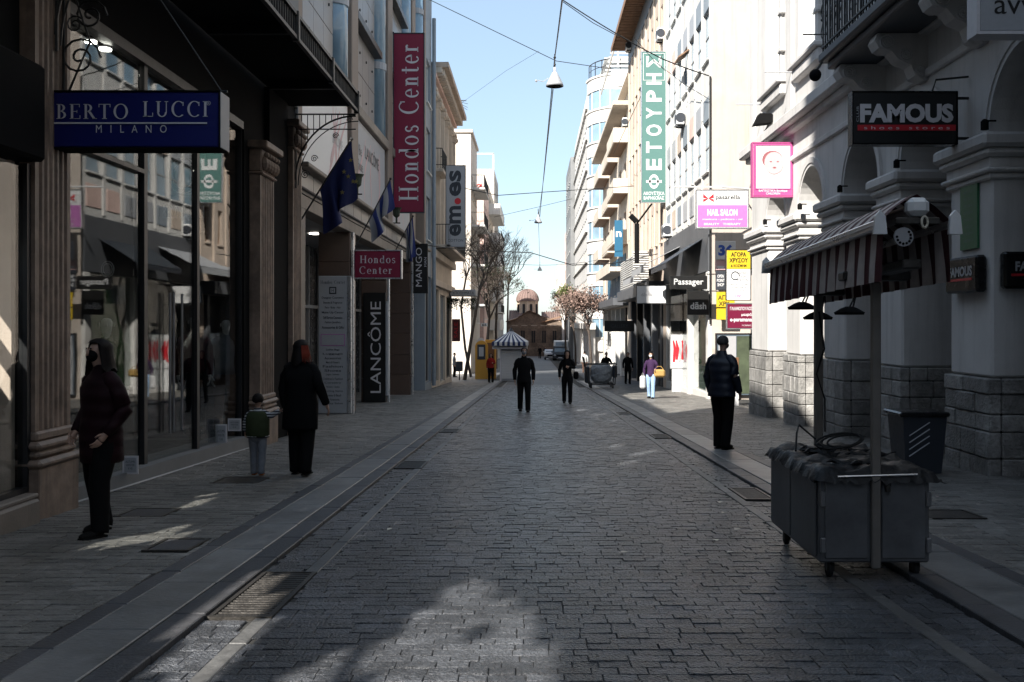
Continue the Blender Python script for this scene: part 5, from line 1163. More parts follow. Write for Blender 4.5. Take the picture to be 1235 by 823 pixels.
# ================================================================== FLAGS
def flag(name, label, p0, p1, drop, kind, cov):
    t = thing(name, label, 'flag', p0, 0, 'flags on the cosmetics store')
    P0 = Vector(p0); P1 = Vector(p1); b = MB(); b.tube([(0,0,0), P1-P0], .018, 6); b.ball(P1-P0, .035, 8, 6); b.build('pole', M['iron'], t, local=True)
    d = P1-P0; n, m = 12, 14; b = MB(); vs = []
    for i in range(n+1):
        u = i/n; s0 = d*(1-cov*u)
        for j in range(m+1):
            v = j/m; pos = s0*1 + Vector((.10*math.sin(u*9+v*2)*v, .14*math.sin(u*14+1)*v + .08*v, -drop*v*(1-.25*u*u)))
            pos.x -= v*u*.0; vs.append(pos + Vector((.25*v*u*cov, 0, 0)))
    stripe = kind == 'stripe'
    b.v = [tuple(q) for q in vs]
    for i in range(n):
        for j in range(m):
            b.f.append((i*(m+1)+j, (i+1)*(m+1)+j, (i+1)*(m+1)+j+1, i*(m+1)+j+1)); b.mi.append(1 if stripe and (i//2) % 2 else 0)
    c = b.build('cloth', [M['p_flagblue'], M['flagwhite']] if stripe else [M['p_euflag']], t, smooth=True, local=True)
    if kind == 'stars':
        for k, (u, v) in enumerate(((.12,.35),(.2,.5),(.16,.65),(.3,.42),(.08,.75),(.28,.75))):
            i = int(u*n); j = int(v*m); q = vs[i*(m+1)+j] + Vector((.0,-.03,0)); st = MB(); pts = [(q.x+(.05 if a % 2 == 0 else .02)*math.sin(a*math.pi/5), q.z+(.05 if a % 2 == 0 else .02)*math.cos(a*math.pi/5)) for a in range(10)]
            st.prism(pts, 'y', q.y-.006, q.y); st.build('star', M['p_gold'], t, local=True)
M['p_flagblue'] = flat('flag blue', (.01,.02,.11), .8); M['p_euflag'] = flat('dark blue flag', (.005,.010,.065), .8); M['flagwhite'] = flat('flag white', (.2,.2,.21), .8)
flag('flag', 'large dark blue flag with yellow stars drooping from a slanting pole', (-4.75, 19.42, 3.2), at(424,168,19.6), 1.15, 'stars', .52)
flag('flag', 'small furled blue and white flag on the middle pole', (-4.7, 26.1, 3.5), at(471,216,26.4), .75, 'stripe', .62)
flag('flag', 'blue and white striped flag on the farthest pole above the black sign', (-4.7, 33.8, 4.0), at(498,261,34), 1.35, 'stripe', .45)

# ================================================================== LAMPS AND WIRES
def lamp(px, py, d, r, lab):
    x, y, z = at(px, py, d); t = thing('street_lamp', lab, 'street lamp', (x, y, z), 0, 'lamps hanging over the middle of the street')
    b = MB(); b.lathe([(r,-.06*r/.25),(r*.96,0),(r*.3,r*1.3),(r*.16,r*1.45),(r*.16,r*1.9)], (0,0,0), 20); b.build('shade', M['p_lgrey'], t, smooth=True, local=True)
    b = MB(); b.lathe([(r*.9,-.05*r/.25),(r*.86,-.02)], (0,0,-.02), 20); b.build('rim', M['black'], t, local=True)
    b = MB(); b.tube([(0,0,r*1.8),(0,0,r*3.4)], r*.07, 6); b.ball((0,0,r*3), r*.16, 8, 6); b.ball((0,0,r*2.2), r*.14, 8, 6); b.build('hanger', M['iron'], t, local=True)
    if r > .2:
        b = MB(); b.tube([(-r*.7,0,r*.7),(-r*1.3,0,r*.3),(-r*1.9,0,r*.45),(-r*2.1,0,r*.2)], .012, 5); b.ball((-r*2.1,0,r*.4), .035, 6, 5); b.build('cable_clip', M['p_lgrey'], t, local=True)
    return x, y, z+r*3
L1 = lamp(669,102,28,.25,'nearest hanging street lamp, wide pale cone high above the street'); L2 = lamp(649,268,60,.24,'second hanging street lamp, small cone above the far street')
L3 = lamp(651,326,115,.28,'third hanging street lamp, tiny pale cone against the sky'); 
def wire(name, lab, pts, r=.012, sag=.0, grp=None):
    out = []
    for a, c in zip(pts[:-1], pts[1:]):
        a, c = Vector(a), Vector(c)
        for i in range(10): u = i/10; q = a.lerp(c, u); q.z -= sag*4*u*(1-u); out.append(q)
    out.append(Vector(pts[-1])); b = MB(); b.tube(out, r, 4); tag(b.build(name, M['iron']), lab, 'cable', grp)
g_ = 'cables strung across the street'
wire('cable', 'long cable running along the middle of the street from lamp to lamp', [at(678,0,18), L1, at(651,262,58), L2, (L3[0],L3[1],L3[2])], .016, .02, g_)
wire('cable', 'thin chain hanging below the nearest lamp towards the second', [at(667,108,28.2), at(656,213,46), at(650,258,59)], .014, .0, g_)
wire('cable', 'thin wire from the top left to the nearest lamp', [at(440,-35,28), at(518,0,28), at(671,74,28), at(740,84,30)], .010, .0, g_)
wire('cable', 'thick cable from the top centre to the corner of the white building', [at(678,0,30), at(745,42,33), at(800,72,34), (6.0,34.1,10)], .022, .02, g_)
wire('cable', 'second thick cable sagging just below the first', [at(678,2,30), at(715,28,31), at(745,44,33)], .014, .0, g_)
wire('cable', 'loose cable looping down across the green vertical sign', [at(765,46,40), at(790,75,40), at(825,102,38), (6.0,34.1,9.2)], .013, .0, g_)
wire('cable', 'diagonal guy wire from the green sign down to the cream balcony', [at(799,66,45), at(772,118,50), at(740,186,60)], .018, .0, g_)
wire('cable', 'cable across the street at the height of the second lamp', [(-4.7,60,9.8), at(600,236,60), at(656,232,60), at(775,224,60)], .022, .0, g_)
wire('cable', 'low thick cable sagging over the whole street before the trees', [at(515,296,42), at(560,302,46), at(640,305,52), at(690,320,54), at(740,318,54), at(800,305,48)], .022, .0, g_)
wire('cable', 'thin wire rising from the columned cornice to the right', [at(545,133,55), at(610,86,50), at(650,62,45)], .008, .0, g_)
wire('cable', 'thin guy wire from the trees up to the second lamp', [at(596,262,62), at(649,250,60), at(690,240,62)], .012, .0, g_)
wire('cable', 'cable crossing low behind the kiosk trees', [at(562,312,70), at(650,320,72), at(720,314,70)], .014, .1, g_)
for px0, px1, py, d, lab in ((887,924,126.5,24.3,'lowest white rod with hanging wires on the arcade facade'),(922,962,87.5,21.5,'middle white rod with hanging wires on the arcade facade'),(968,1005,42,18.8,'highest dark rod on the arcade facade beside the balcony')):
    x0,_,z = at(px0,py,d); x1,_,_ = at(px1,py,d); b = MB(); b.tube([(x0,d,z),(XA,d,z)], .014, 6); b.tube([(x1-.05,d,z),(x1-.12,d,z-1.1)], .006, 4); tag(b.build('rod', M['p_lgrey'] if py > 50 else M['iron']), lab, 'rod', 'rods on the arcade facade')
t = thing('floodlight', 'black rectangular floodlight on the arcade cornice above the baby sign', 'lamp', (5.3, 23.6, 6.0))
b = MB(); x0,_,z1 = at(908,139,23.6); x1,_,z0 = at(932,152,23.6); b.prism([(x0,z0),(x1-.05,z0+.05),(x1,z1-.05),(x1-.1,z1),(x0+.12,z1)], 'y', 23.4, 23.75); b.build('housing', M['black'], t); b = MB(); b.tube([(x1-.05,23.6,z0+.12),(5.42,23.6,5.98)], .02, 5); b.tube([(x1+.08,23.6,z0+.12),(x1-.1,23.6,z0+.12)], .03, 6); b.build('bracket', M['iron'], t)
t = thing('security_lamp', 'small round black lamp under the far corner of the balcony', 'lamp', (4.72, 16.3, 5.6)); b = MB(); b.ball(at(983,91,16.3), .1, 12, 8); b.build('globe', M['black'], t); b = MB(); b.tube([at(983,88,16.3), (4.72,16.3,5.8)], .02, 5); b.build('stem', M['iron'], t)
for i, (px, py, d) in enumerate(((958,246,20.6),(1005,243,17.9),(1084,163,15.1),(1187,162,12.15),(922,268,23.7))):
    b = MB(); x, y, z = at(px, py, d); b.lathe([(.05,-.08),(.05,.02),(.02,.05)], (XA-.12, y, 3.95), 8); b.tube([(XA-.12,y,3.98),(XA+.02,y,3.98)], .012, 4); tag(b.build('spotlight', M['black']), 'small black spotlight on the arcade impost, ' + ['fourth','third','second','nearest','farthest'][i] + ' from the camera', 'lamp', 'small spotlights on the arcade')
t = thing('wall_lamp', 'black camera and lamp post arm on the beige building below the green sign', 'lamp', (6.1, 50, 5.0)); b = MB(); b.tube([at(768,318,50), at(768,270,50)], .12, 8); b.build('post', M['black'], t); b = MB(); b.tube([at(760,260,50), at(768,268,50)], .14, 8); b.tube([at(768,270,50), at(786,246,50)], .05, 5); b.build('lamp_head', M['black'], t)

# ================================================================== VENDOR CART
CT = thing('vendor_cart', 'closed grey metal street vendor cart on castors with black plastic on top', 'cart', (2.28, 7.33, gz(7.3)))
cx0, cx1, cy0, cy1, cz0, cz1 = 1.91, 2.65, 6.67, 8.02, -.10, .50
b = MB(); b.cbox(cx0, cx1, cy0, cy1, cz0, cz1, .012); b.build('body', M['cartsteel'], CT)
for x0, x1 in ((cx0+.035, 2.235), (2.325, cx1-.03)):
    b = MB(); b.cbox(x0, x1, cy0-.014, cy0-.001, cz0+.03, cz1-.03, .006); d_ = b.build('door', M['cartsteel'], CT)
    for z in (.33, .02): q = MB(); hx = x0-.03 if x0 < 2 else x1+.0; q.cbox(hx, hx+.035, cy0-.028, cy0-.002, z-.05, z+.05, .006); q.build('hinge', M['steel'], d_)
q = MB(); q.tube([(2.36,cy0-.03,.42),(2.36,cy0-.035,.38)], .018, 8); q.tube([(2.36+.02*math.cos(k*.5),cy0-.03,.43+.02*math.sin(k*.5)) for k in range(13)], .005, 4); q.build('padlock', M['castiron'], CT)
for y0, y1 in ((6.72,7.35),(7.38,7.97)):
    b = MB(); b.cbox(cx0-.014, cx0-.001, y0, y1, cz0+.03, cz1-.03, .006); b.build('side_panel', M['cartsteel'], CT)
b = MB(); b.cbox(2.25, 2.31, cy0-.05, cy0-.002, cz0-.03, 1.78, .008); b.build('front_post', M['post'], CT)
b = MB(); b.cbox(2.27, 2.335, 8.03, 8.09, cz0, 1.76, .008); b.build('rear_post', M['post'], CT)
for x in (cx0+.09, cx1-.07):
    for y in (cy0+.1, cy1-.1):
        g = gz(y)+.002; w = MB(); w.lathe([(.052,-.016),(.055,-.01),(.055,.01),(.052,.016)], (x+.01,y+.015,g+.055), 14, axis='x')
        f = MB(); f.cbox(x-.012,x-.006+.002,y-.02,y+.04,g+.04,cz0-.001,.002); f.cbox(x+.03,x+.038,y-.02,y+.04,g+.04,cz0-.001,.002); f.cbox(x-.03,x+.05,y-.03,y+.05,cz0-.012,cz0-.002,.002); c = f.build('castor', M['castiron'], CT); w.build('wheel', M['rubber'], c)
# crumpled sheet
rr = random.Random(8); nx, ny = 26, 44; b = MB(); vs = []
for i in range(nx+1):
    for j in range(ny+1):
        u, v = i/nx, j/ny; x = cx0-.05+(cx1-cx0+.14)*u; y = cy0-.06+(cy1-cy0+.1)*v
        e = min(u, 1-u)*nx; f_ = min(v, 1-v)*ny; z = .52+.012*math.sin(x*21+y*9)+.012*math.sin(y*17-x*13)+rr.uniform(-.009,.009)+.02*math.sin(u*3.1)
        if e < 2 or f_ < 2: z = .47+.035*rr.random()+ (.02 if min(e, f_) >= 1 else -.04)
        vs.append((x+rr.uniform(-.008,.008), y+rr.uniform(-.008,.008), z))
b.v = vs
for i in range(nx):
    for j in range(ny): a = i*(ny+1)+j; b.f.append((a, a+ny+1, a+ny+2, a+1)); b.mi.append(0)
b.build('plastic_cover', M['plasticbag'], CT, smooth=True)
for k in range(14):
    x, y = rr.uniform(2.0,2.5), rr.uniform(6.75,7.9); b = MB(); b.tube([(x+.05*q, y+.05*math.sin(q*1.3+k), .545+.012*math.sin(q*2)) for q in range(5)], [.004,.018,.02,.016,.004], 5); b.build('plastic_fold', M['plasticbag'], CT)
b = MB(); b.tube([(2.02,6.62,.485),(2.55,6.62,.50)], .007, 6); b.build('bright_rod', M['alu'], CT)
b = MB(); 
for r_, o in ((.16,0),(.13,.02),(.17,-.03)): b.tube([(2.32+o+r_*math.cos(k*.35), 7.5+.5*r_*math.sin(k*.35), .62+r_*.3*math.sin(k*.35+.6)) for k in range(19)], .008, 5)
b.tube([(2.15,7.6,.62),(2.05,7.7,.72),(1.98,7.5,.68),(1.92,7.3,.57)], .008, 5)
b.tube([(2.29,8.0,1.6),(2.33,7.99,1.3),(2.27,8.0,1.1),(2.33,7.98,.9),(2.28,7.8,.66)], .008, 5); tag(b.build('cable_coil', M['rubber']), 'coiled black electric cable lying on the vendor cart', 'cable')
# awning
ay0, ay1 = 5.95, 8.9
AW = thing('cart_awning', 'retracted maroon and beige striped awning above the vendor cart', 'awning', (2.3, 7.3, 1.8)); AW.rotation_euler = (-.029, 0, 0)
M['aw_dark'] = mat('maroon awning cloth', (.07,.018,.022), .85, .15, 12, .1); M['aw_light'] = mat('beige awning cloth', (.50,.44,.41), .85, .15, 12, .1)
def bar(x, z, nm):
    b = MB(); b.cbox(x-.025, x+.025, ay0+.03, ay1-.03, z-.035, z+.03, .008); b.cbox(x-.03, x+.03, ay0+.03, ay1-.03, z-.006, z+.002, .001); b.build(nm, M['alu'], AW)
    for y in (ay0, ay1-.02):
        c = MB(); c.prism([(x-.04,z-.06),(x+.04,z-.06),(x+.03,z+.05),(x,z+.085),(x-.03,z+.05)], 'y', y, y+.03); c.build('bar_end_cap', M['white_plastic'], AW)
bar(2.075, 2.06, 'front_bar'); bar(2.525, 2.06, 'front_bar')
ns = 27
b = MB()
for side in (-1, 1):
    for i in range(ns):
        y0 = ay0+.04+(ay1-ay0-.08)*i/ns; y1 = ay0+.04+(ay1-ay0-.08)*(i+1)/ns; b.m = i % 2; m_ = 4
        for k in range(m_):
            ya, yb = y0+(y1-y0)*k/m_, y0+(y1-y0)*(k+1)/m_
            xs = lambda y, w: 2.3+side*(.195+w*.014*math.sin(y*27+side)+w*.02)
            pass
            vs = [];
            for (q, w, z) in ((0,0,2.035),(1,.35,1.93),(2,.75,1.82),(3,1,1.72)):
                vs += [(xs(ya,w),ya,z),(xs(yb,w),yb,z)]
            b.add(vs, [(0,1,3,2),(2,3,5,4),(4,5,7,6)])
        b.add([(2.3+side*.01,y0,2.245),(2.3+side*.01,y1,2.245),(2.3+side*.12,y1,2.17),(2.3+side*.12,y0,2.17),(2.3+side*.21,y1,2.085),(2.3+side*.21,y0,2.085)], [(0,1,2,3),(3,2,4,5)])
o = b.build('striped_cloth', [M['aw_dark'], M['aw_light']], AW, smooth=False)
b = MB()
for k in range(24):
    w = 2*math.pi*k/24
b.lathe([(.045,0),(.045,ay1-ay0-.1)], (2.3, ay0+.05, 2.15), 14, axis='y'); b.build('cloth_roll', M['aw_light'], AW)
b = MB(); b.cbox(2.24, 2.37, ay0-.02, ay0+.09, 2.11, 2.22, .03); b.build('roller_housing', M['white_plastic'], AW)
b = MB(); b.tube([(2.33+.018*math.cos(k*.7),ay0-.02,2.07+.035*math.sin(k*.7)) for k in range(10)], .008, 5); b.build('crank_eye', M['p_cream'], AW)
b = MB(); b.lathe([(.058,0),(.058,.02)], (2.22, ay0+.02, 1.985), 18, 1, 1, 'y'); b.build('gear_plate', M['p_grey'], AW)
b = MB()
for k in range(9): w = R(180+k*28); b.lathe([(.008,0),(.008,-.004)], (2.22+.042*math.cos(w), ay0+.02, 1.985+.042*math.sin(w)), 8, axis='y')
b.build('gear_holes', M['black'], AW)
b = MB(); b.cbox(2.17,2.43,ay0+.0,ay0+.03,2.06,2.10,.005); b.cbox(2.24,2.36,ay0+.1,ay1-.2,1.80,1.86,.01); b.cbox(2.05,2.5,6.6,6.72,1.77,1.83,.01); b.cbox(2.08,2.5,8.0,8.1,1.75,1.81,.01)
for y in (6.6, 8.0): b.tube([(2.28,y+.05,1.83),(2.28,y+.05,2.1)], .025, 6)
b.build('frame', M['castiron'], AW)
for i, (px, py, d) in enumerate(((1024,377,8.4),(986,383,8.6),(967,371,8.9))):
    x, y, z = at(px, py, d); t = thing('hanging_lamp', ['flat black lamp under the awning, right one','flat black lamp under the awning, middle one','flat black lamp under the awning, left one tilted up'][i], 'lamp', (x, y, z), 0, 'flat lamps under the cart awning')
    b = MB(); b.lathe([(.12,-.02),(.13,0),(.07,.035),(.03,.05)], (0,0,0), 16, 1, .8); b.build('shade', M['black'], t, local=True); b = MB(); b.tube([(0,0,.04),(.03,0,.1),(.05,0,1.79-z)], .008, 5); b.tube([(.03,0,.04),(.07,0,1.79-z)], .008, 5); b.build('arm', M['iron'], t, local=True)
# bin
t = thing('waste_bin', 'black plastic bin with slanted slots between cart and nearest pier', 'bin', (5.15, 12.6, gz(12.6)))
x0,_,z1 = at(1089,503,12.4); x1,_,_ = at(1142,503,12.4); g = gz(12.6)+.04; d0, d1 = 12.4, 12.95
b = MB(); e = .05; b.add([(x0+e,d0+e,g),(x1-e,d0+e,g),(x1-e,d1-e,g),(x0+e,d1-e,g),(x0,d0,z1),(x1,d0,z1),(x1,d1,z1),(x0,d1,z1)], [(0,3,2,1),(4,5,6,7),(0,1,5,4),(1,2,6,5),(2,3,7,6),(3,0,4,7)]); b.build('body', M['p_charcoal'], t)
b = MB(); b.cbox(x0-.05,x1+.03,d0-.04,d1+.03,z1,z1+.06,.02); b.build('rim', M['blackgloss'], t)
for k in range(4):
    b = MB(); z = g+.22+k*.085; b.tube([(x0+.08,d0+.014-(z-g)*.02,z),(x1-.22,d0+.01-(z+.18-g)*.03,z+.17)], .008, 4); b.build('slot', M['p_lgrey'], t)

# ================================================================== KIOSK, BOOTHS
K = thing('kiosk', 'closed white shuttered kiosk with a blue and white striped pyramid roof', 'kiosk', (-1.5, 60, gz(60)))
g = gz(60); kx0, kx1 = at(603,0,60)[0], at(629,0,60)[0]; ky0, ky1 = 60, 62
b = MB(); b.cbox(kx0, kx1, ky0+.02, ky1, g, .0, .02); b.build('body', M['p_lgrey'], K)
q = MB(); q.cbox(kx0+.1, kx1-.1, ky0-.03, ky0+.02, 0, .095, .012); me_ = q.mesh(M['p_white'])
for k in range(17): link('shutter_slat', me_, K, (0,0,g+.15+k*.1))
b = MB(); b.cbox(kx0,kx0+.09,ky0-.04,ky0+.019,g,0,.01); b.cbox(kx1-.09,kx1,ky0-.04,ky0+.019,g,0,.01); b.build('corner_post', M['p_silver'], K)
b = MB(); b.cbox(kx0-.45, kx1+.35, ky0-.45, ky1+.45, .001, .14, .02); b.build('eave_board', M['p_silver'], K)
mx, my = (kx0+kx1)/2, 61; ex0, ex1 = at(593,0,59.5)[0], at(637,0,59.5)[0]
M['p_awblue'] = flat('dark blue stripe', (.015,.03,.10), .6)
for side in range(4):
    n = 14
    cs = [(ex0,59.3),(ex1,59.3),(ex1,62.7),(ex0,62.7)]; p, q = Vector((*cs[side], .42)), Vector((*cs[(side+1) % 4], .42)); top = Vector((mx, my, 1.12))
    for col_ in (0, 1):
        b = MB()
        for k in range(col_, n, 2):
            a, c = p.lerp(q, k/n), p.lerp(q, (k+1)/n); a1, c1 = a.copy(), c.copy(); a1.z -= .22; c1.z -= .22
            ta, tc_ = a.lerp(top, .92), c.lerp(top, .92); b.add([a, c, tc_, ta], [(0,1,2,3)]); b.add([a1, c1, c, a], [(0,1,2,3)])
        b.build('roof_stripe' if col_ else 'roof_panel', M['p_awblue'] if col_ == 0 else M['p_white'], K)
b = MB(); b.lathe([(.2,0),(.1,.1),(.03,.25)], (mx,my,1.06), 8); b.build('finial', M['p_charcoal'], K)
for s_ in (ex0+.1, ex1-.1): b = MB(); b.tube([(s_,59.5,.2),(s_,59.5,g)], .03, 6) if s_ > 0 else b.tube([(s_,59.5,.3),(s_,59.7,.1)], .03, 6); b.build('post', M['p_silver'], K)
t = thing('phone_booth', 'orange yellow arched telephone booth beside the kiosk', 'phone booth', (*at(580,0,64)[:2], gz(64)))
g = gz(64); x0, _, z1 = at(573,411,64); x1, _, _ = at(588,411,64); r_ = (x1-x0)/2
pts = [(x0,g),(x1,g)] + [((x0+x1)/2+r_*math.cos(R(a)), z1-r_+r_*math.sin(R(a))) for a in range(0, 181, 15)]
b = MB(); b.prism(pts, 'y', 64, 64.7); b.build('shell', M['p_orange'], t)
b = MB(); b.cbox(x0+.14,x1-.14,63.96,63.999,g+1.3,z1-.25,.01); b.build('recess', M['p_charcoal'], t); b = MB(); b.cbox(x0+.25,x1-.25,63.93,63.959,g+1.5,g+2.1,.01); b.build('telephone', M['p_lgrey'], t)
x0, _, z1 = at(585,410,65); x1, _, _ = at(598,410,65); b = MB(); b.cbox(x0,x1,65,65.8,gz(65),z1,.02); t = thing('cabinet', 'orange brown cabinet between the phone booth and the kiosk', 'cabinet', (x0,65,gz(65))); b.build('body', M['p_orange'], t); b = MB(); b.box(x0+.1,x1-.1,64.97,64.999,gz(65)+.2,z1-.2); b.build('door', M['p_brown'], t)
t = thing('bin', 'dark litter bin on a post beside the leaning tree', 'bin', (*at(554,0,62)[:2], gz(62))); x0,_,z1 = at(550,436,62); x1,_,z0 = at(558,448,62); b = MB(); b.cbox(x0,x1,61.8,62.2,z0,z1,.03); b.build('box', M['p_charcoal'], t); b = MB(); b.tube([((x0+x1)/2,62,z0),((x0+x1)/2,62,gz(62))], .04, 6); b.build('post', M['iron'], t)
t = thing('display_box', 'white display box with a plant in the window beside the black vertical sign', 'display', (*at(504,0,44.5)[:2], gz(44.5))); x0,_,z1 = at(499,438,44.2); x1,_,_ = at(510,0,44.2); b = MB(); b.cbox(x0,x1,44.2,44.8,gz(44),z1,.02); b.build('box', M['p_lgrey'], t); b = MB(); 
for k in range(5): b.tube([((x0+x1)/2,44.5,z1),((x0+x1)/2+.05*(k-2),44.5,z1+.25)], .015, 4); b.ball(((x0+x1)/2+.05*(k-2),44.5,z1+.27), .04, 6, 5)
b.build('plant', M['leafgreen'], t)
t = thing('round_sign', 'round white sign disc above the orange phone booth', 'sign', (*at(579,0,67)[:2], gz(67))); b = MB(); b.lathe([(.3,0),(.3,-.04)], at(580,414,67), 18, 1, 1.2, 'y'); b.build('disc', M['p_lgrey'], t); b = MB(); x,y,z = at(580,414,67); b.tube([(x,y+.03,z),(x,y+.03,gz(67))], .035, 6); b.build('pole', M['iron'], t)

# ================================================================== TREES
def tree(lab, base, top, trunk_pts, r0, seed, levels=5, spread=.6, leaf=None, nleaf=0, leafr=.12, crown=None, group='bare street trees on the left', r_end=.012, len0=1.6):
    t = thing('street_tree', lab, 'tree', base, 0, group); rr = random.Random(seed)
    b = MB(); b.tube(trunk_pts, r0, 8, r0*.62); b.build('trunk', M['bark'], t)
    br = MB(); tips = []
    def grow(p, d, L, r, lv):
        q = p + d*L*.5 + Vector((rr.uniform(-.1,.1),rr.uniform(-.1,.1),rr.uniform(0,.1)))*L; e = q + (d+Vector((rr.uniform(-.3,.3),rr.uniform(-.3,.3),rr.uniform(-.1,.3)))).normalized()*L*.5
        br.tube([p, q, e], [r, r*.85, r*.65], 5 if lv > 2 else 3, cap=False); tips.append((q, e))
        if lv <= 0: return
        for k in range(3 if lv > 1 else 3):
            nd = (d + Vector((rr.uniform(-1,1)*spread*1.3, rr.uniform(-1,1)*spread*1.3, rr.uniform(-.25,.6)*spread))).normalized()
            grow(e if k else q.lerp(e, .5), nd, L*rr.uniform(.62,.86), max(r*.62, r_end), lv-1)
    P = Vector(trunk_pts[-1]); D = (P-Vector(trunk_pts[-2])).normalized()
    for k in range(4): grow(P if k else Vector(trunk_pts[-2]).lerp(P, .7), (D+Vector((rr.uniform(-.8,.8), rr.uniform(-.8,.8), rr.uniform(0,.5)))).normalized(), len0, r0*.5, levels)
    br.build('branches', M['bark'], t)
    if leaf:
        lf = MB()
        for k in range(nleaf):
            a, c = rr.choice(tips[len(tips)//4:]); p = a.lerp(c, rr.random())+Vector((rr.gauss(0,.22),rr.gauss(0,.22),rr.gauss(0,.22)))
            u = Vector((rr.uniform(-1,1),rr.uniform(-1,1),rr.uniform(-1,1))).normalized()*leafr; v = Vector((rr.uniform(-1,1),rr.uniform(-1,1),rr.uniform(-1,1))).normalized()*leafr*.6
            lf.add([p-u, p+v, p+u, p-v], [(0,1,2,3)])
        c = lf.build('crown', M[leaf], t)
    return t
tp = [at(560,460,62), at(565,430,62), at(570,398,62), at(576,365,62.3), at(578,350,62.5)]
tree('dark leaning bare street tree in front of the sunlit wall, beside the phone booth', (tp[0][0],62,gz(62)), None, tp, .12, 5, 4, .9, len0=1.4, r_end=.009)
tp = [at(568,455,63.5), at(561,420,63.5), at(556,370,63), at(562,335,63)]
tree('bare tree with forking dark limbs against the blank white wall', (tp[0][0],63.5,gz(63)), None, tp, .09, 9, 4, .8, len0=1.25, r_end=.008)
tp = [at(598,445,84), at(598,400,84), at(600,345,84)]
tree('tall fine branched bare tree rising above the left row before the church', (tp[0][0],84,gz(84)), None, tp, .13, 21, 4, .6, len0=1.7)
tp = [at(612,440,100), at(612,390,100), at(613,345,100)]
tree('thin bare tree against the sky left of the dome', (tp[0][0],100,gz(100)), None, tp, .12, 33, 4, .5, len0=1.7)
tp = [at(586,455,70), at(587,420,70), at(590,385,70)]
tree('low dense bare tree behind the kiosk roof', (tp[0][0],70,gz(70)), None, tp, .14, 41, 5, .6, 'leafdark', 500, .09, len0=1.3)
tp = [at(713,448,80), at(712,420,80), at(710,398,80)]
tree('right side tree with dry pinkish leaves beside the white shop columns', (tp[0][0],80,gz(80)), None, tp, .12, 14, 4, .8, 'leafdry', 3400, .1, group='leafy trees on the right', len0=1.15)
tp = [at(694,446,100), at(694,420,100), at(692,398,100)]
tree('smaller dry pinkish tree farther along the right side', (tp[0][0],100,gz(100)), None, tp, .12, 17, 4, .7, 'leafdry', 1700, .11, group='leafy trees on the right', len0=1.2)
tp = [at(683,440,125), at(682,415,125), at(681,390,125)]
tree('yellow green tree with a high narrow crown near the church square', (tp[0][0],125,gz(125)), None, tp, .15, 19, 4, .45, 'leafgreen', 1900, .16, group='leafy trees on the right', len0=1.5)
# rooftop shrub on the cornice
b = MB(); rr = random.Random(2); o = Vector(at(547,125,57))
for k in range(16): d_ = Vector((rr.uniform(0,1), rr.uniform(-.5,.5), rr.uniform(-.3,.6))); b.tube([o, o+d_*.5, o+d_*.8+Vector((0,0,-.1))], .015, 3)
tag(b.build('wild_shrub', M['bark']), 'wild shrub sprouting from the end of the old cornice', 'shrub')

# ================================================================== VEHICLES
def car(lab, x, y, w, h, l, m, kind='suv'):
    t = thing('parked_'+('van' if kind == 'van' else 'car'), lab, 'van' if kind == 'van' else 'car', (x, y, gz(y))); Z = .28
    b = MB()
    if kind == 'van': prof = [(0,Z),(0,.95),(.25,1.1),(.75,h-.1),(1.1,h),(l,h),(l,Z)]
    else: prof = [(0,Z),(0,.72),(.12,.92),(1.15,1.02),(1.75,h-.05),(2.2,h),(l-.6,h-.03),(l-.1,1.05),(l,.9),(l,Z)]
    n = 4; vs = []
    for k, (xx, ins) in enumerate(((-w/2,.0),(-w/2+.06,.0),(w/2-.06,0),(w/2,0))):
        for (py_, pz) in prof:
            tum = max(0, pz-1.0)*.22 if kind != 'van' else max(0, pz-1.2)*.1
            sg = -1 if xx < 0 else 1; vs.append((xx - sg*tum, py_+(.05 if k in (0,3) else 0), pz))
    m_ = len(prof); fs = [tuple(range(m_)), tuple(range(3*m_, 4*m_))[::-1]]
    for k in range(3):
        for i in range(m_): fs.append((k*m_+i, k*m_+(i+1) % m_, (k+1)*m_+(i+1) % m_, (k+1)*m_+i))
    b.add(vs, fs); b.build('body', M[m], t, local=True)
    a, c = (prof[3], prof[4]) if kind != 'van' else (prof[2], prof[3]); g_ = MB(); hw = w/2-.18
    g_.add([(-hw,a[0]-.015,a[1]+.04),(hw,a[0]-.015,a[1]+.04),(hw-.1,c[0]-.03,c[1]-.06),(-hw+.1,c[0]-.03,c[1]-.06)], [(0,1,2,3)]); g_.build('windscreen', M['pane'], t, local=True)
    g_ = MB(); g_.cbox(-.45,.45,-.03,-.001,.5,.72,.02); g_.build('grille', M['black'], t, local=True); g_ = MB(); g_.cbox(-w/2+.02,w/2-.02,-.07,-.001,.3,.46,.03); g_.build('bumper', M['p_charcoal'], t, local=True)
    for s_ in (-1, 1):
        q = MB(); q.ball((s_*(w/2-.24),-.01,.68), .13, 10, 6, 1.2, .4, .8); q.build('headlight', M['p_silver'], t, local=True); q = MB(); q.cbox(s_*(w/2+.02),s_*(w/2+.18),1.15,1.27,.98,1.13,.03); q.build('mirror', M[m], t, local=True)
        for yy in (.8, l-.8): q = MB(); q.lathe([(.3,-.1),(.33,-.08),(.33,.08),(.3,.1)], (s_*(w/2-.11),yy,.33), 16, axis='x'); q.build('wheel', M['rubber'], t, local=True)
    q = MB(); q.box(-.26,.26,-.078,-.071,.33,.43); q.build('number_plate', M['p_white'], t, local=True)
car('dark grey off road car parked facing the camera near the church', at(675.5,0,127)[0], 127, 1.85, 1.82, 4.4, 'p_charcoal')
car('white van parked behind the dark car, its roof showing above it', at(677,0,134)[0], 134, 2.1, 2.5, 5.2, 'p_white', 'van')
car('white low car half hidden left of the dark off road car', at(664,0,131)[0], 131, 1.6, 1.35, 3.8, 'p_silver')
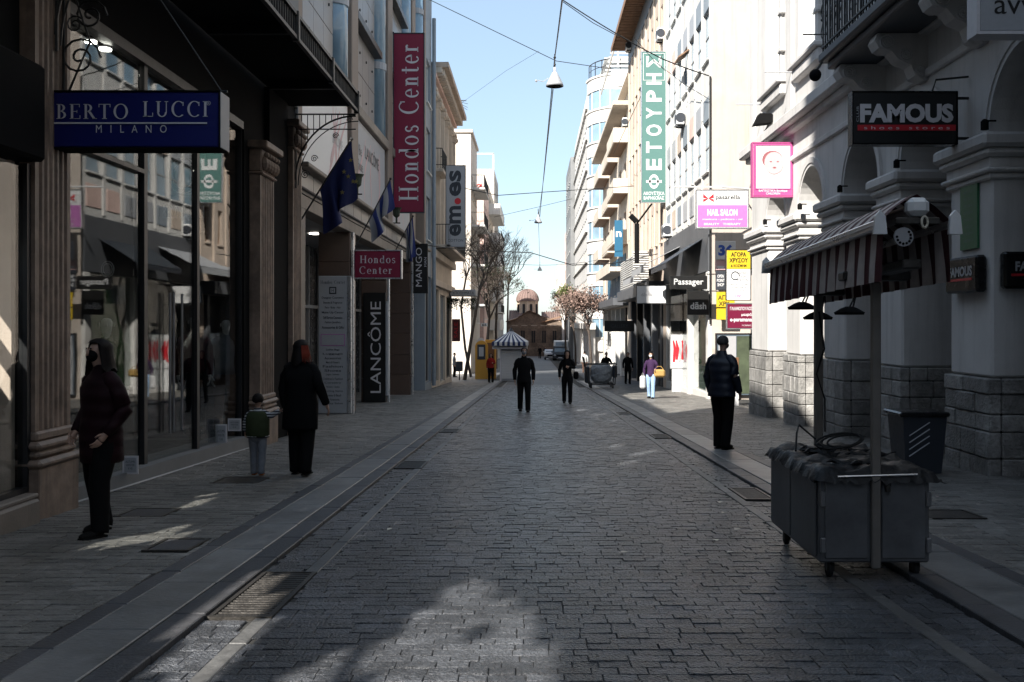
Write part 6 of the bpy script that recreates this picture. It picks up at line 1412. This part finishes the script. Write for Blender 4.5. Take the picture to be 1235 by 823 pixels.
# bollards / glimpses
# junk trolley
T = thing('trolley', 'scavenger\'s metal trolley loaded with a grey tarpaulin bundle', 'trolley', (*at(724,0,46)[:2], gz(46)))
g = gz(46); x0, _, z1 = at(713,440,46); x1, _, z0 = at(739,463,46)
b = MB(); rr = random.Random(6); n, m_ = 20, 14; cxx, czz = (x0+x1)/2, (z0+z1)/2
vs = []
for i in range(m_+1):
    for k in range(n):
        a = 2*math.pi*k/n; ph = math.pi*i/m_; hz = -math.cos(ph); w = (.52+.12*max(0,hz)) * max(.05, math.sin(ph))**.6
        vs.append((cxx+w*math.cos(a)*(1+rr.uniform(-.06,.06)), 46.5+.5*w*math.sin(a)*1.4*(1+rr.uniform(-.05,.05)), czz+hz*.46+rr.uniform(-.02,.02)))
b.v = vs
for i in range(m_):
    for k in range(n): b.f.append((i*n+k, i*n+(k+1) % n, (i+1)*n+(k+1) % n, (i+1)*n+k)); b.mi.append(0)
M['tarp'] = mat('grey tarpaulin', (.26,.28,.30), .45, .35, 5, 1., 7, spec=.5, fine=3); b.build('bundle', M['tarp'], T)
b = MB()
for y in (46.0, 47.1):
    b.tube([(x0-.1,y,g+.2),(x1+.1,y,g+.2)], .03, 6); b.tube([(x1+.1,y,g+.2),(x1+.15,y,z1+.1)], .025, 6); b.tube([(x0-.1,y,g+.2),(x0-.35,y,z1+.35)], .03, 6); b.tube([(x0-.3,y,z1),(x1+.2,y,z1+.02)], .025, 6)
b.build('frame', M['castiron'], T)
for x in (x0-.02, x1+.0, x0+.9*(0)): 
    for y in (46.0, 47.1): w = MB(); w.lathe([(.12,-.03),(.14,-.02),(.14,.02),(.12,.03)], (x,y,g+.15), 12, axis='x'); w.build('wheel', M['rubber'], T)
b = MB(); b.cbox(x0-.28,x0-.05,46.2,46.9,g+.25,z1-.1,.05); b.cbox(x1+.02,x1+.22,46.2,46.9,g+.5,z1-.05,.05); b.build('side_bags', M['p_charcoal'], T)

# scraps of paper and leaves on the setts
rr = random.Random(12)
for i, (px, py) in enumerate(((868,607),(872,620),(889,640),(863,653),(880,668),(902,623),(752,668),(470,640))):
    d_ = 1800/(py-430); x = (px-644)/1200*d_; z = gz(d_)+.012; a = rr.uniform(0, 3); w, h = rr.uniform(.02,.05), rr.uniform(.02,.035)
    b = MB(); c, s_ = math.cos(a), math.sin(a); b.add([(x-w*c,d_-w*s_,z),(x+h*s_,d_-h*c,z+.006),(x+w*c,d_+w*s_,z+.002),(x-h*s_,d_+h*c,z+.008)], [(0,1,2,3)])
    tag(b.build('paper_scrap', M['p_cream']), ['pale scrap on the setts left of the cart awning post, farthest of the cluster','pale scrap on the setts, second farthest of the cluster left of the cart','pale scrap on the setts left of the cart\'s nearest wheel','leftmost pale scrap of the cluster beside the vendor cart','pale scrap nearest the camera beside the cart','pale scrap touching the right gutter behind the vendor cart','lone pale scrap in the middle right of the road','lone pale scrap in the left half of the road near the grate'][i], 'litter', 'pale scraps on the street')
# ================================================================== PEOPLE
for k, c in (('skin',(.42,.26,.19)),('hair_dark',(.014,.011,.01)),('hair_red',(.20,.035,.02)),('hair_grey',(.06,.056,.054)),('cl_black',(.006,.006,.0065)),('cl_navy',(.012,.015,.03)),
     ('cl_wine',(.05,.008,.014)),('cl_denim',(.26,.38,.55)),('cl_denim_dk',(.09,.12,.18)),('cl_plaid',(.04,.02,.055)),('cl_white',(.5,.5,.5)),('cl_red',(.26,.02,.02)),('cl_green',(.04,.05,.025)),('cl_brown',(.10,.06,.045)),
     ('cl_mask',(.55,.58,.6)),('cl_bag',(.36,.23,.08)),('cl_grey',(.17,.18,.20)),('mannequin',(.55,.53,.5)),('shoe',(.015,.014,.013)),('shoe_or',(.28,.09,.03))):
    M[k] = mat(k.replace('cl_','cloth ').replace('_',' '), c, .45 if k in ('skin','mannequin') else (.6 if 'hair' in k else .9), .15, 14, .25, 50, spec=.4 if k in ('skin','mannequin') else .1)
M['cl_puffer'] = mat('quilted wine jacket', (.014,.003,.005), .7, .2, 8, .2, 30, spec=.15, wave=.35, wscale=2.6, wdir='Z'); M['cl_puffernavy'] = mat('quilted navy jacket', (.010,.014,.026), .45, .2, 8, .2, 30, wave=.25, wscale=2.4, wdir='Z')
def stripemat(name, a, c, sc_, d='Z'):
    m = mat(name, a, .9, .05, 10, .1); N = m.node_tree.nodes; L = m.node_tree.links; w = N.new('ShaderNodeTexWave'); w.bands_direction = d; w.inputs['Scale'].default_value = sc_
    tc = N.new('ShaderNodeTexCoord'); L.new(tc.outputs['Object'], w.inputs['Vector']); r = N.new('ShaderNodeValToRGB'); r.color_ramp.interpolation = 'CONSTANT'; r.color_ramp.elements[0].color = (*a,1); r.color_ramp.elements[1].color = (*c,1); r.color_ramp.elements[1].position = .5
    L.new(w.outputs['Fac'], r.inputs[0]); L.new(r.outputs[0], N['Principled BSDF'].inputs['Base Color']); return m
M['cl_stripes'] = stripemat('striped sleeve cloth', (.5,.5,.5), (.03,.03,.04), 9, 'Z')
tmpc = bpy.data.collections.new('tmp'); COL.children.link(tmpc)
JOBS = []
def skin(vs, es, rad, sub=2):
    """a body surface grown round a skeleton; evaluated once for all figures"""
    me = bpy.data.meshes.new('s'); me.from_pydata([tuple(v) for v in vs], es, []); o = bpy.data.objects.new('s', me); tmpc.objects.link(o)
    md = o.modifiers.new('k', 'SKIN'); md.use_smooth_shade = True
    for i, r in enumerate(rad): me.skin_vertices[0].data[i].radius = r if isinstance(r, tuple) else (r, r)
    me.skin_vertices[0].data[0].use_root = True
    if sub: s = o.modifiers.new('u', 'SUBSURF'); s.levels = sub; s.render_levels = sub
    return o
def V3(*a): return Vector(a)
def chain(vs, es, rad, start, pts):
    i = start
    for p, r in pts: vs.append(Vector(p)); rad.append(r); es.append((i, len(vs)-1)); i = len(vs)-1
    return i
def person(label, loc, rot, H=1.74, step=0., armL=None, armR=None, coat='cl_black', legs='cl_black', shoes='shoe', hair='short', haircol='hair_dark', hem=.78, mask=None, glasses=False, cuff='coat', female=False, bulk=1., headturn=0., name='person', cat='person', skinm='skin', group=None, lean=0., head=1.):
    S = H/1.75; t = thing(name, label, cat, (loc[0], loc[1], loc[2]), rot, group)
    fw = .9 if female else 1.
    sh = .185*fw; hp = .09
    # arm targets: elbow, wrist (local, facing -Y)
    armL = armL or ((.25*fw, .03, 1.15), (.26*fw, -.04, .90)); armR = armR or ((-.25*fw, .03, 1.15), (-.26*fw, -.04, .90))
    kL = (hp+.01, -step*.45-.03, .50); aL = (hp+.01, -step*.9 + .02, .09+max(0,-step)*.1); kR = (-hp-.01, step*.45-.03, .50); aR = (-hp-.01, step*.9+.02, .09+max(0,step)*.15)
    vs = []; es = []; rad = []
    hd = head; vs.append(V3(0,0,.95)); rad.append((.09,.07))
    c = chain(vs, es, rad, 0, [((0,-.0,1.12),(.085,.07)), ((0,-.0-lean*.3,1.30),(.10,.075)), ((0,.01-lean*.5,1.41),(.06,.05))])
    nk = chain(vs, es, rad, c, [((0,.0-lean*.6,1.49),.045), ((0,-.02-lean*.8,1.545),(.052,.055)), ((0,-.035-lean,1.545+.055*hd),(.06*hd,.07*hd)), ((0,-.02-lean,1.545+.125*hd),(.075*hd,.092*hd)), ((0,-.01-lean,1.545+.18*hd),(.05*hd,.06*hd))])
    for s_, arm in ((1, armL), (-1, armR)):
        w = V3(*arm[1]); e = V3(*arm[0]); dr = (w-e).normalized()
        chain(vs, es, rad, c, [((s_*sh*.7, .01-lean*.5, 1.39),.04), ((s_*sh*.92, .01-lean*.5, 1.36),.038), (tuple(e),.034), (tuple(w),.027), (tuple(w+dr*.05),(.036,.02)), (tuple(w+dr*.085),(.036,.018))])
    for s_, kk, aa in ((1, kL, aL), (-1, kR, aR)):
        chain(vs, es, rad, 0, [((s_*hp,0,.86),.07), (kk,.048), (aa,.036), ((aa[0], aa[1]-.03, aa[2]-.05),.03)])
    body = skin([v*S for v in vs], es, [tuple(q*S for q in r) if isinstance(r, tuple) else r*S for r in rad])
    cb = bulk*fw; q = MB(); n = 20; rs = random.Random(len(label)); ph_ = rs.random()*6
    rings = [(hem,.170,.132,0),(hem+.03,.172,.134,0),(.93,.168,.132,0),(1.06,.146,.118,0),(1.20,.160,.124,-lean*.2),(1.32,.172,.122,-lean*.4),(1.40,.155,.10,-lean*.5),(1.445,.10,.078,-lean*.5),(1.485,.068,.064,-lean*.6),(1.53,.062,.060,-lean*.65)]
    rings = [r for r in rings if r[0] >= hem-.001]; rings.sort()
    vs_ = []
    for z, rx, ry, oy in rings:
        for k in range(n):
            a = 2*math.pi*k/n; f_ = 1+.03*math.sin(3*a+ph_+z*7)+.02*math.sin(7*a+z*11); g_ = cb if z < 1.38 else (1+(cb-1)*.5)
            vs_.append(V3(rx*g_*f_*math.cos(a), oy+ry*g_*f_*math.sin(a)+.01, z)*S)
    fs_ = [(i*n+k, i*n+(k+1) % n, (i+1)*n+(k+1) % n, (i+1)*n+k) for i in range(len(rings)-1) for k in range(n)] + [tuple(range(n))[::-1]]
    q.add(vs_, fs_)
    for s_, arm in ((1, armL), (-1, armR)):
        e = V3(*arm[0]); w = V3(*arm[1]); sh_ = V3(s_*sh*.93, .01-lean*.5, 1.375); q.tube([p*S for p in (V3(s_*sh*.35,.01-lean*.5,1.415), V3(s_*sh*.72,.01-lean*.5,1.405), sh_, sh_.lerp(e,.35)+V3(s_*.012,0,0), sh_.lerp(e,.85), e, e.lerp(w,.3), e.lerp(w,.7), w, w+(w-e).normalized()*.01)],
            [r*S*(.5+.5*cb) for r in (.05,.066,.070,.066,.058,.056,.054,.048,.043,.036)], 12)
    coat_ = q
    trou = MB(); trou.ball(V3(0,.0,.90)*S, .16*S*bulk*fw, 14, 8, .95, .72, .8)
    for s_, kk, aa in ((1, kL, aL), (-1, kR, aR)):
        hipp = V3(s_*hp, 0, .90); kn = V3(*kk); an = V3(aa[0], aa[1], aa[2]-.02); w_ = .5+.5*bulk
        trou.tube([p*S for p in (hipp, hipp.lerp(kn,.3), hipp.lerp(kn,.7), kn, kn.lerp(an,.35), kn.lerp(an,.75), an, an+V3(0,-.005,-.02))], [r*S*w_ for r in (.095,.098,.084,.074,.072,.066,.064,.064)], 14)
    JOBS.append((t, body, coat_, trou, dict(S=S, armL=armL, armR=armR, aL=aL, aR=aR, coat=coat, legs=legs, shoes=shoes, hair=hair, haircol=haircol, mask=mask, glasses=glasses, female=female, lean=lean, skinm=skinm, head=head)))
    return t
def finish_people():
    dg = bpy.context.evaluated_depsgraph_get()
    for t, body, coat_, trou, k in JOBS:
        S = k['S']; ln = k['lean']; S0 = S
        coat_.build('coat', M[k['coat']], t, smooth=True, local=True)
        trou.build('trousers', M[k['legs']], t, smooth=True, local=True)
        me = bpy.data.meshes.new_from_object(body.evaluated_get(dg)); vs = [tuple(v.co) for v in me.vertices]; fs = [tuple(p.vertices) for p in me.polygons]
        b = MB(); b.v = vs; b.f = fs; b.mi = [0]*len(fs)
        hd = k['head']; hc = Vector((0, -.03-ln, 1.545+.11*hd))*S
        b.lathe([(.014,-.03),(.012,0),(.004,.03)], (hc.x, hc.y-.092*S, hc.z-.01), 6, 1, 1)          # nose
        for s_ in (-1, 1): b.ball((hc.x+s_*.078*S, hc.y+.01, hc.z-.01), .022*S, 6, 5, .4, .8, 1.3)      # ears
        for s_, arm in ((1, k['armL']), (-1, k['armR'])):                                            # fingers
            e, w = Vector(arm[0]), Vector(arm[1]); d = (w-e).normalized(); side = Vector((0, 1, 0)) if abs(d.z) > .5 else Vector((0,0,1)); side = (side - d*side.dot(d)).normalized(); pn = d.cross(side)*(-s_)
            base = w+d*.085
            for i, (off, ln_) in enumerate(((-.027,.062),(-.009,.072),(.009,.068),(.026,.052))):
                p0 = base+side*off; p1 = p0+d*ln_*.5+pn*.004; p2 = p1+d*ln_*.42+pn*.016; p3 = p2+d*ln_*.25+pn*.02; b.tube([q*S for q in (p0,p1,p2,p3)], [.0095*S,.009*S,.008*S,.005*S], 6)
            p0 = w+d*.03-side*.03; b.tube([q*S for q in (p0, p0+d*.03-side*.018+pn*.01, p0+d*.055-side*.02+pn*.02)], [.012*S,.010*S,.007*S], 6)
        b.build('body', M[k['skinm']], t, smooth=True, local=True)
        S = S0*hd
        if k['skinm'] == 'skin':
            q = MB()
            for s_ in (-1, 1): q.ball((s_*.03*S, hc.y-.083*S, hc.z+.018*S), .012*S, 6, 5, 1.2, .6, .7)
            q.build('eyes', M['cl_black'], t, local=True); q = MB(); q.ball((0, hc.y-.085*S, hc.z-.05*S), .022*S, 8, 5, 1, .4, .35); q.build('mouth', M['hair_red'], t, local=True)
        if k['hair']:
            q = MB(); n, m_ = 22, 14; lg = {'short': 0, 'shoulder': .19, 'long': .30}[k['hair']]; vs = []
            for i in range(m_+1):
                u = i/m_; ph = min(1, u*1.6)*math.pi*.56; fall = max(0, u-.62)/.38
                for j in range(n):
                    a = 2*math.pi*j/n; back = math.sin(a); front = back < -.35; w_ = .006*math.sin(j*2.9+i*.4)
                    if front: p_ = min(ph, math.pi*.30); z = .098*math.cos(p_); r = .094*math.sin(p_)+.003; fl = 0
                    else: z = .098*math.cos(ph); r = .094*math.sin(ph)+.004; fl = fall*(lg if lg else .03)
                    if lg and not front: r += .016*min(1, u*2)+.034*fall+w_
                    if not lg and not front: r -= .02*fall
                    vs.append((r*math.cos(a)*S*.90, hc.y+(.012+r*math.sin(a)*1.14)*S, hc.z+(z+.012-fl*(1+.22*math.sin(j*5.3)*(i == m_)))*S))
            q.v = vs
            for i in range(m_):
                for j in range(n): q.f.append((i*n+j, i*n+(j+1) % n, (i+1)*n+(j+1) % n, (i+1)*n+j)); q.mi.append(0)
            q.build('hair', M[k['haircol']], t, smooth=True, local=True)
        if k['mask']:
            q = MB(); q.ball((0, hc.y-.052*S, hc.z-.045*S), .058*S, 12, 8, 1.08, .82, .95); q.build('face_mask', M[k['mask']], t, smooth=True, local=True)
        if k['glasses']:
            q = MB()
            for s_ in (-1, 1): q.ball((s_*.032*S, hc.y-.092*S, hc.z+.02*S), .02*S, 8, 5, 1.2, .25, .9)
            q.build('glasses', M['blackgloss'], t, local=True)
        S = S0
        for s_, aa in ((1, k['aL']), (-1, k['aR'])):
            q = MB(); x, y, z = Vector(aa)*S; gz0 = z-.09*S
            q.ball((x, y-.02*S, gz0+.05*S), .05*S, 10, 7, .9, 1.2, 1.0); q.ball((x, y-.12*S, gz0+.035*S), .045*S, 10, 7, .95, 1.9, .8); q.box(x-.042*S, x+.042*S, y-.19*S, y+.05*S, gz0, gz0+.02*S)
            q.build('shoe', M[k['shoes']], t, smooth=False, local=True)
    for o in [x for x in tmpc.objects]: bpy.data.objects.remove(o)
    bpy.data.collections.remove(tmpc)
def gp(px, py, dz=0):
    """ground point seen at a pixel"""
    d = 5.
    for _ in range(60): d = (1.5-gz(d)-dz)/((py-391)/1200)
    return ((px-644)/1200*d, d, gz(d)+dz)
PI = math.pi
down = lambda s_, f=0., out=.02: ((s_*(.205+out), .03-f*.4, 1.13), (s_*(.20+out), -.03-f, .88))
pocket = lambda s_: ((s_*.27, .07, 1.13), (s_*.22, -.09, .93))
p1 = gp(121, 645, .036)
person('woman in a dark wine quilted jacket walking beside the left shop window, hands in pockets', p1, R(-32), 1.60, .10, pocket(1), pocket(-1), 'cl_puffer', 'cl_black', hair='shoulder', female=True, bulk=1.4, hem=.66, mask='cl_black')
p3 = gp(363, 573, .036)
W3 = person('woman in long black coat with reddish hair seen from behind, leading a child', p3, PI-.1, 1.66, .12, down(1,.0), ((-.26,.06,1.17),(-.33,-.02,.93)), 'cl_black', 'cl_black', hair='shoulder', haircol='hair_dark', female=True, bulk=1.5, hem=.60)
b = MB(); 
for k in range(7): b.tube([(-.045-.008*k,.10-.012*k,1.60),(-.06-.011*k,.13-.012*k,1.50),(-.075-.014*k,.15-.014*k,1.40-.01*(k%3))], [.006,.009,.002], 5)
b.build('red_lock', M['hair_red'], W3, local=True)
p2 = gp(311, 573, .036)
c2 = person('small child in a striped top and green vest holding the woman\'s hand', p2, PI+.05, .95, .10, ((-.0-.0+.27,.0,1.20),(.30,-.08,1.0)), ((-.30,.02,1.35),(-.48,.0,1.45)), 'cl_stripes', 'cl_grey', 'shoe_or', hair='short', haircol='hair_dark', bulk=1.5, hem=.86, head=1.45)
b = MB(); b.lathe([(.128,.47),(.146,.50),(.146,.60),(.146,.70),(.128,.765),(.09,.79)], (0,.005,0), 18, 1, .82); b.build('vest', M['cl_green'], c2, smooth=True, local=True)
person('man in black coat and face mask walking towards the camera in mid street', gp(632, 497), 0.05, 1.74, .13, down(1,.02,.05), down(-1,-.03,.05), 'cl_black', 'cl_black', hair='short', haircol='hair_grey', mask='cl_grey', bulk=1.15, hem=.80)
w = person('woman in black with long dark hair and a shoulder bag walking towards the camera', gp(684, 487), -.05, 1.68, .12, ((.24,.02,1.2),(.06,-.14,1.22)), down(-1,.03,.05), 'cl_black', 'cl_black', hair='long', female=True, hem=.74, bulk=1.05)
b = MB(); b.cbox(.20,.36,-.10,.12,.78,1.02,.04); b.tube([(.22,0,1.02),(.20,0,1.42)], .012, 5); tag(b.build('shoulder_bag', M['cl_black'], None, local=True), 'dark shoulder bag of the woman in black', 'bag').location = w.location
w = person('woman with face mask, plaid jacket and pale jeans walking in the sunlight on the right', gp(785, 481, .03), -.35, 1.62, .13, ((.25,-.02,1.2),(.22,-.22,1.12)), down(-1,-.03,.06), 'cl_plaid', 'cl_denim', hair='shoulder', haircol='hair_dark', mask='cl_mask', female=True, hem=.84, bulk=1.05)
b = MB(); b.cbox(-.02,.36,-.12,.10,-.17,.10,.06); b.tube([(.03,0,.1),(.10,0,.2),(.22,0,.2),(.30,0,.1)], .012, 5); o = b.build('handbag', M['cl_bag'], None, local=True); o.location = w.location+Vector((.10,-.22,.93)); tag(o, 'mustard yellow handbag carried by the woman in pale jeans', 'handbag')
b = MB(); b.cbox(-.12,.08,-.06,.06,-.45,.0,.05); b.tube([(-.05,0,0),(-.02,0,.12),(.03,0,0)], .008, 4); o = b.build('shopping_bag', M['cl_white'], None, local=True); o.location = w.location+Vector((-.27,-.02,.80)); tag(o, 'white plastic bag hanging from the masked woman\'s other hand', 'bag')
person('man in a dark navy quilted jacket standing with his back turned on the right pavement', gp(871, 542, .036), PI-.75, 1.78, .06, ((.255,.03,1.13),(.25,-.05,.88)), ((-.255,.03,1.13),(-.24,-.1,.90)), 'cl_puffernavy', 'cl_black', hair='short', haircol='hair_grey', bulk=1.32, hem=.82, mask='cl_black')
person('woman in a red jacket standing at the left end of the kiosk', gp(592, 461.5, .03), .2, 1.62, .06, ((.24,-.02,1.18),(.1,-.2,1.2)), None, 'cl_red', 'cl_black', hair='shoulder', female=True, hem=.88, bulk=1.2)
person('man in a white shirt walking beside the sunlit columns, far right', gp(705, 450, .03), PI, 1.66, .14, None, None, 'cl_white', 'cl_brown', hair='short', hem=.86)
person('dark dressed person standing behind the loaded trolley', gp(731, 463.5, .03), .3, 1.68, .05, ((.28,-.03,1.2),(.2,-.3,1.15)), ((-.28,-.03,1.2),(-.2,-.3,1.15)), 'cl_black', 'cl_black', hair='short', hem=.8, bulk=1.1)
person('dark figure in the shade of the right hand shopfronts', gp(757, 463.5, .03), .1, 1.68, .08, None, None, 'cl_black', 'cl_black', hair='short', hem=.7, bulk=1.1)
person('tiny distant figure on the square before the church, left of the pair', (at(651,0,142)[0],142,gz(142)), .1, 1.75, .1, None, None, 'cl_black', 'cl_black', hem=.8)
person('tiny distant figure on the square before the church, right of the pair', (at(657.5,0,142)[0],143,gz(143)), -.2, 1.7, .1, None, None, 'cl_navy', 'cl_black', hem=.8)
person('person half hidden at the shop entrance left of the leaning tree', gp(548, 455, .03), PI/2, 1.65, .05, None, None, 'cl_grey', 'cl_black', hem=.85)
def mann(lab, px, py, d, coat, legs, rot=.4, H=1.85, hem=.9):
    x, y, z = at(px, py, d); return person(lab, (x, y, z-H), rot, H, .02, down(1), down(-1), coat, legs, hair=None, name='mannequin', cat='mannequin', skinm='mannequin', hem=hem, group='mannequins in the clothing shop')
m1 = mann('pale headed mannequin in a dark green jacket and dotted tie in the left window', 129, 381, 12.3, 'cl_green', 'cl_black')
b = MB(); b.prism([(-.02,1.08),(0,1.04),(.02,1.08),(.012,1.5),(-.012,1.5)], 'y', -.165, -.15); b.build('tie', M['cl_white'], m1, local=True)
mann('mannequin in a dark red jacket behind the door handles', 234, 380, 15.4, 'cl_wine', 'cl_black')
mann('mannequin in a grey shirt and beige trousers at the right end of the window', 272, 384, 16.0, 'cl_grey', 'cl_brown', .6)
mann('mannequin in a pale shirt in the corner shop window', 896, 411, 34.6, 'cl_bag', 'cl_black', .2, 1.7) 
finish_people()
